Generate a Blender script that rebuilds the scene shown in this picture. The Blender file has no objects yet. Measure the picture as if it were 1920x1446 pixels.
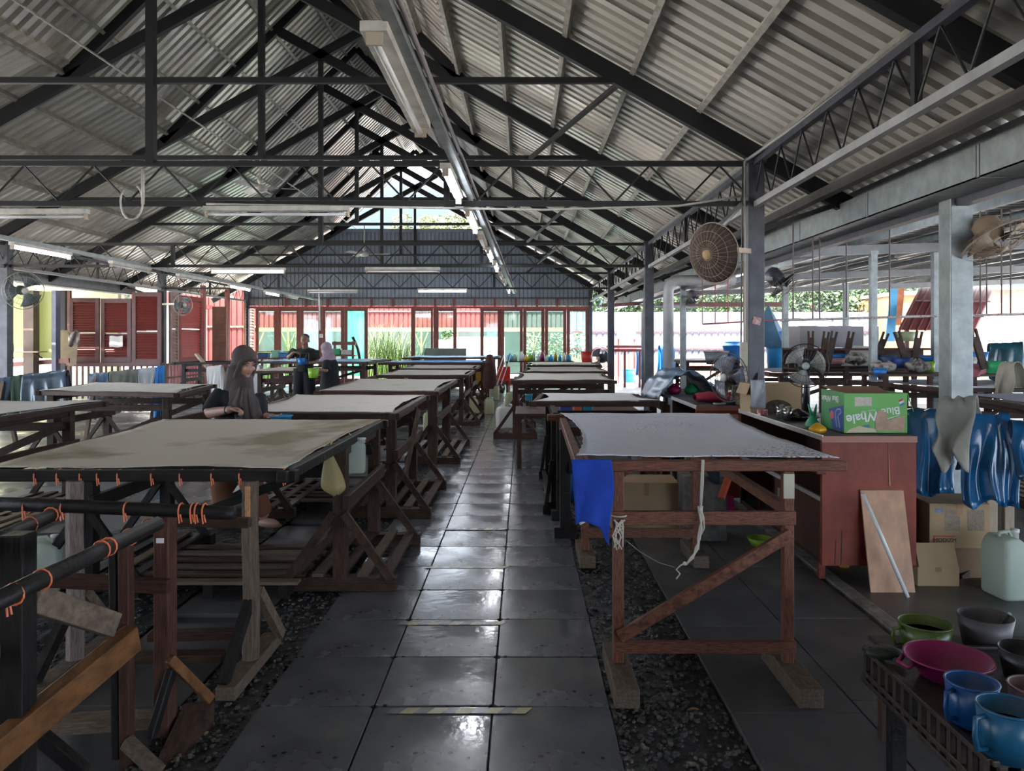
import bpy, bmesh, math, random
from mathutils import Vector, Matrix, Euler, noise
R = random.Random(7)
S = bpy.context.scene
COL = S.collection
# ---------------------------------------------------------------- camera, world, sun, exposure
cam_d = bpy.data.cameras.new('camera'); cam = bpy.data.objects.new('camera', cam_d); COL.objects.link(cam)
S.camera = cam
cam.location = (0, 0, 1.6); cam.rotation_euler = (math.radians(90), 0, 0)
cam_d.sensor_width = 36; cam_d.lens = 27.0
cam_d.shift_x = -21/1920; cam_d.shift_y = -85/1920
cam_d.clip_start = 0.05; cam_d.clip_end = 2000
W = bpy.data.worlds.new('sky'); S.world = W; W.use_nodes = True
wn = W.node_tree.nodes; wl = W.node_tree.links
bg = wn['Background']
tc = wn.new('ShaderNodeTexCoord'); sp = wn.new('ShaderNodeSeparateXYZ'); rp = wn.new('ShaderNodeValToRGB')
wl.new(tc.outputs['Generated'], sp.inputs[0]); wl.new(sp.outputs['Z'], rp.inputs['Fac'])
rp.color_ramp.elements[0].position = 0.0; rp.color_ramp.elements[0].color = (0.24, 0.33, 0.45, 1)
rp.color_ramp.elements[1].position = 0.55; rp.color_ramp.elements[1].color = (0.95, 1.0, 1.05, 1)
wl.new(rp.outputs['Color'], bg.inputs['Color']); bg.inputs['Strength'].default_value = 3.6
sun_d = bpy.data.lights.new('sun', 'SUN'); sun_d.energy = 14.0; sun_d.angle = math.radians(1.0); sun_d.color = (1.0, 0.95, 0.86)
sun = bpy.data.objects.new('sun', sun_d); COL.objects.link(sun)
sun.rotation_euler = Vector((-0.40, -0.55, 1.0)).to_track_quat('Z', 'Y').to_euler()
S.view_settings.view_transform = 'Standard'; S.view_settings.look = 'None'
S.view_settings.exposure = 1.95; S.view_settings.gamma = 1.0; S.view_settings.use_curve_mapping = False
S.cycles.use_denoising = True
S.cycles.max_bounces = 10; S.cycles.diffuse_bounces = 6; S.cycles.glossy_bounces = 4; S.cycles.transparent_max_bounces = 16
S.cycles.sample_clamp_indirect = 6.0; S.cycles.caustics_reflective = False; S.cycles.caustics_refractive = False

F = 1440.0; VX = 981.0; VY = 638.0; HC = 1.6
def at(px, py, Y): return Vector(((px-VX)*Y/F, Y, HC-(py-VY)*Y/F))
def ax(px, Y): return (px-VX)*Y/F
def az(py, Y): return HC-(py-VY)*Y/F
def fl(px, py):
    Y = HC*F/(py-VY); return Vector(((px-VX)*Y/F, Y, 0))

# ---------------------------------------------------------------- materials
MATS = {}
def mat(name, col, rough=0.6, metal=0.0, var=0.15, scale=3.0, bump=0.0, bscale=40.0, coord='Object', col2=None,
        spec=0.5, emit=None, alpha=1.0, rand=0.0, detail=4.0, wet=None, thr=None, sheen=0, trans=0.0, vor=None):
    if name in MATS: return MATS[name]
    m = bpy.data.materials.new(name); m.use_nodes = True
    nt = m.node_tree; n = nt.nodes; l = nt.links; b = n['Principled BSDF']
    b.inputs['Roughness'].default_value = rough; b.inputs['Metallic'].default_value = metal
    b.inputs['Specular IOR Level'].default_value = spec
    b.inputs['Alpha'].default_value = alpha
    if trans: b.inputs['Transmission Weight'].default_value = trans
    c = (*col, 1)
    c2 = (*(col2 if col2 else [x*(1-var*2) for x in col]), 1)
    tcn = n.new('ShaderNodeTexCoord'); ns = n.new('ShaderNodeTexNoise')
    ns.inputs['Scale'].default_value = scale; ns.inputs['Detail'].default_value = detail; ns.inputs['Roughness'].default_value = 0.6
    l.new(tcn.outputs[coord], ns.inputs['Vector'])
    mr = n.new('ShaderNodeMapRange')
    lo, hi = thr if thr else (0.35, 0.65)
    mr.inputs['From Min'].default_value = lo; mr.inputs['From Max'].default_value = hi
    l.new(ns.outputs['Fac'], mr.inputs['Value'])
    mx = n.new('ShaderNodeMixRGB'); mx.inputs['Color1'].default_value = c; mx.inputs['Color2'].default_value = c2
    l.new(mr.outputs['Result'], mx.inputs['Fac'])
    out = mx.outputs['Color']
    if vor:   # small dark specks: (scale, threshold, colour)
        ve = n.new('ShaderNodeTexVoronoi'); ve.inputs['Scale'].default_value = vor[0]
        l.new(tcn.outputs[coord], ve.inputs['Vector'])
        ng = n.new('ShaderNodeTexNoise'); ng.inputs['Scale'].default_value = vor[3]; l.new(tcn.outputs[coord], ng.inputs['Vector'])
        mg = n.new('ShaderNodeMapRange'); mg.inputs['From Min'].default_value = 0.42; mg.inputs['From Max'].default_value = 0.66
        mg.inputs['To Min'].default_value = 0.0; mg.inputs['To Max'].default_value = vor[1]
        l.new(ng.outputs['Fac'], mg.inputs['Value'])
        lt = n.new('ShaderNodeMath'); lt.operation = 'LESS_THAN'; l.new(ve.outputs['Distance'], lt.inputs[0]); l.new(mg.outputs['Result'], lt.inputs[1])
        mv = n.new('ShaderNodeMixRGB'); l.new(lt.outputs[0], mv.inputs['Fac']); l.new(out, mv.inputs['Color1']); mv.inputs['Color2'].default_value = (*vor[2], 1)
        out = mv.outputs['Color']
    if rand:
        oi = n.new('ShaderNodeObjectInfo'); mr2 = n.new('ShaderNodeMapRange')
        mr2.inputs['To Min'].default_value = 1-rand; mr2.inputs['To Max'].default_value = 1+rand*0.6
        l.new(oi.outputs['Random'], mr2.inputs['Value'])
        hs = n.new('ShaderNodeHueSaturation'); l.new(mr2.outputs['Result'], hs.inputs['Value']); l.new(out, hs.inputs['Color'])
        out = hs.outputs['Color']
    l.new(out, b.inputs['Base Color'])
    if wet:
        mw = n.new('ShaderNodeMapRange'); mw.inputs['From Min'].default_value = 0.35; mw.inputs['From Max'].default_value = 0.65
        mw.inputs['To Min'].default_value = wet[0]; mw.inputs['To Max'].default_value = wet[1]
        nw = n.new('ShaderNodeTexNoise'); nw.inputs['Scale'].default_value = wet[2]; nw.inputs['Detail'].default_value = 5
        l.new(tcn.outputs['Object'], nw.inputs['Vector']); l.new(nw.outputs['Fac'], mw.inputs['Value']); l.new(mw.outputs['Result'], b.inputs['Roughness'])
    if bump:
        nb = n.new('ShaderNodeTexNoise'); nb.inputs['Scale'].default_value = bscale; nb.inputs['Detail'].default_value = 3
        l.new(tcn.outputs['Object' if coord == 'Generated' else coord], nb.inputs['Vector'])
        bp = n.new('ShaderNodeBump'); bp.inputs['Strength'].default_value = bump; bp.inputs['Distance'].default_value = 0.01
        l.new(nb.outputs['Fac'], bp.inputs['Height']); l.new(bp.outputs['Normal'], b.inputs['Normal'])
    if emit:
        b.inputs['Emission Color'].default_value = (*emit[0], 1); b.inputs['Emission Strength'].default_value = emit[1]
    MATS[name] = m; return m
def glassmat(name, tint=(0.85, 1.0, 0.95), gl=0.12):
    if name in MATS: return MATS[name]
    m = bpy.data.materials.new(name); m.use_nodes = True
    nt = m.node_tree; n = nt.nodes; l = nt.links; n.remove(n['Principled BSDF'])
    t = n.new('ShaderNodeBsdfTransparent'); t.inputs['Color'].default_value = (*tint, 1)
    g = n.new('ShaderNodeBsdfGlossy'); g.inputs['Roughness'].default_value = 0.05
    x = n.new('ShaderNodeMixShader'); x.inputs['Fac'].default_value = gl
    l.new(t.outputs[0], x.inputs[1]); l.new(g.outputs[0], x.inputs[2]); l.new(x.outputs[0], n['Material Output'].inputs['Surface'])
    MATS[name] = m; return m
def transl(name, col, rough=0.5, tfac=0.4, alpha=1.0):
    if name in MATS: return MATS[name]
    m = bpy.data.materials.new(name); m.use_nodes = True
    nt = m.node_tree; n = nt.nodes; l = nt.links; b = n['Principled BSDF']
    b.inputs['Base Color'].default_value = (*col, 1); b.inputs['Roughness'].default_value = rough; b.inputs['Alpha'].default_value = alpha
    t = n.new('ShaderNodeBsdfTranslucent'); t.inputs['Color'].default_value = (*col, 1)
    x = n.new('ShaderNodeMixShader'); x.inputs['Fac'].default_value = tfac
    l.new(b.outputs[0], x.inputs[1]); l.new(t.outputs[0], x.inputs[2]); l.new(x.outputs[0], n['Material Output'].inputs['Surface'])
    MATS[name] = m; return m

M_STEEL = mat('black steel', (0.006, 0.0065, 0.008), 0.6, 0.0, 0.2, 5, bump=0.05)
M_STEELC = mat('charcoal column steel', (0.085, 0.088, 0.105), 0.45, 0.3, 0.2, 6)
M_GALV = mat('galvanised steel', (0.30, 0.33, 0.33), 0.45, 0.35, 0.15, 7)
M_PURL = mat('purlin galvanised', (0.42, 0.40, 0.35), 0.5, 0.2, 0.2, 9)
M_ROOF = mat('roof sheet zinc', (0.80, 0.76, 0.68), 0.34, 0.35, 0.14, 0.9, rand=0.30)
M_WALLP = mat('blue grey wall sheet', (0.30, 0.35, 0.42), 0.5, 0.2, 0.12, 2, rand=0.10)
M_REDW = mat('red brown painted wood', (0.22, 0.06, 0.045), 0.5, 0, 0.15, 6)
M_REDP = mat('red door paint', (0.32, 0.07, 0.06), 0.5, 0, 0.15, 5)
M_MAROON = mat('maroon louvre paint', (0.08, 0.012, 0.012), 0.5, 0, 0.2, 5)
M_WOODD = mat('dark wet timber', (0.078, 0.043, 0.030), 0.5, 0, 0.3, 6, bump=0.4, bscale=30, coord='Generated', spec=0.22, rand=0.3)
M_WOODR = mat('reddish timber', (0.095, 0.040, 0.028), 0.55, 0, 0.3, 7, bump=0.4, bscale=30, coord='Generated', spec=0.22, rand=0.25)
M_WOODW = mat('weathered grey timber', (0.17, 0.12, 0.085), 0.7, 0, 0.25, 8, bump=0.5, bscale=30, coord='Generated', spec=0.22, rand=0.25)
M_WOODO = mat('orange brown timber', (0.20, 0.085, 0.03), 0.5, 0, 0.25, 6, bump=0.3, bscale=30, coord='Generated', spec=0.22)
M_WOODK = mat('blackened timber', (0.020, 0.017, 0.016), 0.5, 0, 0.3, 6, bump=0.4, bscale=30, coord='Generated', spec=0.22)
M_PALE = mat('pale timber', (0.42, 0.32, 0.22), 0.6, 0, 0.15, 6, coord='Generated')
M_TIE = mat('orange rubber tie', (0.75, 0.17, 0.06), 0.5, 0, 0.1)
M_PLY = mat('plywood', (0.56, 0.30, 0.17), 0.55, 0, 0.14, 4, coord='Generated')
M_CAB = mat('red brown veneer', (0.26, 0.052, 0.030), 0.45, 0, 0.2, 2.6, coord='Generated', spec=0.25)
M_CABD = mat('dark veneer', (0.055, 0.022, 0.016), 0.45, 0, 0.2, 2)
M_ALU = mat('aluminium strip', (0.7, 0.68, 0.68), 0.35, 0.6, 0.1)
M_WHITEP = mat('white plastic', (0.75, 0.75, 0.72), 0.4, 0, 0.06)
M_OFFW = mat('aged white metal', (0.60, 0.58, 0.53), 0.45, 0.1, 0.15, 8)
M_BLKP = mat('black plastic', (0.015, 0.015, 0.017), 0.4)
M_CARD = mat('cardboard', (0.40, 0.27, 0.15), 0.8, 0, 0.08, 3)
M_CARDD = mat('dark cardboard', (0.22, 0.14, 0.08), 0.8, 0, 0.1, 3)
M_TUBE = mat('lit fluorescent tube', (1, 1, 1), 0.4, emit=((0.86, 0.90, 1.0), 22.0))
M_TUBEOFF = mat('unlit fluorescent tube', (0.8, 0.8, 0.8), 0.3)
M_GLASS = glassmat('door glass', (0.80, 0.95, 0.90), 0.10)
M_BLUE = mat('blue plastic', (0.015, 0.19, 0.55), 0.35, 0, 0.1)
M_LBLUE = mat('light blue plastic', (0.06, 0.42, 0.80), 0.35, 0, 0.1)
M_GREENP = mat('green plastic', (0.02, 0.35, 0.12), 0.35, 0, 0.1)
M_LIME = mat('lime plastic', (0.30, 0.55, 0.04), 0.35, 0, 0.1)
M_PINK = mat('magenta plastic', (0.26, 0.008, 0.09), 0.35, 0, 0.1)
M_REDPL = mat('red plastic', (0.60, 0.03, 0.02), 0.35, 0, 0.1)
M_ORPL = mat('orange plastic', (0.60, 0.12, 0.03), 0.4, 0, 0.1)
M_YEL = mat('yellow plastic', (0.75, 0.42, 0.03), 0.4, 0, 0.1)
M_TEAL = mat('teal plastic', (0.02, 0.26, 0.36), 0.4, 0, 0.1)
M_ROPE = mat('off white rope', (0.55, 0.50, 0.42), 0.9, 0, 0.1)
M_JERRY = transl('milky jerrycan plastic', (0.62, 0.58, 0.36), 0.45, 0.35)
M_JERRYG = transl('greenish jerrycan plastic', (0.58, 0.64, 0.55), 0.45, 0.35)
M_TARP = mat('blue tarpaulin', (0.008, 0.13, 0.32), 0.22, 0, 0.25, 3, bump=0.35, bscale=9, spec=0.8)
M_TARPD = mat('dusty blue tarpaulin', (0.11, 0.16, 0.22), 0.25, 0, 0.25, 3, bump=0.3, bscale=9, spec=0.8)
M_TARPL = mat('light blue tarpaulin', (0.03, 0.28, 0.75), 0.55, 0, 0.25, 3, bump=0.25, bscale=9)
M_CLOTHG = mat('grey cloth', (0.40, 0.38, 0.33), 0.9, 0, 0.2, 3)
M_CLOTHW = mat('white cloth', (0.68, 0.66, 0.64), 0.9, 0, 0.06, 3)
M_SKIN = mat('skin', (0.36, 0.19, 0.13), 0.5, 0, 0.06)
M_SKIND = mat('brown skin', (0.20, 0.10, 0.065), 0.5, 0, 0.06)
M_BLACKC = mat('black cotton', (0.012, 0.013, 0.016), 0.9)
M_TERRA = mat('red fence sheet', (0.13, 0.022, 0.02), 0.5, 0.1, 0.15, 3, rand=0.15)
M_LILAC = mat('pale lilac fence sheet', (0.115, 0.115, 0.15), 0.5, 0.1, 0.06, 2, rand=0.08)
M_GRASS = mat('bright grass blade', (0.055, 0.11, 0.012), 0.5, 0, 0.3, 4)
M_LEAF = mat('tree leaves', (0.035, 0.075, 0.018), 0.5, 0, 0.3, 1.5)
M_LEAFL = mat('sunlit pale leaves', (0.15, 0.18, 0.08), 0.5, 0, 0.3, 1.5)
M_BARK = mat('bark', (0.10, 0.07, 0.05), 0.9)

# ---------------------------------------------------------------- mesh helpers
def link(name, me, m=None, parent=None, smooth=False):
    o = bpy.data.objects.new(name, me)
    if m is not None:
        for mm in (m if isinstance(m, (list, tuple)) else [m]): me.materials.append(mm)
    if smooth:
        me.polygons.foreach_set('use_smooth', [True]*len(me.polygons))
    COL.objects.link(o)
    if parent is not None: attach(o, parent)
    return o
def attach(o, parent):
    o.parent = parent
    p = parent; off = Matrix.Identity(4)
    if parent.type == 'EMPTY': off = parent.matrix_basis.inverted()
    o.matrix_parent_inverse = off
class MB:
    def __init__(s): s.v = []; s.f = []
    def add(s, vs, fs):
        k = len(s.v); s.v += [tuple(x) for x in vs]; s.f += [tuple(i+k for i in q) for q in fs]; return s
    def box(s, a, b):
        (x0, y0, z0), (x1, y1, z1) = a, b
        return s.add([(x0,y0,z0),(x1,y0,z0),(x1,y1,z0),(x0,y1,z0),(x0,y0,z1),(x1,y0,z1),(x1,y1,z1),(x0,y1,z1)],
                     [(0,3,2,1),(4,5,6,7),(0,1,5,4),(1,2,6,5),(2,3,7,6),(3,0,4,7)])
    def cbox(s, c, d, rz=0, rot=None):
        m = rot if rot is not None else Matrix.Rotation(rz, 3, 'Z'); c = Vector(c)
        vs = [c + m @ Vector((sx*d[0]/2, sy*d[1]/2, sz*d[2]/2)) for sz in (-1, 1) for sx, sy in ((-1,-1),(1,-1),(1,1),(-1,1))]
        return s.add(vs, [(0,3,2,1),(4,5,6,7),(0,1,5,4),(1,2,6,5),(2,3,7,6),(3,0,4,7)])
    def bar(s, p, q, w, h=None, up=None):
        h = w if h is None else h
        p = Vector(p); q = Vector(q); d = (q-p)
        if d.length < 1e-6: return s
        d.normalize()
        u = Vector(up) if up else (Vector((0,0,1)) if abs(d.z) < 0.9 else Vector((0,1,0)))
        sd = d.cross(u).normalized(); u = sd.cross(d).normalized()
        vs = []
        for c in (p, q):
            for a, b in ((-1,-1),(1,-1),(1,1),(-1,1)): vs.append(c + sd*(a*w/2) + u*(b*h/2))
        return s.add(vs, [(0,1,2,3),(7,6,5,4),(0,4,5,1),(1,5,6,2),(2,6,7,3),(3,7,4,0)])
    def tube(s, pts, r, n=8, cap=True):
        pts = [Vector(p) for p in pts]; rs = r if isinstance(r, (list, tuple)) else [r]*len(pts)
        k = len(s.v); N = len(pts); prev = None
        for i, p in enumerate(pts):
            d = (pts[min(i+1, N-1)] - pts[max(i-1, 0)]).normalized()
            if prev is None:
                u = Vector((0,0,1)) if abs(d.z) < 0.9 else Vector((1,0,0)); u = (u - d*u.dot(d)).normalized()
            else: u = (prev - d*prev.dot(d)).normalized()
            prev = u; w = d.cross(u)
            for j in range(n):
                a = 2*math.pi*j/n; s.v.append(tuple(p + (u*math.cos(a) + w*math.sin(a))*rs[i]))
        for i in range(N-1):
            for j in range(n):
                a = k+i*n+j; b = k+i*n+(j+1) % n; s.f.append((a, b, b+n, a+n))
        if cap: s.f.append(tuple(k+n-1-j for j in range(n))); s.f.append(tuple(k+(N-1)*n+j for j in range(n)))
        return s
    def ring(s, c, axis, R_, r, n=32, m=6):
        axis = Vector(axis).normalized(); u = axis.orthogonal().normalized(); w = axis.cross(u); c = Vector(c)
        k = len(s.v)
        for i in range(n):
            a = 2*math.pi*i/n; d = u*math.cos(a)+w*math.sin(a)
            for j in range(m):
                b = 2*math.pi*j/m; s.v.append(tuple(c + d*(R_+r*math.cos(b)) + axis*(r*math.sin(b))))
        for i in range(n):
            for j in range(m):
                a = k+i*m+j; b = k+i*m+(j+1) % m; a2 = k+((i+1) % n)*m+j; b2 = k+((i+1) % n)*m+(j+1) % m
                s.f.append((a, b, b2, a2))
        return s
    def lathe(s, prof, n=20, c=(0,0,0), axis=(0,0,1), sx=1, sy=1):
        axis = Vector(axis).normalized(); u = Vector((1,0,0)) if abs(axis.z) > 0.99 else axis.orthogonal().normalized(); w = axis.cross(u); c = Vector(c)
        k = len(s.v); N = len(prof)
        for r, z in prof:
            for j in range(n):
                a = 2*math.pi*j/n; s.v.append(tuple(c + u*(r*sx*math.cos(a)) + w*(r*sy*math.sin(a)) + axis*z))
        for i in range(N-1):
            for j in range(n):
                a = k+i*n+j; b = k+i*n+(j+1) % n; s.f.append((a, b, b+n, a+n))
        if prof[0][0] > 1e-4: s.f.append(tuple(k+n-1-j for j in range(n)))
        if prof[-1][0] > 1e-4 : s.f.append(tuple(k+(N-1)*n+j for j in range(n)))
        return s
    def grid(s, fn, nu, nv):
        k = len(s.v)
        for i in range(nu+1):
            for j in range(nv+1): s.v.append(tuple(fn(i/nu, j/nv)))
        for i in range(nu):
            for j in range(nv):
                a = k+i*(nv+1)+j; s.f.append((a, a+nv+1, a+nv+2, a+1))
        return s
    def ell(s, c, r, nu=12, nv=8, rot=None):
        c = Vector(c); k = len(s.v); m = rot if rot is not None else Matrix.Identity(3)
        s.v.append(tuple(c + m @ Vector((0,0,-r[2]))))
        for i in range(1, nv):
            t = math.pi*i/nv
            for j in range(nu):
                a = 2*math.pi*j/nu
                s.v.append(tuple(c + m @ Vector((r[0]*math.sin(t)*math.cos(a), r[1]*math.sin(t)*math.sin(a), -r[2]*math.cos(t)))))
        s.v.append(tuple(c + m @ Vector((0,0,r[2])))); top = len(s.v)-1
        for j in range(nu):
            s.f.append((k, k+1+(j+1) % nu, k+1+j)); b = k+1+(nv-2)*nu
            s.f.append((top, b+j, b+(j+1) % nu))
        for i in range(nv-2):
            for j in range(nu):
                a = k+1+i*nu+j; b = k+1+i*nu+(j+1) % nu; s.f.append((a, b, b+nu, a+nu))
        return s
    def mesh(s, name='m'):
        me = bpy.data.meshes.new(name); me.from_pydata(s.v, [], s.f); me.update(); return me
    def o(s, name, m=None, parent=None, smooth=False, bev=0.0, thick=0.0):
        ob = link(name, s.mesh(name), m, parent, smooth)
        if thick:
            md = ob.modifiers.new('t', 'SOLIDIFY'); md.thickness = thick
        if bev:
            md = ob.modifiers.new('b', 'BEVEL'); md.width = bev; md.segments = 2; md.limit_method = 'ANGLE'
        return ob
def tag(o, label=None, cat=None, group=None, kind=None):
    if label: o['label'] = label
    if cat: o['category'] = cat
    if group: o['group'] = group
    if kind: o['kind'] = kind
    return o
def thing(name, loc, label=None, cat=None, group=None, kind=None, rz=0):
    e = bpy.data.objects.new(name, None); COL.objects.link(e); e.location = loc; e.rotation_euler = (0, 0, rz)
    e.empty_display_size = 0.1
    e.matrix_basis = Matrix.Translation(Vector(loc)) @ Matrix.Rotation(rz, 4, 'Z')
    return tag(e, label, cat, group, kind)
def kids(o): return [c for c in bpy.data.objects if c.parent == o]
def copy_tree(o, loc=None, rz=None, label=None, parent=None, _ks=None):
    c = o.copy(); COL.objects.link(c)
    if parent is not None: c.parent = parent
    ks = [x for x in COL.objects if x.parent == o]
    for ch in ks: copy_tree(ch, parent=c)
    if loc is not None:
        c.location = loc
        if rz is not None: c.rotation_euler = (0, 0, rz)
    if label: c['label'] = label
    return c
def bars(name, m, parent, p, q, w, h=None, up=None, bev=0.004):
    return MB().bar(p, q, w, h, up).o(name, m, parent, bev=bev)
def V(*a): return Vector(a)
# ================================================================ SETTING
XC = -3.9; YT = [1.3, 4.65, 8.05, 11.45, 14.8, 18.0, 21.2, 24.5, 27.7]
XR = 2.42; XL = -9.97; Y0 = -7.0; Y1 = 29.3
def zr(dx):
    dx = abs(dx); return 7.1-0.56*dx if dx > 2.95 else 8.4-(8.4-5.448)*dx/2.95
M_CONC = mat('damp dark concrete', (0.060, 0.062, 0.068), 0.4, 0, 0.2, 2.5, bump=0.15, bscale=25, wet=(0.22, 0.6, 1.5), vor=(22, 0.16, (0.02, 0.02, 0.022), 2.0))
M_TILE = mat('wet grey floor tile', (0.14, 0.142, 0.155), 0.25, 0, 0.22, 2.2, bump=0.12, bscale=18, wet=(0.08, 0.30, 1.3), rand=0.12, vor=(17, 0.22, (0.018, 0.018, 0.02), 1.1))
M_SLAB = mat('dark floor slab', (0.085, 0.083, 0.085), 0.5, 0, 0.2, 2.5, bump=0.15, bscale=20, wet=(0.35, 0.7, 1.5), rand=0.12, vor=(30, 0.14, (0.16, 0.15, 0.14), 3.0))
M_GRAV = mat('black gravel', (0.018, 0.019, 0.021), 0.55, 0, 0.3, 30, bump=0.9, bscale=90)
M_PEB = mat('mixed pebbles', (0.04, 0.04, 0.04), 0.5, 0, 0.3, 12, col2=(0.14, 0.12, 0.09), thr=(0.5, 0.62))
M_GROUND = mat('sunlit pale ground', (0.52, 0.49, 0.47), 0.9, 0, 0.08, 0.4)
ground = tag(MB().box((-60, -30, -0.30), (60, 90, -0.09)).o('ground', M_GROUND), kind='structure')
flo = tag(MB().box((-13.5, Y0, -0.09), (15.5, 28.2, -0.045)).o('floor', M_CONC), kind='structure')
# aisle tiles: corners cut so that a round dark gap shows where four tiles meet
TXS = [-1.155, -0.652, -0.133, 0.38]
def tile_mesh(w, d, ch=0.016, t=0.045, g=0.003):
    x, y = w/2-g, d/2-g
    P = [(-x+ch,-y),(x-ch,-y),(x,-y+ch),(x,y-ch),(x-ch,y),(-x+ch,y),(-x,y-ch),(-x,-y+ch)]
    mb = MB(); b = 0.003
    lo = [(a,c,-t) for a,c in P]; mi = [(a,c,-b) for a,c in P]; hi = [(a*(1-b/x),c*(1-b/y),0) for a,c in P]
    fs = [tuple(range(16,24))] + [(i,(i+1)%8,8+(i+1)%8,8+i) for i in range(8)] + [(8+i,8+(i+1)%8,16+(i+1)%8,16+i) for i in range(8)]
    return mb.add(lo+mi+hi, fs).mesh('tile')
tm = [tile_mesh(TXS[i+1]-TXS[i], 0.52) for i in range(3)]
for m_ in tm: m_.materials.append(M_TILE)
yy = 3.359-0.52*4
while yy < 27.6:
    for i in range(3):
        o = bpy.data.objects.new('tile', tm[i]); COL.objects.link(o); attach(o, flo)
        o.location = ((TXS[i]+TXS[i+1])/2, yy+0.26, R.uniform(-0.0025, 0.0015))
    yy += 0.52
sm = [tile_mesh(0.57, 1.0, 0.004), tile_mesh(0.54, 1.0, 0.004)]
for m_ in sm: m_.materials.append(M_SLAB)
for c, x in ((0, 1.175), (1, 1.73)):
    for k in range(14):
        o = bpy.data.objects.new('floor_slab', sm[c]); COL.objects.link(o); attach(o, flo); o.location = (x, 1.8+k*1.0+c*0.12, R.uniform(-0.004, 0.0))
for k in range(12):
    o = bpy.data.objects.new('floor_slab', sm[0]); COL.objects.link(o); attach(o, flo); o.location = (-1.80, 3.9+k*1.15, -0.02)
tag(MB().box((2.03, Y0, -0.045), (2.12, 20, 0.012)).o('trim_1', mat('pale mortar kerb', (0.25, 0.22, 0.19), 0.8, 0, 0.3, 9), bev=0.01), kind='structure')
M_CONC2 = mat('grey concrete', (0.10, 0.095, 0.09), 0.55, 0, 0.2, 2.0, bump=0.1, bscale=20, wet=(0.3, 0.6, 1.2))
tag(MB().box((2.12, Y0, -0.045), (15.5, 28.2, 0.0)).o('trim_2', M_CONC2), kind='structure')
tag(MB().box((-5.4, 6.4, -0.045), (-3.05, 24, -0.005)).o('trim_3', mat('smooth aisle concrete', (0.16, 0.165, 0.175), 0.4, 0, 0.15, 2.0, wet=(0.15, 0.5, 1.2))), kind='structure')
def gravel(x0, x1, y0, y1, n, seed):
    r = random.Random(seed); mb = MB()
    nx = max(4, int((x1-x0)/0.06)); ny = int((y1-y0)/0.06)
    mb.grid(lambda u, v: (x0+(x1-x0)*u, y0+(y1-y0)*v, -0.03+0.018*r.random()), nx, ny)
    g = tag(mb.o('gravel', M_GRAV), 'black crushed gravel strip beside the tiled aisle, %s side' % ('right' if x0 > 0 else 'left'), 'gravel', kind='stuff')
    pb = MB()
    for i in range(n):
        c = V(r.uniform(x0, x1), y0+(y1-y0)*r.random()**1.6, -0.015); s = r.uniform(0.004, 0.012)
        pb.ell(c, (s*r.uniform(.7,1.6), s*r.uniform(.7,1.6), s*.8), 5, 3, Matrix.Rotation(r.random()*3, 3, 'Z'))
    p = pb.o('pebbles', M_PEB, g); p['kind'] = 'stuff'
gravel(0.385, 0.885, 1.2, 12, 5200, 3)
gravel(-1.5, -1.16, 1.2, 12, 3000, 4)
gravel(-3.0, -2.1, 2.2, 9, 2500, 5)
# --- striped tape on the aisle
def tape(x0, x1, y, stripes=True):
    w = 0.05; n = int((x1-x0)/0.055)
    t = thing('floor_tape', ((x0+x1)/2, y, 0.002))
    for k in range(n):
        a = x0+(x1-x0)*k/n; b = x0+(x1-x0)*(k+1)/n; s = 0.03
        MB().add([(a,y,0.0035),(b,y,0.0035),(b+s,y+w,0.0035),(a+s,y+w,0.0035),(a,y,0.0015),(b,y,0.0015),(b+s,y+w,0.0015),(a+s,y+w,0.0015)],
                 [(0,1,2,3),(7,6,5,4),(0,4,5,1),(3,2,6,7),(0,3,7,4),(1,5,6,2)]).o('stripe', mat('worn yellow tape', (0.42, 0.36, 0.16), 0.3) if k % 2 else mat('worn grey tape', (0.16, 0.16, 0.17), 0.25), t)
    return t
TP = [(722, 985, 1338, 'nearest, with clear yellow stripes'), (742, 940, 1172, 'second from the camera'), (795, 945, 1066, 'third from the camera, shining'), (812, 946, 994, 'fourth from the camera, shining')]
for a, b, y, s in TP:
    Y = 2304/(y-VY); t = tape(ax(a, Y), ax(b, Y), Y-0.005); tag(t, 'worn yellow and grey hazard tape strip across the aisle, ' + s, 'floor tape', 'hazard tapes across the aisle')

# ---------------------------------------------------------------- roof
ceil = thing('ceiling', (XC, 10, 8.0), kind='structure')
def rib_profile(nr, pitch, h):
    P = []
    for k in range(nr):
        b = k*pitch
        P += [(b, 0), (b+pitch*0.52, 0), (b+pitch*0.60, h), (b+pitch*0.92, h)]
    P.append((nr*pitch+.03, 0)); return P
def sheet_mesh(p_hi, p_lo, nr=5, pitch=0.20, h=0.07):
    n = V(0,1,0).cross(Vector(p_hi)-Vector(p_lo)); n = n.normalized() * (1 if n.z > 0 else -1)
    if n.z < 0: n = -n
    mb = MB(); P = rib_profile(nr, pitch, h)
    for y, k in P:
        for e in (p_hi, p_lo): mb.v.append(tuple(Vector(e)+n*k+V(0, y, 0)))
    for i in range(len(P)-1): mb.f.append((2*i, 2*i+1, 2*i+3, 2*i+2))
    return mb.mesh('roof_sheet')
RO = 0.20
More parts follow.
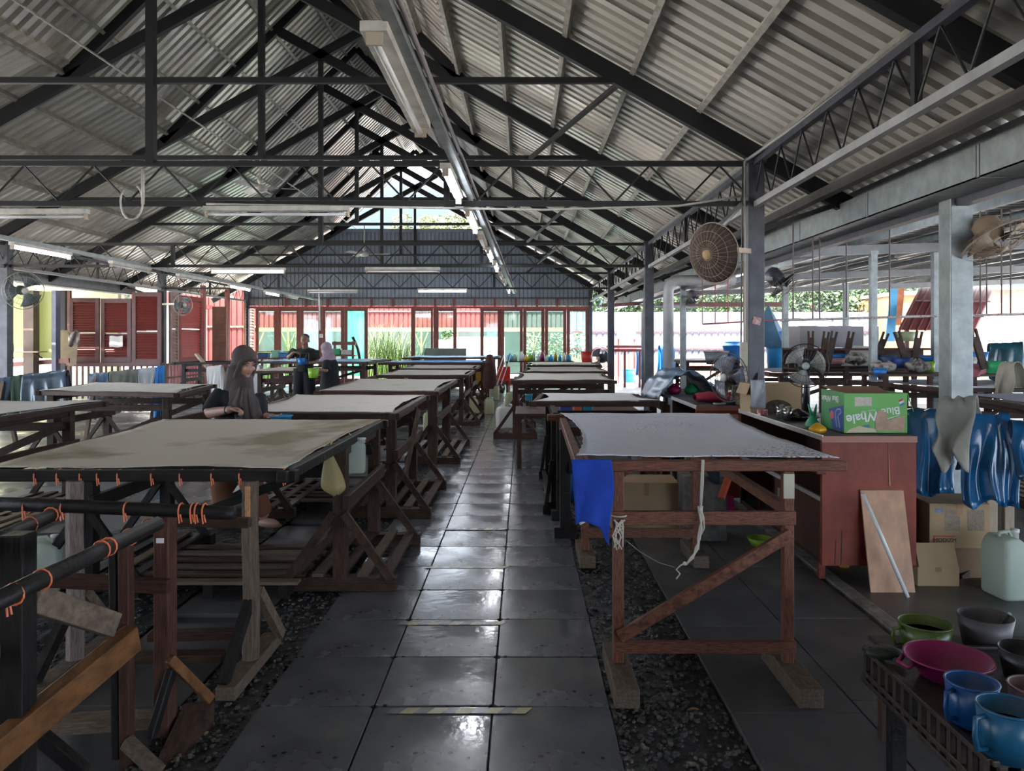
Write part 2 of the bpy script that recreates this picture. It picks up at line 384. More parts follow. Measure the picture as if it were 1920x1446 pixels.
for sgn in (-1, 1):
    kx = 2.95*sgn; ex = 7.42*sgn
    up = sheet_mesh((XC+0.03*sgn, 0, 8.4+RO+.08), (XC+kx*1.05, 0, 5.448+RO-0.02))
    lo = sheet_mesh((XC+kx*0.96, 0, zr(2.95)+RO+0.07), (XC+ex, 0, 7.1-0.56*7.42+RO))
    for me in (up, lo):
        me.materials.append(M_ROOF)
        y = Y0
        while y < Y1-0.9:
            o = bpy.data.objects.new('roof_sheet', me); COL.objects.link(o); attach(o, ceil); o.location = (0, y, R.uniform(-.002, .002)); y += 1.0
    # purlins (each a C section run of one bay)
    xs = [0.25, 0.95, 1.65, 2.35] + [2.95+0.70*k for k in range(7)]
    for x in xs:
        z = zr(x)+RO-0.045; X = XC+x*sgn
        for i in range(-1, len(YT)):
            ya = YT[i] if i >= 0 else Y0; yb = YT[i+1] if i+1 < len(YT) else Y1
            an = math.atan(1.0 if x < 2.9 else 0.56)*sgn
            mb = MB().bar((X, ya, z-0.02), (X, yb, z-0.02), 0.055, 0.09, up=(math.sin(an), 0, math.cos(an)))
            mb.o('purlin', M_PURL, ceil)
for s_ in (-1, 1): MB().bar((XC+.17*s_, Y0, 8.4+RO+.01), (XC+.17*s_, Y1, 8.4+RO+.01), .62, .02, up=(s_, 0, 1)).o('ridge_cap', M_ROOF, ceil)
# ---------------------------------------------------------------- trusses
ORD = ['just ahead of the camera and mostly out of view', 'nearest fully seen, over the near right column', 'second from the camera', 'third from the camera, with latticed tie', 'fourth from the camera', 'fifth from the camera, with latticed tie', 'sixth from the camera', 'farthest, against the gable wall']
def truss(i, Y, lat, col=M_STEEL):
    t = thing('roof_truss', (XC, Y, 4.0), 'black steel scissor roof truss, ' + ORD[i], 'roof truss', 'roof trusses')
    def m(name, p, q, w, h): return MB().bar(p, q, w, h, up=(0, 1, 0) if abs(p[0]-q[0]) < 1e-4 else None).o(name, col, t)
    for s in (-1, 1):
        m('rafter', (XC+7.3*s, Y, 7.1-0.56*7.3), (XC-0.80*s, Y, 7.1+0.56*0.80), 0.09, 0.175)
        m('upper_rafter', (XC+3.05*s, Y, 5.42), (XC, Y, 8.42), 0.09, 0.145)
    m('king_post', (XC, Y, 7.05), (XC, Y, 3.45 if lat else 4.31), 0.085, 0.085)
    m('collar', (XC-4.95, Y, 4.32), (XC+4.95, Y, 4.32), 0.06, 0.06)
    if lat:
        m('tie_chord', (XL, Y, 3.45), (XR, Y, 3.45), 0.05, 0.052); m('tie_chord', (XL, Y, 3.03), (XR, Y, 3.03), 0.05, 0.052)
        n = 17; dx = (XR-XL)/(2*n)
        for k in range(2*n):
            a = XL+dx*k; z0, z1 = (3.05, 3.43) if k % 2 == 0 else (3.43, 3.05)
            MB().tube([(a, Y, z0), (a+dx, Y, z1)], 0.011, 5).o('lattice_rod', col, t)
        for k in (0.26, 0.74):
            m('tie_post', (XL+(XR-XL)*k, Y, 3.03), (XL+(XR-XL)*k, Y, 3.45), 0.06, 0.06)
        for s, x in ((1, XR), (-1, XL)):
            m('knee_brace', (x-1.2*s if False else x+0.05*s, Y, 2.75), (x+0.95*s, Y, 3.05), 0.05, 0.05)
    return t
for i, Y in enumerate(YT[1:]):
    truss(i, Y, i in (1, 3, 5))
# diagonal wind braces
wb = thing('wind_brace', (1.0, 8.05, 4.3), 'pair of thin black diagonal wind braces under the right roof slope', 'brace')
for (a, b) in (((1.0, 8.1, 4.30), (0.10, 11.4, 4.30)), ((1.0, 14.8, 4.30), (0.1, 21.2, 4.30)), ((1.05, 21.2, 4.25), (0.1, 27.6, 4.0))):
    MB().bar(a, b, 0.05, 0.05).o('brace_rod', M_STEEL, wb)
# longitudinal lattice girders along both column rows
def girder(x, ya, yb, label):
    t = thing('lattice_girder', (x, (ya+yb)/2, 3.2), label, 'girder', 'lattice girders between the columns')
    MB().bar((x, ya, 3.45), (x, yb, 3.45), 0.06, 0.06).o('top_chord', M_STEELC, t)
    MB().bar((x, ya, 3.01), (x, yb, 3.01), 0.06, 0.06).o('bottom_chord', mat('dusty grey pipe', (0.34, 0.34, 0.34), 0.6), t)
    n = int((yb-ya)/0.55); d = (yb-ya)/(2*n)
    for k in range(2*n):
        z0, z1 = (3.03, 3.43) if k % 2 == 0 else (3.43, 3.03)
        MB().tube([(x, ya+d*k, z0), (x, ya+d*(k+1), z1)], 0.009, 5).o('lattice_rod', M_STEEL, t)
    MB().bar((x, (ya+yb)/2, 3.01), (x, (ya+yb)/2, 3.45), 0.05, 0.05, up=(0,1,0)).o('post', M_STEEL, t)
CY = [1.4, 8.05, 14.8, 21.2, 27.7]
for i in range(4):
    w = ['nearest the camera', 'second from the camera', 'third from the camera', 'farthest'][i]
    girder(XR, CY[i], CY[i+1], 'slim black lattice girder with grey lower pipe over the right columns, ' + w)
    if i > 0: girder(XL, CY[i], CY[i+1], 'slim black lattice girder over the left columns, ' + w)
# ---------------------------------------------------------------- main columns
def column(name, x, y, w, h, z, m, label, plate=True, d=None):
    t = thing(name, (x, y, 0), label, 'column', 'hall columns')
    d = d or w
    MB().box((x-w/2, y-d/2, 0), (x+w/2, y+d/2, z)).o('post', m, t, bev=0.008)
    if plate: MB().box((x-w*.8, y-d*.8, -0.004), (x+w*.8, y+d*.8, 0.02)).o('base_plate', M_STEELC, t)
    MB().box((x-w*.6, y-d*.6, z-0.06), (x+w*.6, y+d*.6, z)).o('cap_plate', m, t)
    return t
LR = ['', 'charcoal steel column with a sticker, nearest in the right row', 'charcoal steel column beside a wide drainpipe', 'slim dark column behind the right row of tables', 'dark corner column at the right end of the glass doors']
for i in range(1, 5):
    column('steel_column', XR, CY[i], 0.17 if i < 4 else 0.14, 3.5, 3.5, M_STEELC, LR[i])
LL = ['', '', 'dark steel column at the left edge carrying a fan', 'dark steel column between louvred shutters', 'dark corner column at the left end of the glass doors']
for i in range(2, 5):
    column('steel_column', XL, CY[i], 0.18, 3.5, 3.6, M_STEELC, LL[i])
# sticker, notice strip, conduit and junction boxes on the near column
c1 = thing('conduit', (XR-0.13, 7.9, 1.0), 'pale conduit with switch boxes running down the near right column', 'conduit')
MB().tube([(XR-0.13, 7.94, 0.2), (XR-0.13, 7.94, 3.45)], 0.013, 8).o('pipe', mat('cream conduit', (0.55, 0.48, 0.40), 0.5), c1, smooth=True)
MB().tube([(XR-0.17, 7.94, 0.9), (XR-0.165, 7.94, 2.2), (XR-0.15, 7.94, 3.4)], 0.008, 6).o('cable', M_BLKP, c1)
for z, h in ((1.48, 0.20), (1.20, 0.16), (1.36, 0.05)):
    MB().cbox((XR-0.15, 7.91, z), (0.07, 0.05, h)).o('switch_box', mat('ivory box', (0.55, 0.50, 0.38), 0.5), c1, bev=0.004)
st = MB().cbox((XR+0.0, 7.958, 1.80), (0.085, 0.004, 0.075), rot=Matrix.Rotation(0.25, 3, 'Y')).o('sticker', mat('red and white sticker', (0.45, 0.08, 0.07), 0.5, 0, 0.3, 25, col2=(0.65, 0.6, 0.58)))
tag(st, 'small torn red and white sticker on the near right column', 'sticker')
cbl = tag(MB().tube([(XR-0.10, 8.0, 3.47), (XR+0.02, 6.9, 3.52), (XR+0.03, 5.0, 3.50), (XR+0.05, 3.0, 3.52), (XR+.05, 1.0, 3.52)], 0.016, 8).o('conduit', mat('grey conduit', (0.42, 0.42, 0.40), 0.5), smooth=True), 'long grey conduit on top of the nearest right girder', 'conduit')
tag(MB().tube([(-6.0, 3.0, 5.62), (-6.0, 16, 5.60), (-6.0, 28, 5.62)], 0.016, 8).o('conduit', M_OFFW, smooth=True), 'thin pale conduit running along under the left roof slope', 'conduit')
cb2 = tag(MB().tube([(-3.3, 8.0, 3.02), (-1.5, 7.95, 2.98), (0.2, 7.95, 2.95), (1.6, 7.95, 2.99), (XR-.1, 7.95, 3.1)], 0.012, 8).o('cable', M_OFFW, smooth=True), 'pale cable sagging along the first latticed tie', 'cable')
# drainpipes
def pipe(pts, r, m, label, name='drainpipe'):
    return tag(MB().tube(pts, r, 14).o(name, m, smooth=True), label, 'pipe')
def elbow(a, c, b, r, n=6):
    a, b, c = Vector(a), Vector(b), Vector(c); pts = []
    p0 = c+(a-c).normalized()*r; p1 = c+(b-c).normalized()*r
    for k in range(n+1):
        t = k/n; pts.append(p0*(1-t)**2+c*2*t*(1-t)+p1*t*t)
    return [a]+pts+[b]
M_PVC = mat('grey white pvc', (0.42, 0.42, 0.43), 0.45)
pipe(elbow((2.74, 14.5, 0), (2.74, 14.5, 2.72), (4.0, 14.5, 2.75), 0.22), 0.10, M_PVC, 'wide grey drainpipe rising beside the second right column and bending right')
pipe(elbow((3.2, 20.5, 0.1), (3.2, 20.5, 2.5), (4.6, 20.5, 2.5), 0.2), 0.05, M_PVC, 'thin white drainpipe bending right behind the third right column')
# ---------------------------------------------------------------- gutters
def gutter(x0, x1, z0, z1, ya, yb, label, m=M_GALV):
    t = thing('roof_gutter', ((x0+x1)/2, (ya+yb)/2, z0), label, 'gutter')
    y = ya
    while y < yb-0.1:
        e = min(y+1.8, yb)
        MB().box((x0, y, z0), (x0+0.01, e-0.012, z1)).box((x0, y, z0), (x1, e-0.012, z0+0.01)).box((x1-0.01, y, z0), (x1, e-0.012, z1)).box((x0-.006, e-0.05, z0-.006), (x1, e-0.02, z0)).box((x0-.006, e-0.05, z0-.006), (x0, e-0.02, z1)).o('gutter_section', m, t)
        y = e
gutter(3.30, 3.62, 2.78, 3.02, Y0, 28.6, 'long pale galvanised box gutter along the right eave')
gutter(-11.45, -11.1, 2.90, 3.16, 12, 22.0, 'grey box gutter along the left eave', mat('grey gutter', (0.24, 0.25, 0.27), 0.5))
tag(MB().box((3.455, Y0, 2.99), (3.485, 28.6, 3.155)).o('flashing', M_GALV), 'galvanised flashing closing the gap above the right gutter', 'flashing')
# fascia pipe below right gutter
eb = MB().bar((3.66, Y0, 2.80), (3.66, 24.5, 2.80), 0.10, 0.16).o('eave_beam', M_STEELC); tag(eb, 'dark beam carrying the right gutter on the galvanised columns', 'beam')
ep = MB().bar((3.05, Y0, 3.09), (3.05, 28.6, 3.09), 0.09, 0.09).o('eave_beam', mat('brown grey eave beam', (0.13, 0.115, 0.10), 0.6)); tag(ep, 'brownish eave beam under the right roof edge above the gutter', 'beam')
# ---------------------------------------------------------------- annex roof on the right
def zan(x): return 3.02+0.035*(x-3.6)
anx = thing('ceiling_annex', (9, 10, 3.1), kind='structure')
am = sheet_mesh((3.5, 0, zan(3.5)+.12), (16.0, 0, zan(16)+.12), 5, 0.2, 0.04)
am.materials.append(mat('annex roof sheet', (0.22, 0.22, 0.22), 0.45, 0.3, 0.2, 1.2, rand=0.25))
y = Y0
while y < 24.2:
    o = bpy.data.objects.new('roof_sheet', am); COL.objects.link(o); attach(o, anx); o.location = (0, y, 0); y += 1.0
for x in [4.3+0.95*k for k in range(13)]:
    MB().bar((x, Y0, zan(x)+0.05), (x, 24.6, zan(x)+0.05), 0.06, 0.10).o('purlin', M_GALV, anx)
for yb in (1.1, 6.5, 11.9, 17.3, 22.7):
    MB().bar((3.6, yb, zan(3.6)-0.08), (16, yb, zan(16)-0.08), 0.10, 0.14).o('beam', mat('grey annex beam', (0.20, 0.21, 0.22), 0.5, 0.2), anx)
AC = [(3.66, 6.5, 'broad galvanised column in front of the blue tarpaulin rack', 0.19), (3.6, 11.9, 'galvanised annex column behind the near charcoal column', 0.12), (3.6, 17.3, 'slim grey annex column with a small fan', 0.12), (3.6, 22.7, 'slim grey annex column near the far tables', 0.12),
      (5.9, 17.3, 'slim pale annex column behind the blue tent', 0.12), (5.42, 11.9, 'peeling white annex column behind the pedestal fan', 0.10), (8.4, 20.0, 'thin grey annex column against the trees', 0.12), (6.6, 12.3, 'annex column with white pipe left of the broad galvanised column', 0.10), (11.6, 17.5, 'grey annex column in front of the pink wall', 0.16), (9.2, 11.9, 'thin annex column at the right edge', 0.12)]
for x, y, lb, w in AC:
    t = column('annex_column', x, y, w, 3, zan(x)-0.1, M_GALV if w < 0.15 or True else M_GALV, lb, d=w*1.0)

# unseen walls and a hidden left lean-to roof, added to block light
wf = thing('light_blocker_front', (XC, Y0-.1, 3), kind='structure')  # added behind the camera to cut the frontal light
x_ = XL-3
while x_ < 3.4:
    MB().box((x_, Y0-.12, -.05), (x_+1.17, Y0-.08, min(8.4, max(3.2, zr(x_-XC)+.1) if x_ < 3.6 else 3.2))).o('wall_panel', mat('light blocker sheet', (0.20, 0.21, 0.22), .7), wf); x_ += 1.18
wl_ = thing('light_blocker_left', (-13.4, 2, 1.5), kind='structure')  # added out of view to darken the near left roof
for k in range(6): MB().box((-13.45, Y0+k*1.15, -.05), (-13.4, Y0+k*1.15+1.14, 3.3)).o('wall_panel', mat('light blocker sheet', (0.20, 0.21, 0.22), .7), wl_)
aw = thing('added_shade_awning', (-13, 18, 3.1), kind='structure')  # added behind the left gutter to keep sun off the shutters
for k in range(14): MB().box((-15.5, 11.0+k*1.0, 3.16), (-11.4, 11.97+k*1.0, 3.19)).o('roof_sheet', mat('added awning sheet', (0.3, 0.3, 0.3), .6), aw)
# ---------------------------------------------------------------- far gable wall of ribbed sheets
YW = 27.75
wb_ = thing('wall_back', (XC, YW, 4), kind='structure')
def ribwall(x0, x1, z0f, z1f, Y, pitch=0.145, h=0.028, m=None, name='wall_panel', parent=None):
    mb = MB(); n = max(1, int(round((x1-x0)/pitch))); p = (x1-x0)/n; P = []
    for k in range(n): P += [(x0+k*p, 0), (x0+k*p+p*0.7, 0), (x0+k*p+p*0.8, h), (x0+k*p+p*0.92, h)]
    P.append((x1, 0))
    for x, d in P: mb.v += [(x, Y+d, z0f(x)), (x, Y+d, z1f(x))]
    for i in range(len(P)-1): mb.f.append((2*i, 2*i+2, 2*i+3, 2*i+1))
    return mb.o(name, m, parent)
x = XL
while x < XR-0.05:
    e = min(x+0.87, XR)
    ribwall(x, e, lambda a: 3.12, lambda a: min(zr(a-XC)+0.15, 5.55), YW, m=M_WALLP, parent=wb_)
    ribwall(x, e, lambda a: 2.84, lambda a: 3.12, YW-0.02, m=mat('paler wall sheet', (0.30, 0.31, 0.33), 0.5, 0.2, 0.1, 2), parent=wb_)
    x = e
MB().box((XC-2.95, YW-0.03, 5.50), (XC+2.95, YW+0.05, 5.62)).o('wall_cap', M_WALLP, wb_)
for z in (3.12,): MB().box((XL, YW-0.07, z-0.03), (XR, YW-0.03, z+0.03)).o('rail', M_STEELC, wb_)
# ---------------------------------------------------------------- folding glass doors (leaves one by one)
YD = 27.7
def px(p): return ax(p, YD)
dn = 0
hd = MB().box((XL, YD-0.06, 2.74), (XR, YD+0.04, 2.82)).o('trim_4', M_REDP); tag(hd, kind='structure')
for p in (537, 574, 615, 655, 697, 737, 779, 816, 851, 890, 928, 967, 1007, 1045): MB().box((px(p)-.04, YD-.06, 2.82), (px(p)+.04, YD-.01, 3.1)).o('cripple_post', M_REDW, hd)
def leaf(g0, g1, f0, f1, rz=0, top=2.74, bot=0.0, sill=0.22):
    """glass between pixel columns g0..g1, frame out to f0..f1"""
    global dn
    dn += 1
    d = thing('door_%d' % dn, (px(f0), YD, 0), kind='structure')
    st_ = MB().box((px(f0), YD-.04, bot), (px(g0), YD+.01, top)).o('stile', M_REDW, d, bev=.005)
    MB().box((px(g1), YD-.04, bot), (px(f1), YD+.01, top)).o('stile', M_REDW, d, bev=.005)
    MB().box((px(g0), YD-.04, top-.09), (px(g1), YD+.01, top)).o('top_rail', M_REDW, d)
    MB().box((px(g0), YD-.04, bot), (px(g1), YD+.01, bot+sill)).o('bottom_rail', M_REDW, d)
    MB().box((px(g0), YD-.018, bot+sill), (px(g1), YD-.010, top-.09)).o('pane', M_GLASS, d)
    MB().cbox((px(g0)-0.04, YD-.05, 1.0), (0.02, 0.02, 0.14)).o('handle', M_OFFW, st_)
    if rz: d.rotation_euler = (0, 0, rz)
    return d
for g0, g1, f0, f1, r in ((485.5,514.4,480,521.5,0),(527.5,556.5,522,563,0),(569.5,597.5,563.5,604,0),(610.6,639.6,604.5,646,0),(651.7,683.5,646.5,690,0),
                     (778.8,808,771,812,0),(822.5,849.6,812.5,856,0.10),(906.9,933,900.6,940,0.12),(945.4,974.6,940,980.5,0),(987,1015,981,1021,0),(1027.7,1055.8,1021.5,1062,0),(1068.3,1097.5,1062.5,1105,0)):
    leaf(g0, g1, f0, f1, r)
# mid bar across left leaves
tag(MB().box((px(480), YD-.10, 1.12), (px(566), YD-.06, 1.2)).o('trim_5', M_REDW), kind='structure')
gd = MB().grid(lambda u, v: (px(650)+(px(686)-px(650))*u, YD+0.12+0.03*math.sin(u*19+v*2), 0.3+2.38*v), 24, 6).o('green_drape', transl('translucent green sheet', (0.20, 0.68, 0.45), 0.6, 0.5), smooth=True)
tag(gd, 'translucent green plastic drape hanging behind the fifth glass door leaf', 'drape')

# ---------------------------------------------------------------- louvred shutters, left side
def louvre(name, x0, x1, z0, z1, Y, label, m=M_MAROON, ms=None, n=22, rz=0.0, gap=0.45, cat='shutter', group='louvred shutters'):
    t = thing(name, ((x0+x1)/2, Y, z0), label, cat, group)
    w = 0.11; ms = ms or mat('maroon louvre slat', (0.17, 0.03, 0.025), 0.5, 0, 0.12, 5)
    MB().box((x0, Y-.03, z0), (x0+w, Y+.03, z1)).o('stile', m, t, bev=.004); MB().box((x1-w, Y-.03, z0), (x1, Y+.03, z1)).o('stile', m, t, bev=.004)
    MB().box((x0+w, Y-.03, z1-.12), (x1-w, Y+.03, z1)).o('top_rail', m, t); MB().box((x0+w, Y-.03, z0), (x1-w, Y+.03, z0+.14)).o('bottom_rail', m, t)
    zz0 = z0+.14; zz1 = z1-.12; st = (zz1-zz0)/n
    for k in range(n):
        zc = zz0+st*(k+.5)
        if n > 12 and k == int(n*gap):
            MB().cbox(((x0+x1)/2, Y, zc-.01), (x1-x0-2*w+.01, 0.03, st*.62)).o('lock_rail', m, t); continue
        MB().cbox(((x0+x1)/2, Y, zc), (x1-x0-2*w+.01, 0.008, st*1.35), rot=Matrix.Rotation(-0.62, 3, 'X')).o('slat', ms, t)
    if rz: t.rotation_euler = (0, 0, rz)
    return t
YS = 21.0
louvre('louvred_shutter', ax(131, YS), ax(187, YS), az(680, YS), az(559, YS), YS, 'maroon louvred shutter, leftmost of the three dark ones')
louvre('louvred_shutter', ax(189, YS), ax(246, YS), az(680, YS), az(560, YS), YS+.02, 'maroon louvred shutter with a white paper pinned on it')
louvre('louvred_shutter', ax(248, YS-.1), ax(303, YS-.1), az(683, YS-.1), az(548, YS-.1), YS-.1, 'tallest dark maroon louvred shutter, beside the steel column')
pp = MB().grid(lambda u, v: (ax(205, 20.9)+0.36*u, 20.9-0.01*math.sin(6*u), az(651, 20.9)+0.30*v+0.01*math.sin(8*u)), 8, 6).o('paper_sheet', M_CLOTHW, thick=0.003); tag(pp, 'white paper sheet pinned to the middle maroon shutter', 'paper')
cp = MB().add([at(*p, 20.5) for p in ((109,619),(129,619),(146,640),(143,684),(131,687),(113,676))]+[at(*p, 20.52) for p in ((109,619),(129,619),(146,640),(143,684),(131,687),(113,676))], [(5,4,3,2,1,0),(6,7,8,9,10,11)]+[(i,(i+1)%6,6+(i+1)%6,6+i) for i in range(6)]).o('hardboard', mat('tan hardboard', (0.44, 0.34, 0.25), 0.7)); tag(cp, 'bent tan hardboard sheet leaning left of the maroon shutters', 'board')
cr = MB().grid(lambda u, v: at(128+22*u, 622+26*v+3*math.sin(7*u), 20.3+0.06*math.sin(9*u+5*v)), 8, 8).o('crumpled_bag', mat('crumpled pinkish bag', (0.36, 0.27, 0.25), 0.5, 0, 0.25, 12), smooth=True, thick=.004); tag(cr, 'crumpled pinkish paper bag hanging on the hardboard', 'bag')
# shutters on the left long wall beyond the column: seen obliquely
def wallx(px_, X=XL): return X*F/(px_-VX)
def louvre_side(pa, pb, yt, yb, label, mt, ms, n=20):
    ya, yb_ = wallx(pa), wallx(pb); Ym = (ya+yb_)/2
    z1 = az(yt, Ym); z0 = az(yb, Ym); L = yb_-ya
    t = louvre('louvred_shutter', XL, XL+L, z0, z1, ya, label, mt, ms, n)
    t.location = (XL, ya, z0); t.rotation_euler = (0, 0, math.pi/2)
    for c in t.children: c.matrix_parent_inverse = Matrix.Translation((-XL, -ya, -z0))
    return t
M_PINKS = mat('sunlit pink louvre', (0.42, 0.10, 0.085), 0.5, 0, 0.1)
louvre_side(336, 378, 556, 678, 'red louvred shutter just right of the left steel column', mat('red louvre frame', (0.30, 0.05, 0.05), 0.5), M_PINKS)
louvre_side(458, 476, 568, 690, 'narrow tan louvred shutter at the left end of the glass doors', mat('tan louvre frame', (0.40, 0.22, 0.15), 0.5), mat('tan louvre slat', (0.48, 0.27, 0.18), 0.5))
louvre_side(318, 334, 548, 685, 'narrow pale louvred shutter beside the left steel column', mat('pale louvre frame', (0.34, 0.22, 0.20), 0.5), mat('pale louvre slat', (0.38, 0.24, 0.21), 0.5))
dp = thing('folding_panel', at(399, 680, 24), 'tan louvred folding panel swung open in the left wall', 'panel')
MB().box((ax(398, 24), 24, 0.0), (ax(424, 24), 24.05, az(575, 24))).o('board', mat('tan panel', (0.45, 0.25, 0.17), 0.6), dp)
for k in range(14): MB().cbox(((ax(405, 24)+ax(422, 24))/2, 23.985, az(670-k*6, 24)), (0.24, 0.02, 0.03)).o('slat', mat('tan louvre slat', (0.48, 0.27, 0.18), 0.5), dp)
for k, p in enumerate((381, 426)):
    yy = wallx(p); tag(MB().box((XL-.06, yy-.08, 0.0), (XL+.06, yy+.08, 3.3)).o('wall_post', mat('faded red post', (0.36, 0.10, 0.09), 0.5)), ['faded red wall post left of the open tan panel', 'faded red wall post right of the open tan panel'][k], 'post')
# pink railing / low wall under those shutters
lw = thing('slatted_railing', (XL, 24, 0), 'pink slatted low railing under the left wall shutters', 'railing')
for k in range(30):
    yy = 21.5+k*0.2; MB().box((XL-.02, yy, 0.12), (XL+.02, yy+0.11, 0.92)).o('slat', mat('pink slat', (0.50, 0.16, 0.17), 0.5), lw)
for z in (0.1, 0.55, 0.93): MB().bar((XL+.03, 21.4, z), (XL+.03, 27.5, z), 0.04, 0.05).o('rail', M_REDW, lw)
# picket railing under the three dark shutters with yellow light behind
pr = thing('picket_railing', (ax(220, 21.3), 21.3, 0), 'dark slim picket railing below the three maroon shutters', 'railing')
for p in range(133, 308, 11): MB().cbox((ax(p, 21.3), 21.3, 0.45), (0.045, 0.03, 0.95)).o('picket', M_MAROON, pr)
for z in (0.90, 0.1): MB().bar((ax(130, 21.3), 21.3, z), (ax(308, 21.3), 21.3, z), 0.05, 0.06).o('rail', M_MAROON, pr)
# left bright corner: posts and translucent yellow sheets
M_YSH = transl('translucent yellow green sheet', (0.62, 0.66, 0.38), 0.6, 0.6)
for k, (a, b) in enumerate(((12, 50), (66, 102))):
    tag(MB().box((ax(a, 20), 20, az(672, 20)), (ax(b, 20), 20.01, az(546, 20))).o('window_%d' % (k+1), M_YSH), kind='structure')
tag(MB().box((ax(48, 19.8), 19.7, 0), (ax(67, 19.8), 19.95, az(545, 19.8))).o('timber_post', mat('brown post', (0.13, 0.085, 0.06), 0.6)), 'brown timber post between the yellow window sheets', 'post')
tag(MB().box((ax(101, 20), 19.9, 0), (ax(109, 20), 20.1, az(545, 20))).o('timber_post', mat('blue grey post', (0.16, 0.17, 0.24), 0.6)), 'slim blue grey post right of the yellow window sheets', 'post')
tag(MB().box((ax(112, 22), 22, 0), (ax(122, 22), 22.1, az(545, 22))).o('timber_post', M_WOODK), 'black narrow post beside the window sheets', 'post')
tag(MB().box((ax(124, 22.6), 22.6, 0), (ax(131, 22.6), 22.7, az(545, 22.6))).o('timber_post', M_WOODR), 'reddish narrow post left of the leftmost maroon shutter', 'post')
sh = thing('wall_shelf', at(40, 660, 19.4), 'thin pale shelf below the yellow window sheets', 'shelf')
MB().box((ax(14, 19.4), 19.2, az(661, 19.4)), (ax(80, 19.4), 19.6, az(659, 19.4))).o('board', M_PALE, sh)
MB().bar((ax(20, 19.5), 19.6, az(672, 19.4)), (ax(20, 19.5), 19.25, az(661, 19.4)), .03).o('bracket', M_WOODD, sh)
MB().bar((ax(74, 19.5), 19.6, az(672, 19.4)), (ax(74, 19.5), 19.25, az(661, 19.4)), .03).o('bracket', M_WOODD, sh)
for p, h, m_, lb in ((20, 0.20, M_YEL, 'yellow bottle standing on the pale shelf at the left edge'), (23.5, 0.25, M_JERRY, 'pale tall bottle beside the yellow one on the left shelf')):
    b = thing('bottle', at(p, 659, 19.3), lb, 'bottle'); c = at(p, 659, 19.3)
    MB().lathe([(0.03, 0), (0.032, h*.7), (0.012, h*.85), (0.012, h*.95)], 12, c).o('body', m_, b, smooth=True); MB().lathe([(0.014, h*.95), (0.014, h)], 10, c).o('cap', M_BLKP, b)
# left outer low wall rails
tag(MB().bar((ax(5, 20), 20, az(685, 20)), (ax(130, 20), 20, az(676, 20)), .06, .12).o('window_rail', M_REDW), 'red timber rail under the yellow window sheets', 'rail')

# ---------------------------------------------------------------- outdoors
def fence(name, x0, x1, z0, z1, Y, m, label, pitch=0.25, pw=1.0, rails=(), mr=None):
    t = thing(name, ((x0+x1)/2, Y, z0), label, 'fence')
    x = x0
    while x < x1-0.05:
        e = min(x+pw, x1); ribwall(x, e, lambda a: z0, lambda a: z1, Y, pitch, 0.04, m, 'fence_panel', t); x = e
    for z in rails: MB().bar((x0, Y-.05, z), (x1, Y-.05, z), .05, .07).o('rail', mr or m, t)
    return t
fence('sheet_fence', ax(470, 40), ax(945, 40), 2.12, 4.1, 40, M_TERRA, 'red corrugated fence on top of the wall behind the glass doors', rails=(3.1,), mr=M_STEELC)
fence('sheet_fence', ax(945, 40), ax(1062, 40), 2.12, 4.1, 40, mat('grey brown fence', (0.05, 0.05, 0.046), 0.6, rand=.1), 'grey brown fence seen through the right glass door leaves', rails=(3.1,), mr=M_STEELC)
rwl = thing('retaining_wall', (ax(700, 39.9), 39.8, 0), 'mossy grey retaining wall behind the glass doors', 'wall')
MB().box((ax(460, 39.9), 39.8, -.1), (ax(1060, 38), 40.3, 2.1)).o('wall_body', mat('mossy grey wall', (0.028, 0.042, 0.038), 0.8, 0, 0.3, 0.8), rwl)
yr = thing('yellow_railing', (ax(700, 37), 37, 0), 'pale yellow railing with X shaped braces behind the doors', 'railing')
M_YR = mat('pale yellow rail', (0.26, 0.20, 0.08), 0.6)
MB().box((ax(475, 37), 36.95, 2.02), (ax(1058, 37), 37.05, 2.2)).o('top_rail', M_YR, yr)
for p in (482, 541, 600, 655, 790, 1000):
    MB().bar((ax(p, 37), 37, -.08), (ax(p, 37), 37, 2.05), .07, up=(0,1,0)).o('post', M_YR, yr)
    for s in (-1, 1): MB().bar((ax(p, 37), 37, 1.2), (ax(p+s*13, 37), 37, 2.0), .05).o('brace', M_YR, yr)
tag(MB().box((ax(856, 36), 33, -.1), (ax(946, 36), 36.2, 1.75)).o('white_platform', mat('white plaster', (0.85, 0.83, 0.82), 0.8)), 'bright white raised platform outside the open doors', 'platform')
tag(MB().box((ax(820, 35), 34, -.1), (ax(852, 35), 35, 1.62)).o('white_platform', mat('white plaster', (0.85, 0.83, 0.82), 0.8)), 'bright white block outside left of the open doors', 'platform')
for p0, p1, lb in ((822, 852, 'clipped green hedge outside the tilted glass leaf'), (985, 1100, 'pale green shrubbery outside the right glass leaves')):
    r = random.Random(int(p0)); mb = MB()
    for i in range(1500):
        c = V(r.uniform(ax(p0, 33), ax(p1, 33)), 33+r.uniform(-.3, .3) + (1.5 if p0 < 900 else 0), (1.45+r.random()*.6) if p0 < 900 else r.uniform(0, 1.9)); s = .07
        a = Vector([r.uniform(-1, 1) for _ in range(3)]).normalized(); b = a.orthogonal().normalized()
        mb.add([c-a*s, c+b*s*.5, c+a*s, c-b*s*.5], [(0,1,2,3)])
    tag(mb.o('hedge', M_LEAFL), lb, 'shrub')
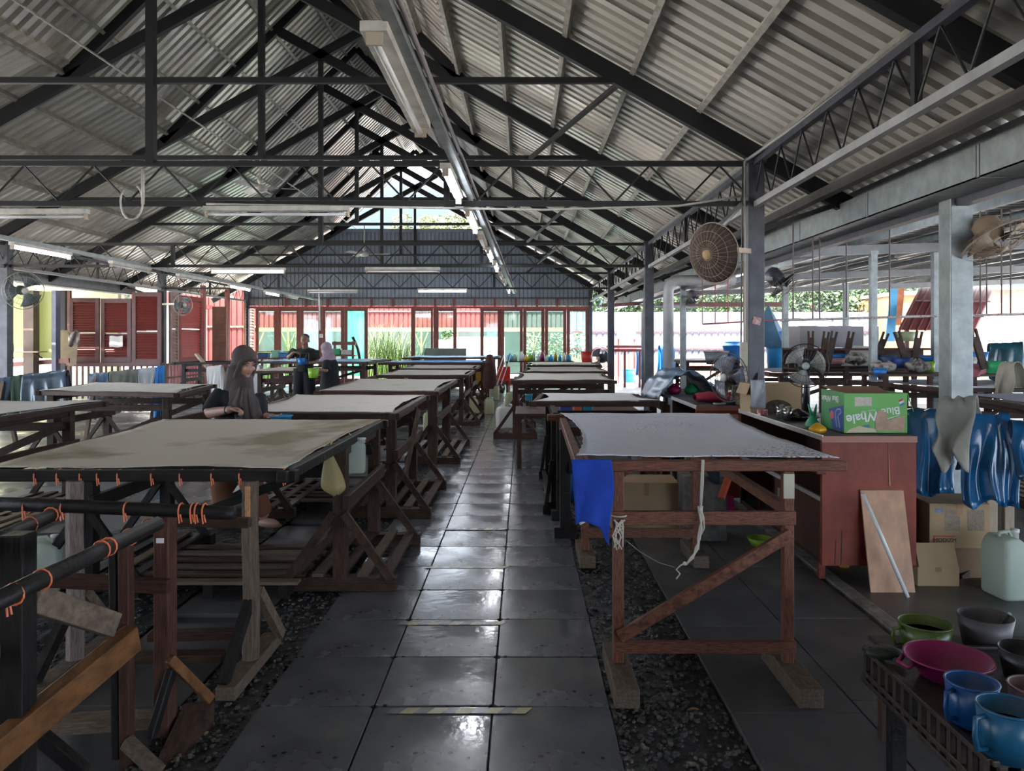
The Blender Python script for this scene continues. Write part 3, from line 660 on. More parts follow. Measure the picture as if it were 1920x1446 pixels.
# grass clumps
def clump(cx, cy, h, n, seed, label, spread=0.5, m=M_GRASS):
    r = random.Random(seed); mb = MB()
    for i in range(n):
        a = r.uniform(0, 6.28); b0 = V(cx+r.gauss(0, spread*.35), cy+r.gauss(0, spread*.3), -.09); hh = h*r.uniform(.5, 1.0); ln = r.uniform(.1, .55)*hh
        d = V(math.cos(a), math.sin(a), 0); w = V(-d.y, d.x, 0)*0.022
        pts = [b0+d*ln*(t**2)+V(0, 0, hh*(t-.18*t*t)) for t in (0, .35, .7, 1.0)]
        k = len(mb.v)
        for j, p in enumerate(pts): ww = w*(1-j/3.2); mb.v += [tuple(p-ww), tuple(p+ww)]
        for j in range(3): mb.f.append((k+2*j, k+2*j+1, k+2*j+3, k+2*j+2))
    return tag(mb.o('grass_clump', m), label, 'plant', 'tall grasses outside the doors')
for k, (p, h, w, n, lb) in enumerate(((705, 3.0, .9, 200, 'tall bright grass clump at the left of the open doorway'), (728, 3.3, .9, 200, 'tallest bright grass clump in the open doorway'), (755, 2.7, .9, 180, 'bright grass clump at the right of the open doorway'), (789, 1.7, .6, 140, 'grass clump behind the sixth glass leaf'), (590, 1.5, .5, 130, 'grass clump seen left of the man in the dark shirt'), (540, 1.2, .7, 120, 'low grass clump behind the second glass leaf'), (548, 3.3, .5, 80, 'tall pale reed clump behind the second glass leaf'), (500, 1.1, .7, 110, 'low grass clump behind the first glass leaf'))):
    clump(ax(p, 32.5), 32.5+.3*(k % 3), h, n, k+5, lb, w)
# trees
def tree(cx, cy, z0, crown, n, seed, label, m=M_LEAF, trunk=True, ls=0.25):
    n = int(n*2.3); ls *= .58
    r = random.Random(seed); t = thing('tree', (cx, cy, -.1), label, 'tree', 'trees outside')
    mb = MB(); rx, ry, rz_ = crown
    blobs = [V(cx+r.uniform(-.6, .6)*rx, cy+r.uniform(-.5, .5)*ry, z0+r.uniform(-.6, .6)*rz_) for _ in range(9)]
    for i in range(n):
        c = r.choice(blobs); d = Vector([r.gauss(0, 1) for _ in range(3)]).normalized()
        p = c+V(d.x*rx*.42, d.y*ry*.42, d.z*rz_*.42)*r.uniform(.6, 1.05); s = ls*r.uniform(.6, 1.2)
        a = Vector([r.uniform(-1, 1) for _ in range(3)]).normalized(); b = a.orthogonal().normalized()
        mb.add([p-a*s, p+b*s*.45, p+a*s, p-b*s*.45], [(0,1,2,3)])
    c = mb.o('foliage', m, t); c['kind'] = 'stuff'
    if trunk: MB().tube([(cx, cy, -.1), (cx+.2, cy, z0*.5), (cx, cy, z0)], [.25, .2, .1], 8).o('trunk', M_BARK, t)
    return t
sides = ['left', 'centre left', 'centre', 'centre right', 'right']
for k, (p, yt) in enumerate(((690, 428), (765, 411), (825, 408), (868, 409), (915, 424))):
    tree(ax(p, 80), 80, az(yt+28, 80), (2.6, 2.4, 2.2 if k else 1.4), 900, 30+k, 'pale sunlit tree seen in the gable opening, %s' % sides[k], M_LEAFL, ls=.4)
for k, (p, yt, Y, w) in enumerate(((1130, 560, 42, 3.5), (1200, 545, 42, 3.5), (1290, 545, 44, 4), (1370, 540, 42, 4), (1450, 540, 44, 4), (1520, 520, 38, 4), (1590, 530, 40, 4), (1660, 530, 38, 3), (1735, 535, 42, 2.5))):
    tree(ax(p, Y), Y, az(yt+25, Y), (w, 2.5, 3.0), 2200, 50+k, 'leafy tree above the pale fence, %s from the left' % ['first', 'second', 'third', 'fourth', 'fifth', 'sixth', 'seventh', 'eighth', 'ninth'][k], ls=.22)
hm = MB().grid(lambda u, v: (-260+520*u, 330+60*v, -2+(74+9*math.sin(u*7)+6*math.sin(u*17+1))*math.sin(min(1, v*1.3)*math.pi/2)*(1 if True else 0)), 40, 10).o('hills', mat('hazy blue hills', (0.022, 0.034, 0.050), 1.0), smooth=True)
tag(hm, kind='structure')
# pale fence on the right, sign, tents, tanks
fence('sheet_fence', ax(1060, 36), ax(1700, 36), 0.2, 2.92, 36, M_LILAC, 'long pale lilac corrugated fence beyond the annex', pitch=.3, pw=1.2, rails=(1.2, 2.0), mr=mat('pink fence rail', (0.14, 0.03, 0.035), .6))
fence('sheet_fence', ax(1060, 35.5), ax(1700, 35.5), -.1, 0.9, 35.4, mat('pink brown low wall', (0.16, 0.085, 0.075), .7, rand=.1), 'pinkish low wall at the foot of the pale fence', pitch=.4, pw=1.5)
fence('sheet_fence', ax(245, 34), ax(480, 34), -.1, 4.0, 34, M_TERRA, 'red corrugated fence seen through the left wall openings', rails=(2.2,), mr=M_YR)
fence('sheet_fence', ax(130, 25), ax(300, 25), -.1, 0.5, 25, mat('yellow orange sheets', (0.35, 0.24, 0.03), .7, 0, .2, 2), 'yellow and orange sheets behind the picket railing')
sb = thing('sill_beam', (ax(217, 21), 21.1, 0), 'dark timber sill carrying the three maroon shutters', 'beam')
MB().box((ax(129, 21), 20.85, .90), (ax(305, 21), 21.12, .985)).o('beam', M_MAROON, sb)
for p in (131, 190, 247, 303): MB().bar((ax(p, 21), 21.0, 0), (ax(p, 21), 21.0, .90), .05, .05, (0,1,0)).o('post', M_MAROON, sb)
# ================================================================ WORK TABLES (timber stands + stretched cloth)
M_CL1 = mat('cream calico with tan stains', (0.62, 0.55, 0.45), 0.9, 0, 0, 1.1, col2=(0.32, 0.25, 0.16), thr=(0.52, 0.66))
M_CL2 = mat('cream calico', (0.74, 0.69, 0.62), 0.9, 0, 0, 2.2, col2=(0.6, 0.53, 0.43), thr=(0.58, 0.72))
M_CLR = mat('white calico with brown specks', (0.76, 0.76, 0.84), 0.85, 0, 0.05, 1.5, vor=(50, 0.36, (0.17, 0.14, 0.12), 1.1))
M_CLRW = mat('white calico', (0.8, 0.79, 0.79), 0.9, 0, 0.05, 2)
M_CLC = mat('cream pale calico', (0.78, 0.73, 0.64), 0.9, 0, 0.05, 2)
M_CLG = mat('grey cover cloth', (0.27, 0.28, 0.33), 0.7, 0, 0.1, 2)
def stand(t, x, ya, yb, H, wood=M_WOODD, half=0.36, slats=5, mid=0.57, s=0.085, base=True, out=1, brace=True):
    hh = H-0.05
    for y in (ya, yb):
        MB().bar((x, y, 0.0), (x, y, hh), s, s, up=(0,1,0)).o('leg', wood, t, bev=.005)
        if base:
            MB().box((x-half, y-.045, 0.0), (x+half, y+.045, 0.085)).o('foot_beam', wood, t, bev=.005)
            if brace:
                for sg in (-1, 1): MB().bar((x+sg*.035, y-.06, 0.50), (x+sg*(half-.03), y-.05, 0.08), .035, .05).o('brace', wood, t)
    MB().bar((x, ya, hh-.03), (x, yb, hh-.03), .05, .08).o('top_rail', wood, t, bev=.004)
    if mid: MB().bar((x+.05*out, ya-.08, mid), (x+.05*out, yb+.08, mid), .04, .09).o('side_rail', wood, t, bev=.004)
    if slats and base:
        for k in range(slats):
            xx = x-half+.07+(2*half-.14)*k/(slats-1)
            MB().bar((xx, ya-.02, .095), (xx, yb+.02, .095), .07, .02).o('slat', M_WOODW if k % 2 else wood, t)
def frame(t, c, H, wood, w=.055, over=.06):
    fl_, fr_, br_, bl_ = [V(a[0], a[1], H) for a in c]
    for nm, a, b in (('front_bar', fl_, fr_), ('back_bar', bl_, br_), ('side_bar', fl_, bl_), ('side_bar', fr_, br_)):
        d = (b-a).normalized()*over
        off = V(0, 0, -.03 if nm != 'side_bar' else -.03)
        MB().bar(a-d+off, b+d+off, w, w).o(nm, wood, t, bev=.006)
def cloth(c, H, sag, m, label, scal=.05, name='stretched_cloth', nu=26, nv=26, group='cloths stretched on the work tables', lift=0.0, seed=1, rip=0.0, ties=None, ncusp=9, kx=.05):
    r = random.Random(seed)
    p = [V(a[0], a[1], H) for a in c]
    def f(u, v):
        cu = 4*u*(1-u); cv = 4*v*(1-v)
        cusp = 0.006*abs(math.sin(v*math.pi*ncusp)); cuspv = 0.007*abs(math.sin(u*math.pi*ncusp))
        uu = u + (0.5-u)*2*(kx*cv+cusp)*1.0; vv = v + (0.5-v)*2*(scal*cu*.5+cuspv)
        q = (p[0]*(1-uu)+p[1]*uu)*(1-vv) + (p[3]*(1-uu)+p[2]*uu)*vv
        z = -sag*(cu*cv)**.6 + .012*noise.noise(V(q.x*2.3, q.y*2.3, seed)) + rip*math.sin(q.x*14+q.y*3)*cv
        return (q.x, q.y, q.z+.006+z+lift)
    o = MB().grid(f, nu, nv).o(name, m, smooth=True, thick=.004)
    return tag(o, label, 'cloth', group)
def ties(t, pts, m=M_TIE, r=.034, axis=(1, 0, 0), tail=True):
    for p in pts:
        p = Vector(p); mb = MB().ring(p, axis, r*.86, .0034, 12, 5)
        if tail: mb.tube([p+V(0, -r*.86, -.01), p+V(.006, -r*.86-.004, -.045)], .003, 5).tube([p+V(.008, -r*.86, -.01), p+V(.015, -r*.86-.002, -.04)], .003, 5)
        mb.o('tie', m, t)
# ---- left row beside the aisle
def ltable(label, c, H, stands, wood, desc_cloth, m, sag=.05, seed=1, cloth_kw={}):
    cx = sum(a[0] for a in c)/4; cy = sum(a[1] for a in c)/4
    t = thing('work_table', (cx, cy, 0), label, 'table', 'timber work tables')
    frame(t, c, H, wood)
    for s in stands: stand(t, *s[:3], H, wood=s[3] if len(s) > 3 else wood, **(s[4] if len(s) > 4 else {}))
    if len(stands) > 1:
        xs = sorted(s[0] for s in stands)
        for y in (stands[0][1]+.05, stands[0][2]-.05): MB().bar((xs[0], y, H-.22), (xs[-1], y, H-.22), .04, .08).o('cross_rail', wood, t, bev=.004)
        MB().bar((xs[0], stands[0][2]-.1, .15), (xs[-1], stands[0][2]-.1, H-.2), .04, .07).o('cross_brace', wood, t)
    if m: cloth(c, H, sag, m, desc_cloth, seed=seed, **cloth_kw)
    return t
c1_ = [(-2.66, 3.75), (-1.16, 3.75), (-1.13, 6.08), (-2.86, 6.10)]
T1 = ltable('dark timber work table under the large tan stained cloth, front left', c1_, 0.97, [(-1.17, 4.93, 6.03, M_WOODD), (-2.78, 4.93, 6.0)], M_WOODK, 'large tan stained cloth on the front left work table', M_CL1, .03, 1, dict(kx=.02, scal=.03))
for x, m_ in ((-1.32, M_WOODW), (-2.17, mat('peeling pinkish timber', (0.26, 0.19, 0.17), .7, 0, .2, 14, bump=.5, col2=(0.12, 0.09, 0.07), coord='Generated'))):
    MB().tube([(x, 3.72, 0.0), (x+.004, 3.72, .35), (x-.004, 3.72, .7), (x, 3.72, 0.92)], [.043, .042, .041, .040], 8).o('post', m_, T1)
    MB().bar((x, 3.40, .03), (x, 4.05, .03), .09, .06).o('foot_bar', M_WOODW, T1, bev=.006)
    MB().bar((x, 3.70, .34), (x-.02, 3.43, .06), .04, .05).o('brace', M_WOODK, T1)
    MB().bar((x+.03, 3.74, .38), (x+.05, 4.02, .06), .04, .05).o('brace', M_WOODW, T1)
if True:
    MB().cbox((-1.32, 3.678, .80), (.026, .01, .20)).o('split_scar', mat('fresh split wood', (0.55, 0.27, 0.12), .7, 0, .2, 30), T1, bev=.004)
ties(T1, [(ax(p, 3.75), 3.75, .94) for p in (70, 112, 155, 187, 225, 288, 341, 400, 452, 533)])
ties(T1, [(-1.155+.003*k, 4.35+.33*k, .94) for k in range(6)], axis=(0, 1, 0), tail=False)
c2_ = [(-2.46, 6.62), (-1.12, 6.62), (-1.12, 8.72), (-2.60, 8.78)]
T2 = ltable('dark timber work table second from the front, left of the aisle', c2_, 0.975, [(-1.19, 6.94, 8.3), (-2.42, 6.94, 8.3)], M_WOODD, 'cream cloth second from the front, left of the aisle', M_CL2, .05, 2)
MB().bar((-1.10, 7.1, .30), (-1.02, 7.5, .92), .03, .05).o('leaning_brace', M_WOODW, T2)
c3_ = [(-2.54, 9.55), (-1.10, 9.5), (-1.08, 12.4), (-2.66, 12.4)]
ltable('dark timber work table third from the front, left of the aisle', c3_, 0.97, [(-1.17, 9.95, 11.7, M_WOODD, dict(s=.12)), (-2.45, 9.95, 11.7)], M_WOODR, 'cream cloth third from the front, left of the aisle', M_CL2, .05, 3)
c4_ = [(-2.62, 13.95), (-1.04, 13.95), (-1.04, 16.2), (-2.62, 16.2)]
ltable('dark timber work table fourth from the front, left of the aisle', c4_, 0.97, [(-1.16, 14.4, 15.9), (-2.5, 14.4, 15.9)], M_WOODD, 'cream cloth fourth from the front, left of the aisle', M_CL2, .05, 4)
c5_ = [(-2.75, 17.2), (-1.1, 17.2), (-1.1, 19.4), (-2.75, 19.4)]
ltable('dark timber work table fifth from the front, left of the aisle', c5_, 0.97, [(-1.22, 17.6, 19.1), (-2.6, 17.6, 19.1)], M_WOODR, 'pinkish cream cloth fifth from the front, left of the aisle', M_CL2, .04, 5)
c6_ = [(-3.8, 20.4), (-1.0, 20.4), (-1.0, 22.3), (-3.8, 22.3)]
t6 = ltable('timber work table under the strong blue sheet near the doors', c6_, 1.0, [(-1.1, 20.8, 22.0, M_WOODR), (-3.6, 20.8, 22.0, M_WOODR)], M_WOODR, 'strong blue plastic sheet over a table near the doors', M_TARPL, .05, 6, dict(rip=.01, lift=.01))
c7_ = [(-3.6, 23.2), (-.75, 23.2), (-.75, 25.4), (-3.6, 25.4)]
ltable('timber work table under the pale blue sheet, nearest the doors', c7_, 1.08, [(-.95, 23.6, 25.0, M_WOODR), (-3.4, 23.6, 25.0, M_WOODR)], M_WOODR, 'pale blue plastic sheet on the table nearest the doors', mat('pale blue sheet', (0.28, 0.52, 0.95), .6, 0, .1), .04, 7)
# ---- left outer row
cA = [(-6.1, 5.6), (-4.36, 5.6), (-4.36, 7.95), (-6.1, 7.95)]
ltable('dark timber work table at the left edge with a cream cloth', cA, 0.97, [(-4.50, 6.1, 7.6), (-5.9, 6.1, 7.6)], M_WOODD, 'cream cloth on the table at the left edge', M_CL2, .04, 8)
cB = [(-6.05, 9.6), (-4.15, 9.2), (-4.45, 11.0), (-6.35, 11.4)]
ltable('dark timber work table in front of the draped cloths, far left', cB, 0.97, [(-4.45, 9.6, 10.8), (-5.95, 9.7, 11.0)], M_WOODD, 'cream cloth on the table in front of the draped cloths', M_CL2, .04, 9)
cC = [(-5.6, 15.6), (-4.25, 15.6), (-4.25, 17.6), (-5.6, 17.6)]
ltable('timber work table where the man in the dark shirt works', cC, 0.98, [(-4.4, 15.9, 17.3), (-5.45, 15.9, 17.3)], M_WOODD, 'cream cloth on the table where the man works', M_CLC, .04, 10)
cD = [(-6.9, 20.0), (-4.0, 19.6), (-3.9, 22.4), (-7.0, 22.4)]
ltable('timber work table with a pale blue sheet behind the man', cD, 1.05, [(-4.2, 20.2, 21.8), (-6.6, 20.2, 21.8)], M_WOODD, 'pale blue sheet on the table behind the man', mat('grey blue sheet', (0.26, 0.44, 0.75), .4, 0, .1), .05, 11)
ltable('empty dark timber table frame before the red louvred shutter', [(-8.9, 19.6), (-7.2, 19.6), (-7.2, 21), (-8.9, 21)], 1.04, [(-7.35, 19.8, 20.8), (-8.75, 19.8, 20.8)], M_WOODK, '', None)
# ---- right row
cR = [(.25, 3.62), (1.49, 3.62), (1.56, 5.80), (.28, 5.80)]
TR = thing('work_table', (.9, 4.7, 0), 'reddish timber work table at the front right with a speckled white cloth', 'table', 'timber work tables')
HR = 1.045
M_RW = mat('scuffed red brown timber', (0.19, 0.075, 0.045), 0.55, 0, 0, 16, spec=0.22, col2=(0.08, 0.03, 0.02), thr=(.42, .6), bump=0.4, bscale=30, coord='Generated')
for nm, a, b in (('front_bar', (.24, 3.62, HR-.035), (1.52, 3.62, HR-.035)), ('back_bar', (.18, 5.8, HR-.03), (1.62, 5.8, HR-.03)), ('side_bar', (.27, 3.6, HR-.05), (.30, 5.85, HR-.05)), ('side_bar', (1.40, 3.6, HR-.05), (1.50, 5.85, HR-.05))):
    MB().bar(a, b, .05, .05).o(nm, M_RW, TR, bev=.006)
XLg, XRg = .447, 1.245
for x in (XLg, XRg):
    MB().bar((x, 3.62, .085), (x, 3.62, HR-.06), .05, .05, up=(0,1,0)).o('leg', M_RW, TR, bev=.005)
    MB().bar((x, 5.55, .085), (x, 5.55, HR-.06), .055, .05, up=(0,1,0)).o('leg', M_RW, TR, bev=.005)
    MB().box((x-.05, 3.33, 0), (x+.06, 3.86, .085)).o('foot_block', M_WOODW, TR, bev=.006)
    MB().box((x-.05, 5.38, 0), (x+.06, 5.85, .085)).o('foot_block', M_WOODW, TR, bev=.006)
    MB().bar((x, 3.62, .80), (x, 5.55, .80), .04, .05).o('side_rail', M_RW, TR)
MB().box((XLg-.03, 3.585, .735), (XRg+.03, 3.615, .80)).o('mid_rail', M_RW, TR, bev=.004)
MB().box((XLg-.02, 3.585, .135), (XRg+.03, 3.615, .19)).o('low_rail', M_RW, TR, bev=.004)
MB().bar((XLg, 3.57, .22), (XRg, 3.57, .70), .03, .055).o('diagonal_brace', M_RW, TR, bev=.003)
MB().box((XLg, 5.52, .18), (XRg, 5.56, .24)).o('low_rail', M_RW, TR)
MB().bar((XLg, 5.52, .52), (XRg, 5.52, .92), .03, .07).o('diagonal_brace', M_RW, TR)
MB().box((XRg-.028, 3.586, .86), (XRg+.022, 3.592, HR-.07)).o('tape_wrap', mat('yellowed tape', (0.50, 0.48, 0.36), .5), TR)
cloth(cR, HR, .045, M_CLR, 'speckled white cloth on the front right work table', kx=.065, scal=.02, seed=12, ncusp=11, nu=34, nv=34)
bt = MB().grid(lambda u, v: (ax(1072, 3.55)+(.185+.012*math.sin(v*5))*u+.02*v*(1-u), 3.575-.012*math.sin(u*9+v*4)*v-.02*v, HR-.0-.30*v*(1-.05*math.sin(u*6))-(.09*max(0, u-.72)/.28*v)), 24, 26).o('towel', mat('royal blue towel', (0.008, 0.055, 0.42), .9, 0, .15, 5, bump=.3, bscale=60), smooth=True, thick=.008)
tag(bt, 'royal blue towel hanging from the front right table corner', 'towel')
rp_ = thing('rope', (.85, 3.57, HR), 'knotted off white rope hanging at the front of the right table', 'rope')
MB().tube([at(1317, 862, 3.575), at(1315, 900, 3.565), at(1313, 955, 3.56)], .0045, 6).tube([at(1319, 862, 3.575), at(1318, 905, 3.565), at(1314, 955, 3.558)], .0045, 6).o('cord', M_ROPE, rp_, smooth=True)
kn = MB(); r = random.Random(2)
for k in range(5):
    pts = [at(1313+r.uniform(-3, 3)+dx, y, 3.55) for dx, y in ((0, 948), (1, 970), (3, 990), (-2, 1010), (-8, 1030), (-16, 1045), (-26, 1058))]
    kn.tube([p+V(r.uniform(-.006, .006), 0, r.uniform(-.004, .004)) for p in pts], .004, 5)
kn.tube([at(p, y, 3.55) for p, y in ((1287, 1056), (1276, 1060), (1268, 1068), (1275, 1076), (1268, 1086))], .004, 5).ell(at(1313, 958, 3.55), (.012, .01, .016)).ell(at(1284, 1057, 3.55), (.01, .008, .01))
kn.o('frayed_tail', M_ROPE, rp_, smooth=True)
MB().tube([at(p, y, 3.59) for p, y in ((1172, 1012), (1200, 1035), (1235, 1055), (1265, 1064))], .0018, 5).o('thin_string', mat('thin grey string', (0.25, 0.24, 0.22)), rp_)
rp2 = thing('rope', (.46, 3.57, .78), 'tangled white string tied round the front left leg of the right table', 'rope')
k2 = MB()
for k in range(7):
    k2.tube([at(1156+r.uniform(-6, 16)+dx, y, 3.565) for dx, y in ((0, 975), (2, 990), (-2, 1005), (1, 1020+r.uniform(0, 12)))], .0035, 5)
k2.ring(at(1161, 966, 3.6), (0, 0, 1), .035, .004, 14, 5)
k2.o('strands', M_ROPE, rp2, smooth=True)
# second to fifth tables on the right
def rtable(label, c, H, stands, clab, m, seed, **kw):
    return ltable(label, c, H, stands, M_WOODD, clab, m, .03, seed, kw)
rtable('dark timber work table second from the front, right of the aisle', [(.12, 7.96), (1.42, 7.96), (1.30, 9.0), (.22, 9.05)], .97, [(.30, 7.1, 8.9, M_WOODK, dict(half=.12, slats=3)), (1.50, 8.1, 8.9, M_WOODR, dict(half=.15, slats=3))], 'white cloth second from the front, right of the aisle', M_CLRW, 13, kx=.09)
rtable('dark timber work table third from the front, right of the aisle', [(-.13, 12.1), (1.42, 12.1), (1.50, 14.6), (-.02, 14.6)], .97, [(-.13, 12.55, 14.2, M_WOODR), (1.45, 12.55, 14.2)], 'cream cloth third from the front, right of the aisle', M_CLC, 14)
rtable('dark timber work table fourth from the front, right of the aisle', [(.05, 15.5), (1.72, 15.5), (1.72, 18.0), (.08, 18.0)], .97, [(.1, 15.9, 17.6), (1.6, 15.9, 17.6)], 'cream cloth fourth from the front, right of the aisle', M_CLC, 15)
rtable('dark timber work table fifth from the front, right of the aisle', [(.15, 19.6), (1.95, 19.6), (1.95, 21.9), (.15, 21.9)], .97, [(.3, 19.9, 21.6), (1.8, 19.9, 21.6)], 'cream cloth fifth from the front, right of the aisle', M_CLC, 16)
st5 = thing('timber_stand', (.33, 6.7, 0), 'black timber stand without cloth behind the front right table', 'stand')
stand(st5, .34, 6.25, 6.85, .93, wood=M_WOODK, half=.09, slats=0, brace=False)
for z in (.25, .35, .45): MB().bar((.34, 6.2, z), (.34, 6.9, z), .03, .03).o('rail', M_WOODK, st5)
# ---- annex tables
rtable('timber work table with a white cloth, nearest in the annex', [(5.55, 10.1), (7.6, 10.1), (7.4, 12.2), (5.2, 12.2)], .97, [(5.7, 10.4, 11.9), (7.2, 10.4, 11.9)], 'white cloth on the annex table behind the broad column', M_CLRW, 17)
rtable('timber work table with a grey cloth at the right edge', [(4.85, 7.0), (6.9, 7.0), (7.0, 9.1), (5.1, 9.1)], .97, [(5.1, 7.3, 8.8), (6.6, 7.3, 8.8)], 'grey cloth on the annex table at the right edge', M_CLG, 18)
rtable('timber work table with a grey cloth behind the pedestal fan', [(4.6, 14.2), (7.2, 14.0), (7.5, 16.2), (4.7, 16.5)], 1.0, [(4.9, 14.6, 16.0), (6.8, 14.6, 16.0)], 'grey cloth on the annex table behind the pedestal fan', mat('blue grey cover', (0.24, 0.28, 0.35), .6), 19)
rtable('timber work table with a grey sheet left of the near charcoal column', [(3.75, 18.2), (5.4, 18.2), (5.4, 20), (3.75, 20)], 1.12, [(3.95, 18.5, 19.7, M_WOODR), (5.2, 18.5, 19.7, M_WOODR)], 'pale grey sheet on the table left of the charcoal column', mat('pale grey sheet', (0.40, 0.40, 0.46), .5), 20)

# ---- empty frame in the left foreground
T0 = thing('empty_frame', (-1.6, 2.6, 0), 'empty black timber stretching frame with orange ties, left foreground', 'frame')
def tb(nm, pts, r, m): return MB().tube(pts, r, 8).o(nm, m, T0, smooth=True)
tb('cross_bar', [at(-60, 943, 3.0), at(150, 950, 3.0), at(420, 962, 3.0), at(440, 962, 3.0)], .027, M_WOODK)
tb('side_bar', [at(295, 982, 2.72), at(150, 1052, 2.22), at(70, 1090, 2.02), at(-160, 1205, 1.62)], .026, M_WOODK)
tb('side_bar', [at(100, 965, 2.85), at(0, 1010, 2.5), at(-160, 1090, 2.05)], .026, M_WOODK)
ties(T0, [at(p, 950+p*.02, 3.0) for p in (50, 120, 238, 340, 362, 370, 384)], r=.032)
for p, q, Y in ((280, 987, 2.69), (243, 1007, 2.55), (203, 1025, 2.38), (190, 1031, 2.34), (78, 1087, 2.04), (25, 1115, 1.93), (56, 984, 2.69), (95, 966, 2.83)):
    ties(T0, [at(p, q, Y)], axis=(0, 1, 0), r=.031, tail=p < 60)
def lb(nm, a, b, w, h, m, up=None): return MB().bar(a, b, w, h, up).o(nm, m, T0, bev=.005)
px1 = ax(310, 3.12)
lb('post', (px1, 3.12, 0), (px1, 3.12, az(962, 3.12)), .062, .08, M_WOODR, (0,1,0))
lb('post', (ax(222, 2.95), 2.95, az(1420, 2.95)), (ax(215, 2.95), 2.95, az(1010, 2.95)), .03, .05, M_WOODK, (0,1,0))
lb('post', (ax(239, 2.93), 2.93, az(1440, 2.93)), (ax(236, 2.93), 2.93, az(1010, 2.93)), .04, .05, M_WOODR, (0,1,0))
lb('post', (ax(33, 2.45), 2.45, 0), (ax(33, 2.45), 2.45, az(1000, 2.45)), .078, .08, M_WOODK, (0,1,0))
lb('rail', at(70, 1086, 3.06), at(318, 1100, 3.06), .04, .055, M_WOODR)
lb('rail', at(330, 978, 3.2), at(470, 980, 3.2), .04, .04, M_WOODD)
lb('diagonal_beam', at(-60, 1455, 2.25), at(250, 1195, 2.9), .06, .10, M_WOODO)
lb('diagonal_beam', at(60, 1122, 2.5), at(212, 1172, 2.85), .05, .085, M_WOODW)
lb('foot_brace', at(318, 1235, 3.08), at(395, 1312, 3.25), .03, .04, M_WOODO)
lb('foot_brace', at(322, 1255, 3.10), at(283, 1385, 3.0), .03, .055, M_WOODK)
lb('foot_brace', at(236, 1390, 2.9), at(300, 1450, 2.86), .04, .05, M_WOODW)
lb('foot_brace', at(75, 1380, 2.6), at(160, 1450, 2.6), .04, .05, M_WOODK)
MB().add([at(345, 1320, 3.2), at(402, 1312, 3.3), at(400, 1350, 3.22), at(320, 1455, 2.9), at(280, 1455, 2.86)] + [p-V(0, 0, .05) for p in (at(345, 1320, 3.2), at(402, 1312, 3.3), at(400, 1350, 3.22), at(320, 1455, 2.9), at(280, 1455, 2.86))],
         [(4,3,2,1,0),(5,6,7,8,9)]+[(i,(i+1)%5,5+(i+1)%5,5+i) for i in range(5)]).o('foot_board', M_WOODD, T0)
lb('foot_board', at(85, 1360, 3.12), at(330, 1345, 3.2), .10, .05, M_WOODW)
lb('foot_board', at(280, 1192, 3.9), at(445, 1188, 3.95), .08, .04, M_WOODD)
lb('foot_board', at(240, 1233, 3.75), at(420, 1230, 3.8), .08, .04, M_WOODD)
lb('rail', at(-60, 1245, 2.3), at(45, 1195, 2.55), .04, .05, M_WOODW)
MB().cbox(at(300, 1014, 3.07), (.03, .004, .02)).o('paper_label', M_CLOTHW, T0)
# pallets lying between the left tables
for (x, y, w, d, n, lb_) in ((-1.95, 5.2, 1.1, .9, 6, 'dark slatted timber pallet under the front left table'), (-2.0, 7.6, 1.0, .8, 5, 'dark slatted timber pallet under the second left table'), (-4.9, 6.9, 1.0, .9, 6, 'dark slatted timber pallet under the table at the left edge')):
    t = thing('pallet', (x, y, 0), lb_, 'pallet')
    for k in (-1, 0, 1): MB().box((x+k*w*.42-.03, y-d/2, 0), (x+k*w*.42+.03, y+d/2, .08)).o('bearer', M_WOODK, t)
    for k in range(n): yy = y-d/2+.05+(d-.1)*k/(n-1); MB().box((x-w/2, yy-.04, .08), (x+w/2, yy+.04, .10)).o('slat', M_WOODD if k % 2 else M_WOODW, t, bev=.003)
# ================================================================ CEILING FIXTURES
def fixture(name, c, L, along, lit, label, w=.09, group='fluorescent batten lights', tilt=0):
    """batten light centred at c; along 'x' or 'y'"""
    c = Vector(c); t = thing(name, c, label, 'light', group); a = V(1,0,0) if along == 'x' else V(0,1,0)
    s = V(0,1,0) if along == 'x' else V(1,0,0)
    hs_ = MB().bar(c-a*L/2+V(0,0,.035), c+a*L/2+V(0,0,.035), w, .05).o('housing', M_OFFW, t, bev=.004)
    for k in (-1, 1): MB().bar(c+a*(k*(L/2-.012))+V(0,0,-.015), c+a*(k*(L/2-.03))+V(0,0,-.015), w*.6, .07).o('end_cap', mat('yellowed end cap', (0.5, 0.42, 0.33), .6), hs_)
    MB().tube([c-a*(L/2-.03)+V(0,0,-.022), c+a*(L/2-.03)+V(0,0,-.022)], .017, 10).o('tube', M_TUBE if lit else M_TUBEOFF, t, smooth=True)
    return t
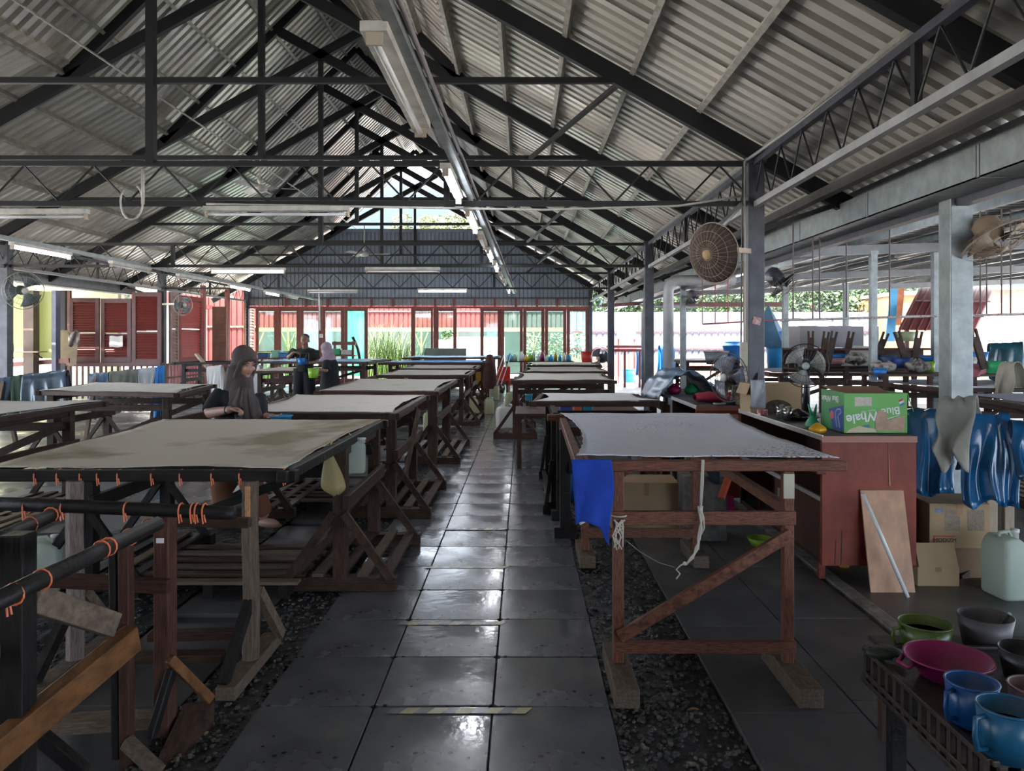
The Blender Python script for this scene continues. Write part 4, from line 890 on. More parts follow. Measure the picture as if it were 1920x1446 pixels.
# run of battens on a tray along the aisle side
tray = thing('cable_tray', (-.55, 12, 3.06), 'long grey cable tray carrying the run of battens along the hall', 'cable tray')
def tx(Y): return -.76+.0155*Y
for a, b in ((1.5, 6.3), (6.3, 12), (12, 18), (18, 24.4)):
    MB().bar((tx(a)+.09, a, 3.10), (tx(b)+.09, b, 3.10), .07, .05).o('channel', M_GALV, tray)
    MB().tube([(tx(a)+.15, a, 3.13), (tx(b)+.15, b, 3.12)], .016, 8).o('conduit_pipe', mat('pinkish grey pipe', (0.34, 0.31, 0.31), .5), tray, smooth=True)
for Y in (8.05, 14.8, 21.2): MB().bar((tx(Y)+.09, Y, 3.1), (tx(Y)+.09, Y, 3.2), .02, .02, (0,1,0)).o('hanger', M_STEEL, tray)
od = ['unlit wide batten light overhead, nearest the camera on the tray', 'bright lit batten on the tray just beyond the unlit one', 'second lit batten along the tray', 'third batten along the tray, unlit', 'fourth batten along the tray, lit', 'fifth batten along the tray, lit', 'sixth batten along the tray, unlit', 'seventh batten along the tray, unlit', 'last batten at the far end of the tray, lit']
for k, (a, b, lit) in enumerate(((3.55, 5.2, 0), (6.4, 7.75, 1), (8.5, 9.9, 1), (10.4, 11.7, 0), (12.2, 13.5, 1), (14.2, 15.5, 1), (16.4, 17.6, 0), (18.4, 19.6, 0), (21.3, 22.6, 1))):
    Y = (a+b)/2; f = fixture('batten_light', (tx(Y), Y, 3.02), b-a, 'y', lit, od[k], w=.13 if k == 0 else .09)
# battens across
for k, (px0, px1, py, Y, lit, lb_) in enumerate(((383, 657, 398, 7.99, 0, 'unlit batten hanging under the nearest latticed tie, centre left'), (-90, 165, 403, 7.99, 0, 'unlit batten hanging at the left edge under the nearest tie'),
      (395, 535, 508, 14.7, 1, 'bright lit batten across the hall, left of the middle'), (685, 825, 507, 14.7, 0, 'unlit batten across the hall, in line with the bright one'), (783, 876, 545, 21.1, 1, 'lit batten across the hall in front of the grey gable wall'), (577, 671, 547, 21.1, 0, 'unlit batten in front of the left of the gable wall'))):
    a, b = at(px0, py, Y), at(px1, py, Y); fx = fixture('batten_light', (a+b)/2, b.x-a.x, 'x', lit, lb_)
    for s in (.2, .8): MB().tube([a+(b-a)*s+V(0,0,.05), V((a+(b-a)*s).x, Y, 3.0)], .003, 4).o('hanging_wire', M_STEEL, fx)
tray2 = thing('cable_tray', (-7.2, 16, 3.1), 'grey tray carrying the left run of battens', 'cable tray')
for a, b in ((9.6, 16), (16, 22), (22, 27.5)): MB().bar((-7.2, a, 3.02), (-7.2, b, 3.02), .08, .06).o('channel', M_GALV, tray2)
for k, (a, b, lit, lb_) in enumerate(((10.8, 12.2, 1, 'bright lit batten at the left edge on the left tray'), (13.4, 14.8, 0, 'unlit batten second on the left tray'), (16.0, 17.4, 0, 'unlit batten third on the left tray'), (18.8, 20.2, 1, 'lit batten fourth on the left tray'), (21.4, 22.6, 1, 'lit batten fifth on the left tray'), (23.4, 24.5, 0, 'unlit batten last on the left tray'))):
    fixture('batten_light', (-7.2, (a+b)/2, 2.932), b-a, 'y', lit, lb_)
for k, (p, q, Y, lit, lb_) in enumerate(((1620, 467, 9.5, 1, 'lit batten under the annex roof, nearest and highest in view'), (1539, 488, 10.9, 1, 'lit batten under the annex roof, second in view'), (1478, 504, 13, 0, 'unlit batten under the annex roof beside the charcoal column'), (1392, 525, 16, 1, 'lit batten under the annex roof left of the charcoal column'), (1714, 497, 13.1, 0, 'unlit batten under the annex roof left of the broad column'), (1858, 500, 10.8, 0, 'unlit batten under the annex roof at the right edge'))):
    c = at(p, q, Y); f = fixture('batten_light', V(c.x, Y, zan(c.x)-.063), 1.2, 'y', lit, lb_); f.rotation_euler = (0, 0, 0)
# loops of conduit and ceiling fans
def ceilfan(c, label, ztop, R_=.55, a0=.2):
    c = Vector(c); t = thing('ceiling_fan', c, label, 'fan', 'ceiling fans')
    MB().tube([c+V(0,0,.06), V(c.x, c.y, ztop)], .012, 8).o('rod', M_OFFW, t)
    MB().lathe([(.0, .14), (.05, .12), (.02, .05)], 14, c).o('upper_cup', M_OFFW, t, smooth=True)
    MB().lathe([(.02, .05), (.09, .03), (.11, -.02), (.08, -.06), (.0, -.07)], 18, c).o('motor', M_OFFW, t, smooth=True)
    for k in range(3):
        a = a0+k*2.094; d = V(math.cos(a), math.sin(a), 0); n = V(-d.y, d.x, .25)
        MB().add([c+d*.10-n*.05, c+d*R_-n*.07, c+d*R_+n*.07, c+d*.10+n*.05]+[c+d*.10-n*.05-V(0,0,.006), c+d*R_-n*.07-V(0,0,.006), c+d*R_+n*.07-V(0,0,.006), c+d*.10+n*.05-V(0,0,.006)], [(0,1,2,3),(7,6,5,4),(0,4,5,1),(1,5,6,2),(2,6,7,3),(3,7,4,0)]).o('blade', M_OFFW, t)
    return t
ceilfan(at(488, 352, 11.45), 'white ceiling fan hanging beside the second king post', 4.29)
ceilfan(at(683, 476, 18.0), 'white ceiling fan hanging in front of the gable wall', 4.29, .6, .05)
for p, y, Y, lb_ in ((268, 362, 8.05, 'white conduit loop hanging by the nearest king post'),):
    t = thing('conduit', at(p, y, Y-.1), lb_, 'conduit')
    MB().tube([at(268, 318, Y-.1), at(268, 383, Y-.1)], .018, 8).tube([at(268+21*math.cos(a)-21, 378+34*math.sin(a), Y-.1) for a in [k*.35 for k in range(-3, 12)]], .012, 6).o('pipe', M_OFFW, t, smooth=True)

# ================================================================ FANS
def fan(name, c, axis, R_, label, dark=False, base=None, motor=.09, blades=True, cagem=None, hub=None, bl=None, depth=.09, group='caged fans'):
    c = Vector(c); ax_ = Vector(axis).normalized(); t = thing(name, base if base is not None else c, label, 'fan', group)
    cm = cagem or M_STEELC; u = ax_.orthogonal().normalized(); w = ax_.cross(u)
    g = MB().ring(c, ax_, R_, R_*.022, 36, 6)
    for rr, dd in ((.75, .7), (.45, .95), (.2, 1.0)):
        g.ring(c+ax_*depth*dd, ax_, R_*rr, R_*.008, 30, 4); g.ring(c-ax_*depth*dd, ax_, R_*rr, R_*.008, 30, 4)
    for k in range(30):
        a = 2*math.pi*k/30; d = u*math.cos(a)+w*math.sin(a)
        for s in (1, -1): g.tube([c+d*R_, c+d*R_*.75+ax_*depth*.7*s, c+d*R_*.45+ax_*depth*.95*s, c+d*R_*.16+ax_*depth*s], R_*.006, 3, cap=False)
    cg_ = g.o('cage', cm, t)
    MB().lathe([(0, depth*1.12), (R_*.16, depth*1.08), (R_*.17, depth*.95)], 18, c, ax_).o('badge', hub or M_OFFW, cg_, smooth=True)
    if blades:
        for k in range(3):
            a0 = k*2.094+.5
            def f(i, j):
                a = a0+(j-.5)*1.35*(0.6+.5*i); rr = R_*(.14+.74*i); d = u*math.cos(a)+w*math.sin(a); return c+d*rr+ax_*((j-.5)*.07*(1.2-i*.5))
            MB().grid(f, 6, 6).o('blade', bl or mat('smoky blade', (0.10, 0.11, 0.12), .3), t, smooth=True, thick=.003)
    MB().lathe([(0, -depth*.2), (motor*.7, -depth*.3), (motor, -depth*.9), (motor, -depth*2.0), (motor*.6, -depth*2.5), (0, -depth*2.6)], 16, c, ax_).o('motor', M_BLKP if dark else (hub or M_STEELC), t, smooth=True)
    return t
M_DUSTF = mat('dust caked brown mesh', (0.055, 0.035, 0.026), .9, 0, .3, 18, bump=.6, bscale=60, col2=(0.16, 0.12, 0.11), thr=(.55, .75))
# big dust caked industrial fan on the near column
fc = at(1338, 475, 7.3)
f1 = fan('industrial_fan', fc, (-.80, -.60, -.20), .29, 'dust caked industrial wall fan on the near right column', cagem=mat('rusty cage', (0.35, 0.26, 0.19), .7), hub=mat('ochre badge', (0.40, 0.27, 0.12), .6), bl=M_DUSTF, depth=.10)
axv = V(-.80, -.60, -.20).normalized(); uu = axv.orthogonal().normalized(); ww = axv.cross(uu)
MB().grid(lambda i, j: fc+(uu*math.cos(j*2*math.pi)+ww*math.sin(j*2*math.pi))*.278*(1-i)+axv*(.10*math.sin(i*math.pi/2)-.0+.006*noise.noise(V(i*9, math.cos(j*6.28)*4, math.sin(j*6.28)*4))), 10, 40).o('dust_mat', M_DUSTF, f1, smooth=True, thick=.004)
MB().bar(fc-axv*.26, (XR-.08, 7.96, az(470, 7.9)), .05).o('arm', mat('beige arm', (0.45, 0.33, 0.24), .6), f1)
MB().bar(fc-axv*.12+V(-.02,0,.24), (XR-.14, 8.0, 3.02), .05, .03).o('stay', M_GALV, f1)
# others
f2 = fan('wall_fan', at(1303, 562, 16.9), (.3, -.35, -.85), .26, 'brown wall fan tilted down on a slim annex column', cagem=mat('brown cage', (0.16, 0.10, 0.08), .7))
MB().bar(at(1303, 556, 16.9), (3.6, 17.25, az(556, 17.2)), .05).o('arm', M_BLKP, f2)
f3 = fan('wall_fan', at(1468, 535, 8.3), (.62, -.2, -.72), .19, 'tilted wall fan behind the near charcoal column', cagem=mat('tan cage', (0.30, 0.24, 0.18), .7))
MB().bar(at(1463, 525, 8.4), (XR+.06, 8.1, az(520, 8.1)), .04).o('arm', M_OFFW, f3)
f4 = fan('industrial_fan', at(1868, 452, 6.3), (.28, -.45, -.85), .28, 'large rusty wall fan on the broad galvanised column', cagem=mat('rusty cage', (0.35, 0.26, 0.19), .7), bl=mat('tan blade', (0.30, 0.22, 0.15), .7), motor=.11, hub=mat('tan motor', (0.34, 0.25, 0.16), .7))
MB().bar(at(1862, 440, 6.35), (3.74, 6.48, az(442, 6.4)), .06).o('arm', M_OFFW, f4)
f5 = fan('wall_fan', at(44, 545, 14.4), (.75, -.60, -.1), .35, 'wall fan on the dark column at the left edge', cagem=mat('pale green cage', (0.30, 0.34, 0.26), .5), dark=True)
MB().bar(at(28, 540, 14.6), (XL+.05, 14.78, az(540, 14.8)), .05).o('arm', M_BLKP, f5)
f6 = fan('wall_fan', at(343, 572, 20.6), (.80, -.55, -.05), .28, 'white wall fan on the column between the shutters', cagem=M_OFFW)
MB().bar(at(332, 570, 20.7), (XL+.05, 21.1, az(570, 21)), .05).o('arm', M_OFFW, f6)
# pedestal fans
pc = at(1510, 686, 6.15)
f7 = fan('pedestal_fan', pc, (-.30, -.95, 0), .175, 'black pedestal fan with pale hub on the front cabinet', dark=True, base=V(pc.x+.07, 6.35, .975), cagem=M_BLKP, hub=mat('pale green hub', (0.50, 0.55, 0.53), .4), depth=.055, motor=.055, bl=mat('pale dusty blade', (0.34, 0.33, 0.30), .4))
MB().tube([V(pc.x+.05, 6.25, pc.z-.03), V(pc.x+.055, 6.27, pc.z-.2), V(pc.x+.05, 6.27, .99)], [.022, .026, .03], 10).o('stand_pole', M_BLKP, f7, smooth=True)
MB().lathe([(0, .975), (.11, .975), (.11, .985), (.035, 1.01), (0, 1.01)], 20, (pc.x+.05, 6.27, 0)).o('stand_base', M_BLKP, f7, smooth=True)
pc = at(1366, 708, 7.25)
f8 = fan('pedestal_fan', pc, (-.82, -.55, 0), .23, 'grey pedestal fan seen edge on, left of the near column', dark=True, base=V(pc.x, 7.35, .98), cagem=mat('dark wire', (0.05, 0.05, 0.055), .5), depth=.07, bl=mat('grey blade', (0.20, 0.20, 0.23), .3), motor=.075)
MB().tube([pc+V(.09, .07, -.02), V(pc.x+.07, 7.40, .99)], .022, 10).o('stand_pole', M_OFFW, f8, smooth=True)
MB().lathe([(0, .98), (.12, .98), (.12, .99), (.03, 1.02), (0, 1.02)], 20, (pc.x+.07, 7.40, 0)).o('stand_base', M_BLKP, f8, smooth=True)
pc = at(1125, 672, 22.5)
f9 = fan('drum_fan', pc, (-.5, -.86, 0), .33, 'grey drum fan standing at the far end of the right tables', dark=True, base=V(pc.x, 22.5, .0), cagem=mat('grey brown cage', (0.16, 0.14, 0.13), .6), motor=.14, depth=.12)
MB().tube([pc+V(0, .1, -.33), V(pc.x, 22.6, 0)], .05, 8).o('stand_pole', M_STEELC, f9)

# ================================================================ CABINETS, right
def cabinet(x0, x1, y0, y1, z0, z1, label, endm=M_CAB):
    t = thing('display_cabinet', ((x0+x1)/2, (y0+y1)/2, 0), label, 'cabinet')
    MB().box((x0-.01, y0, z0), (x1, y0+.03, z1)).o('end_panel', endm, t, bev=.003)
    MB().box((x0-.012, y0-.006, z1-.035), (x1+.003, y0, z1+.005)).o('top_edge', mat('lighter veneer edge', (0.34, 0.12, 0.08), .45, 0, .1), t)
    MB().box((x0, y1-.03, z0), (x1, y1, z1)).o('end_panel', M_CABD, t)
    MB().box((x0, y0+.03, z1-.02), (x1, y1-.03, z1+.004)).o('top_board', mat('dusty dark top', (0.10, 0.085, 0.08), .5, 0, .3, 6), t)
    MB().box((x0-.014, y0-.005, z1-.024), (x0-.001, y1, z1+.012)).o('edge_strip', M_ALU, t, bev=.004)
    MB().box((x1-.02, y0+.03, z0), (x1, y1-.03, z1-.02)).o('back_panel', M_CABD, t)
    zs = z0+(z1-z0)*.52
    MB().box((x0+.01, y0+.03, zs-.02), (x1-.02, y1-.03, zs)).o('shelf', M_CABD, t)
    MB().box((x0-.008, y0+.03, zs-.024), (x0+.009, y1-.03, zs+.004)).o('shelf_strip', M_ALU, t)
    MB().box((x0+.005, y0+.03, z0), (x1-.02, y1-.03, z0+.03)).o('bottom_board', M_CABD, t)
    sd_ = MB().box((x0, y0+.05, z0+.03), (x0+.01, (y0+y1)/2, zs-.024)).o('sliding_door', mat('brown sliding panel', (0.11, 0.045, 0.033), .3, 0, .2, 3), t)
    MB().box((x0+.014, (y0+y1)/2-.05, z0+.03), (x0+.02, y1-.04, zs-.024)).o('glass_door', glassmat('smoky glass', (.55, .6, .6), .2), t)
    MB().box((x0-.006, (y0+y1)/2-.12, zs-.2), (x0, (y0+y1)/2-.08, zs-.1)).o('finger_pull', M_ALU, sd_)
    for x in (x0+.03, x1-.05):
        for y in (y0+.15, y1-.15): MB().box((x, y, 0), (x+.04, y+.04, z0)).o('leg', M_CAB, t)
    return t
CB = cabinet(1.955, 2.56, 5.0, 6.93, .13, .97, 'red brown veneered display cabinet with open shelves, front right')
CB2 = cabinet(1.62, 2.23, 7.15, 8.35, .13, .98, 'second veneered cabinet behind the front one, left of the charcoal column')
# split in the veneer + chips
MB().add([(2.38, 4.997, .66), (2.375, 4.997, .93), (2.39, 4.997, .65), (2.38, 4.9955, .66), (2.375, 4.9955, .93), (2.39, 4.9955, .65)], [(0,1,2),(5,4,3),(0,3,4,1),(1,4,5,2),(2,5,3,0)]).o('bare_wood_scar', mat('bare orange wood', (0.5, 0.25, 0.12), .6), CB)
for k, x in enumerate((2.03, 2.07)): MB().bar((x, 4.998, .14), (x+.006, 4.998, .30+.06*k), .004, .003).o('crack', M_BLKP, CB)
# goods in the lower shelves
def carton(c, d, rz, m, label, flaps=(), name='cardboard_box', tape=True, open_=False, group=None):
    c = Vector(c); t = thing(name, c, label, 'box', group, rz=rz)
    M_ = Matrix.Translation(c) @ Matrix.Rotation(rz, 4, 'Z')
    def T(v): return M_ @ Vector(v)
    x, y, z = d[0]/2, d[1]/2, d[2]
    def bx(a, b): 
        mb = MB().box(a, b); mb.v = [tuple(T(v)) for v in mb.v]; return mb
    if open_:
        w = .006
        for nm, a, b in (('front_wall', (-x,-y,0), (x,-y+w,z)), ('back_wall', (-x,y-w,0), (x,y,z)), ('side_wall', (-x,-y,0), (-x+w,y,z)), ('side_wall', (x-w,-y,0), (x,y,z)), ('base', (-x,-y,0), (x,y,w))): bx(a, b).o(nm, m, t)
    else: bx((-x,-y,0), (x,y,z)).o('body', m, t, bev=.004)
    for side, ang, L in flaps:
        s = {'f': ((-x,-y,z), (x,-y,z), (0,-1,0)), 'b': ((-x,y,z), (x,y,z), (0,1,0)), 'l': ((-x,-y,z), (-x,y,z), (-1,0,0)), 'r': ((x,-y,z), (x,y,z), (1,0,0))}[side]
        a, b, o = [Vector(q) for q in s]; dv = o*math.cos(ang)*L+V(0,0,math.sin(ang)*L)
        mb = MB().add([T(a), T(b), T(b+dv), T(a+dv)], [(0,1,2,3)]); mb.o('flap', m, t, thick=.004)
    if tape and not open_: bx((-.02, -y-.002, z*.75), (.02, -y-.0002, z)).o('tape', mat('brown packing tape', (0.34, 0.17, 0.07), .3), t)
    return t, T
def text(s, size, m, parent, origin, rx, ry, name='lettering', ext=.0006, bold=.0, shear=0, align='CENTER'):
    """rx: reading direction, ry: up direction of glyphs"""
    cu = bpy.data.curves.new('txt', 'FONT'); cu.body = s; cu.size = size; cu.extrude = ext; cu.offset = bold; cu.align_x = align; cu.align_y = 'CENTER'; cu.shear = shear
    to = bpy.data.objects.new('txt', cu); COL.objects.link(to)
    dg = bpy.context.evaluated_depsgraph_get(); me = bpy.data.meshes.new_from_object(to.evaluated_get(dg))
    bpy.data.objects.remove(to); rx = Vector(rx).normalized(); ry = Vector(ry).normalized(); rz = rx.cross(ry); o = Vector(origin)
    for v in me.vertices: c = v.co.copy(); v.co = o+rx*c.x+ry*c.y+rz*c.z
    return link(name, me, m, parent)
# green carton with upside-down print on the cabinet top
M_GRN = mat('green printed card', (0.13, 0.42, 0.08), .55, 0, .08, 4)
M_GRN2 = mat('deep green printed card', (0.07, 0.27, 0.08), .55, 0, .08, 4)
M_TORN = mat('torn pinkish card', (0.50, 0.34, 0.24), .9, 0, .12, 14)
M_PWHT = mat('printed white', (0.80, 0.85, 0.78), .6)
M_NAVY = mat('printed navy', (0.02, 0.07, 0.28), .5)
gx0, gx1, gy0, gy1, gz0, gz1 = 2.14, 2.56, 5.12, 5.52, .976, 1.245
gb = thing('printed_carton', (2.35, 5.3, gz0), 'green printed carton standing upside down on the front cabinet', 'box')
MB().box((gx0, gy0, gz0), (gx1, gy0+.006, gz1)).o('front_wall', M_GRN, gb)
MB().box((gx0, gy0+.006, gz0), (gx0+.006, gy1, gz1+.005)).o('side_wall', M_GRN2, gb)
MB().box((gx1-.006, gy0+.006, gz0), (gx1, gy1, gz1)).o('side_wall', M_GRN, gb)
MB().box((gx0, gy1-.006, gz0), (gx1, gy1, gz1)).o('back_wall', M_CARD, gb)
MB().box((gx0, gy0, gz0-.001), (gx1, gy1, gz0+.006)).o('base', M_CARD, gb)
MB().add([(gx1, gy0, gz1), (gx1, gy0+.12, gz1), (gx1+.05, gy0+.10, gz1-.02), (gx1+.035, gy0-.01, gz1-.12)], [(0,1,2,3)]).o('flap', M_GRN, gb, thick=.004)
MB().add([(gx0+.06, gy0+.20, gz1-.01), (gx1-.02, gy0+.20, gz1-.015), (gx1-.02, gy1-.01, gz1+.025), (gx0, gy1-.01, gz1+.03)], [(0,1,2,3)]).o('inner_flap', mat('brown inner card', (0.36, 0.18, 0.09), .8), gb, thick=.004)
fy = gy0-.0012; gw = gx1-gx0
def fxz(p, q): return V(gx0+(p-1580)/(1690-1580)*gw, fy, gz0+(815-q)/(815-737)*(gz1-gz0))
def poly(nm, pts, m, parent, dy=0): 
    v = [p+V(0, dy, 0) for p in pts]; n = len(v); b = [p+V(0, .001, 0) for p in v]
    return MB().add(v+b, [tuple(range(n)), tuple(reversed(range(n, 2*n)))]+[(i, n+i, n+(i+1) % n, (i+1) % n) for i in range(n)]).o(nm, m, parent)
poly('white_label', [fxz(1598, 762), fxz(1628, 761), fxz(1628, 744), fxz(1598, 744)], mat('faded label', (0.60, 0.55, 0.47), .7, 0, .1, 30), gb)
poly('torn_patch', [fxz(1634, 808), fxz(1684, 810), fxz(1686, 780), fxz(1678, 781), fxz(1656, 789), fxz(1653, 773), fxz(1640, 768), fxz(1634, 786)], M_TORN, gb, -.002)
poly('torn_patch', [fxz(1583, 813), fxz(1636, 812), fxz(1634, 806), fxz(1606, 800), fxz(1590, 806)], mat('tape cream', (0.60, 0.53, 0.36), .6), gb, -.0005)
poly('navy_strip', [fxz(1612, 803), fxz(1624, 806), fxz(1624, 797), fxz(1612, 799)], mat('printed teal', (0.02, 0.18, 0.28), .5), gb, -.0004)
for k, (c, m_) in enumerate((((0.6, 0.03, 0.03), 'printed red'), ((0.85, 0.85, 0.85), 'printed bright white'), ((0.02, 0.15, 0.45), 'printed blue'))):
    poly('flag_stripe', [fxz(1676+k*.8, 754+k*4), fxz(1683+k*.8, 750+k*4), fxz(1682+k*.8, 746+k*4), fxz(1675+k*.8, 750+k*4)], mat(m_, c, .5), gb, -.0002)
ux = (-1, 0, -.14); uz = (.14, 0, -1)
text('Whale', .085, M_PWHT, gb, fxz(1613, 783), ux, uz, bold=.002)
text('Blue', .072, M_PWHT, gb, fxz(1661, 771), ux, uz, bold=.001)
text('depuis 1950', .020, M_PWHT, gb, fxz(1622, 771), ux, uz)
poly('white_swoosh', [fxz(1652, 788), fxz(1676, 780), fxz(1676, 779), fxz(1652, 786)], M_PWHT, gb, -.0003)
# left face print
sx = gx0-.0012
def syz(u, q): return V(sx, gy1-(gy1-gy0)*u, gz0+(815-q)/(815-737)*(gz1-gz0))
mb = MB()
pn = [syz(.35, 773), syz(.98, 760), syz(.98, 812), syz(.55, 812)]
mb.add(pn+[p+V(.001,0,0) for p in pn], [(0,1,2,3),(7,6,5,4)]); mb.o('navy_panel', M_NAVY, gb)
mb = MB().tube([syz(.72, 806), syz(.66, 785), syz(.66, 776), syz(.74, 770), syz(.86, 769), syz(.9, 775), syz(.82, 779), syz(.76, 784), syz(.84, 806)], .004, 5); mb.o('white_emblem', mat('pale blue print', (0.45, 0.6, 0.75), .5), gb)
MB().ell(syz(.50, 784), (.0015, .035, .03)).o('pink_emblem', mat('pink print', (0.7, 0.12, 0.16), .5), gb)
text('Blue Whale', .062, M_PWHT, gb, syz(.42, 752)+V(-.001, 0, 0), (0, 1, -.05), (0, -.05, -1), bold=.001)
# yellow and green bags
def bag(c, r, h, m, label, ears=True, name='plastic_bag', seed=1, squash=1.0):
    c = Vector(c); t = thing(name, c, label, 'bag')
    def f(u, v):
        a = v*2*math.pi; z = u; rad = r*(math.sin(math.pi*min(1, .12+z*.86))**.6)*(1-.55*z**2)
        rad *= 1+.13*noise.noise(V(math.cos(a)*2.2, math.sin(a)*2.2, z*3+seed))+.05*math.sin(a*7+z*4)
        return c+V(math.cos(a)*rad, math.sin(a)*rad*squash, z*h)
    MB().grid(f, 14, 28).o('body', m, t, smooth=True)
    if ears:
        for s in (-1, 1): MB().tube([c+V(s*.01, 0, h*.93), c+V(s*r*.35, 0, h*1.25), c+V(s*r*.55, .01, h*1.55)], [.012, .01, .004], 6).o('ear', m, t, smooth=True)
    return t
bag(at(1524, 812, 5.5)+V(0, .0, .005), .055, .13, transl('green film', (0.06, 0.42, 0.22), .25, .3), 'knotted green plastic bag beside the printed carton', seed=3)
bag(at(1536, 812, 5.2)+V(-.01, .0, .0), .062, .07, mat('yellow film', (0.75, 0.38, 0.01), .3), 'crumpled yellow plastic bag left of the printed carton', ears=False, seed=8)
bag(V(2.14, 5.98, .976), .10, .09, mat('black film', (0.012, 0.012, 0.014), .25), 'crumpled black plastic bag in front of the pedestal fan', ears=False, seed=12)
# glasses, carton, hanging chart, red packet behind on the cabinet
for k, (p, Y) in enumerate(((1464, 6.1), (1477, 5.95))):
    c = V(ax(p, Y), Y, .976); t = thing('plastic_tub', c, ['clear plastic tub, left of two on the cabinet', 'clear plastic tub, right of two on the cabinet'][k], 'tub', 'clear tubs on the cabinet')
    MB().lathe([(.030, 0), (.036, .11), (.034, .11), (.028, .004), (0, .004)], 16, c).o('body', glassmat('cloudy plastic', (.7, .75, .75), .35), t, smooth=True)
t, T_ = carton((2.16, 6.72, .976), (.44, .30, .25), .02, M_CARD, 'open tan carton with a mouldy front behind the pedestal fan', flaps=(('l', -1.2, .10),), tape=False)
MB().ell(V(2.17, 6.57, 1.02), (.13, .004, .07), 14, 8).o('mould_stain', mat('mould stain', (0.09, 0.06, 0.03), .9, 0, .3, 25), t)
hc = MB().grid(lambda u, v: V(ax(1404+28*u, 6.6), 6.55-.015*math.sin(u*5+v*2)-.03*v*u, az(712+52*v, 6.6)) + V(-.03*max(0, v-.6), 0, 0), 8, 10).o('paper_chart', mat('pale grey chart paper', (0.55, 0.56, 0.60), .7, 0, .1, 8), smooth=True, thick=.003)
tag(hc, 'pale grey paper chart hanging on the side of the tan carton', 'paper')
bd = thing('black_cloth', V(2.0, 6.8, 1.0), 'black folded umbrella hanging beside the charcoal column', 'umbrella')
MB().tube([V(ax(1420, 6.9), 6.9, az(700, 6.9)), V(ax(1410, 6.9), 6.88, az(730, 6.9)), V(ax(1403, 6.9), 6.86, az(765, 6.9))], [.012, .05, .03], 8).o('folded_canopy', mat('black nylon', (0.01, 0.012, 0.02), .4), bd, smooth=True)
MB().tube([V(ax(1420, 6.9), 6.9, az(700, 6.9)), V(ax(1424, 6.9), 6.9, az(690, 6.9))], .004, 6).o('shaft', M_STEELC, bd)
tag(MB().cbox((2.0, 6.42, .998), (.07, .05, .045), rz=.3).o('small_packet', mat('red and white packet', (0.35, 0.04, 0.04), .5, 0, 0, 14, col2=(.6, .55, .5), thr=(.5, .55))), 'small red and white packet on the cabinet top', 'packet')
# red cushion and dish on the second cabinet
cu = MB().grid(lambda u, v: V(1.70+.45*u, 7.62+.16*math.cos(v*2*math.pi)*(.25+.75*math.sin(math.pi*min(1,max(0,u*.96+.02)))**.4), 1.035+.055*math.sin(v*2*math.pi)*(.3+.7*math.sin(math.pi*(u*.96+.02))**.4)*(1+.1*math.sin(u*25))), 20, 14).o('cushion', mat('crimson cushion cloth', (0.36, 0.015, 0.05), .7, 0, .2, 9), smooth=True)
tag(cu, 'crimson rolled cushion on the second cabinet', 'cushion')
ds = thing('metal_dish', V(1.86, 7.3, .985), 'small round metal dish on the second cabinet', 'dish')
MB().lathe([(.0, 0), (.05, 0), (.065, .018), (.06, .018), (.047, .004), (0, .004)], 20, (1.86, 7.28, .986)).o('dish_body', M_GALV, ds, smooth=True)
t, T_ = carton((1.70+.40, 7.26, .986), (.14, .12, .18), .3, mat('dirty tan card', (0.34, 0.24, 0.15), .8, 0, .3, 12), 'dirty tan box between the two cabinets', tape=False)
# plywood board and pipe leaning on the cabinet
pb = MB().add([V(2.205, 4.87, .0), V(2.487, 4.87, .0), V(2.468, 4.985, .625), V(2.19, 4.985, .625), V(2.205, 4.885, .0), V(2.487, 4.885, .0), V(2.468, 4.998, .628), V(2.19, 4.998, .628)], [(0,1,2,3),(7,6,5,4),(0,4,5,1),(1,5,6,2),(2,6,7,3),(3,7,4,0)]).o('plywood_board', M_PLY)
tag(pb, 'upright plywood board leaning on the red brown cabinet', 'board')
pv = MB().tube([at(1702, 1120, 4.77), at(1618, 926, 4.84)], .0125, 12).o('pipe', M_WHITEP, smooth=True); tag(pv, 'white plastic pipe leaning across the plywood board', 'pipe')
# cartons below the blue tarpaulin
t, T_ = carton((2.93, 5.32, .205), (.40, .36, .30), -.04, M_CARD, 'large printed tan carton on top of the stack under the blue tarpaulin')
text('MODIZM', .038, mat('dark print', (0.08, 0.05, 0.04), .7), t, T_((-.10, -.183, .055)), (1, -.04, 0), (0, 0, 1))
poly('red_frame', [T_((-.175, -.1815, .03)), T_((-.175, -.1815, .085)), T_((-.165, -.1815, .085)), T_((-.165, -.1815, .03))], mat('printed red', (0.6, 0.03, 0.03)), t)
poly('red_frame', [T_((-.175, -.1815, .085)), T_((-.03, -.1815, .085)), T_((-.03, -.1815, .078)), T_((-.175, -.1815, .078))], mat('printed red', (0.6, 0.03, 0.03)), t)
for x0_, x1_ in ((-.10, .0), (.05, .16)): poly('grey_print', [T_((x0_, -.1812, .12)), T_((x1_, -.1812, .12)), T_((x1_, -.1812, .26)), T_((x0_, -.1812, .26))], mat('grey print', (0.30, 0.22, 0.16), .8, 0, .15, 60), t)
poly('blue_print', [T_((-.165, -.1812, .24)), T_((-.11, -.1812, .24)), T_((-.11, -.1812, .27)), T_((-.165, -.1812, .27))], mat('blue grey print', (0.22, 0.27, 0.38), .8, 0, .2, 60), t)
carton((2.86, 5.36, 0.0), (.46, .40, .20), .03, M_CARDD, 'dark carton at the bottom of the stack under the blue tarpaulin', tape=False)
t, T_ = carton((2.70, 5.06, 0.0), (.27, .14, .125), -.02, M_CARD, 'small open tan carton in front, its flap standing up')
MB().add([T_((-.125, -.07, .125)), T_((.13, -.07, .12)), T_((.125, -.02, .27)), T_((-.13, -.02, .27))], [(0,1,2,3)]).o('flap', M_CARD, t, thick=.004)
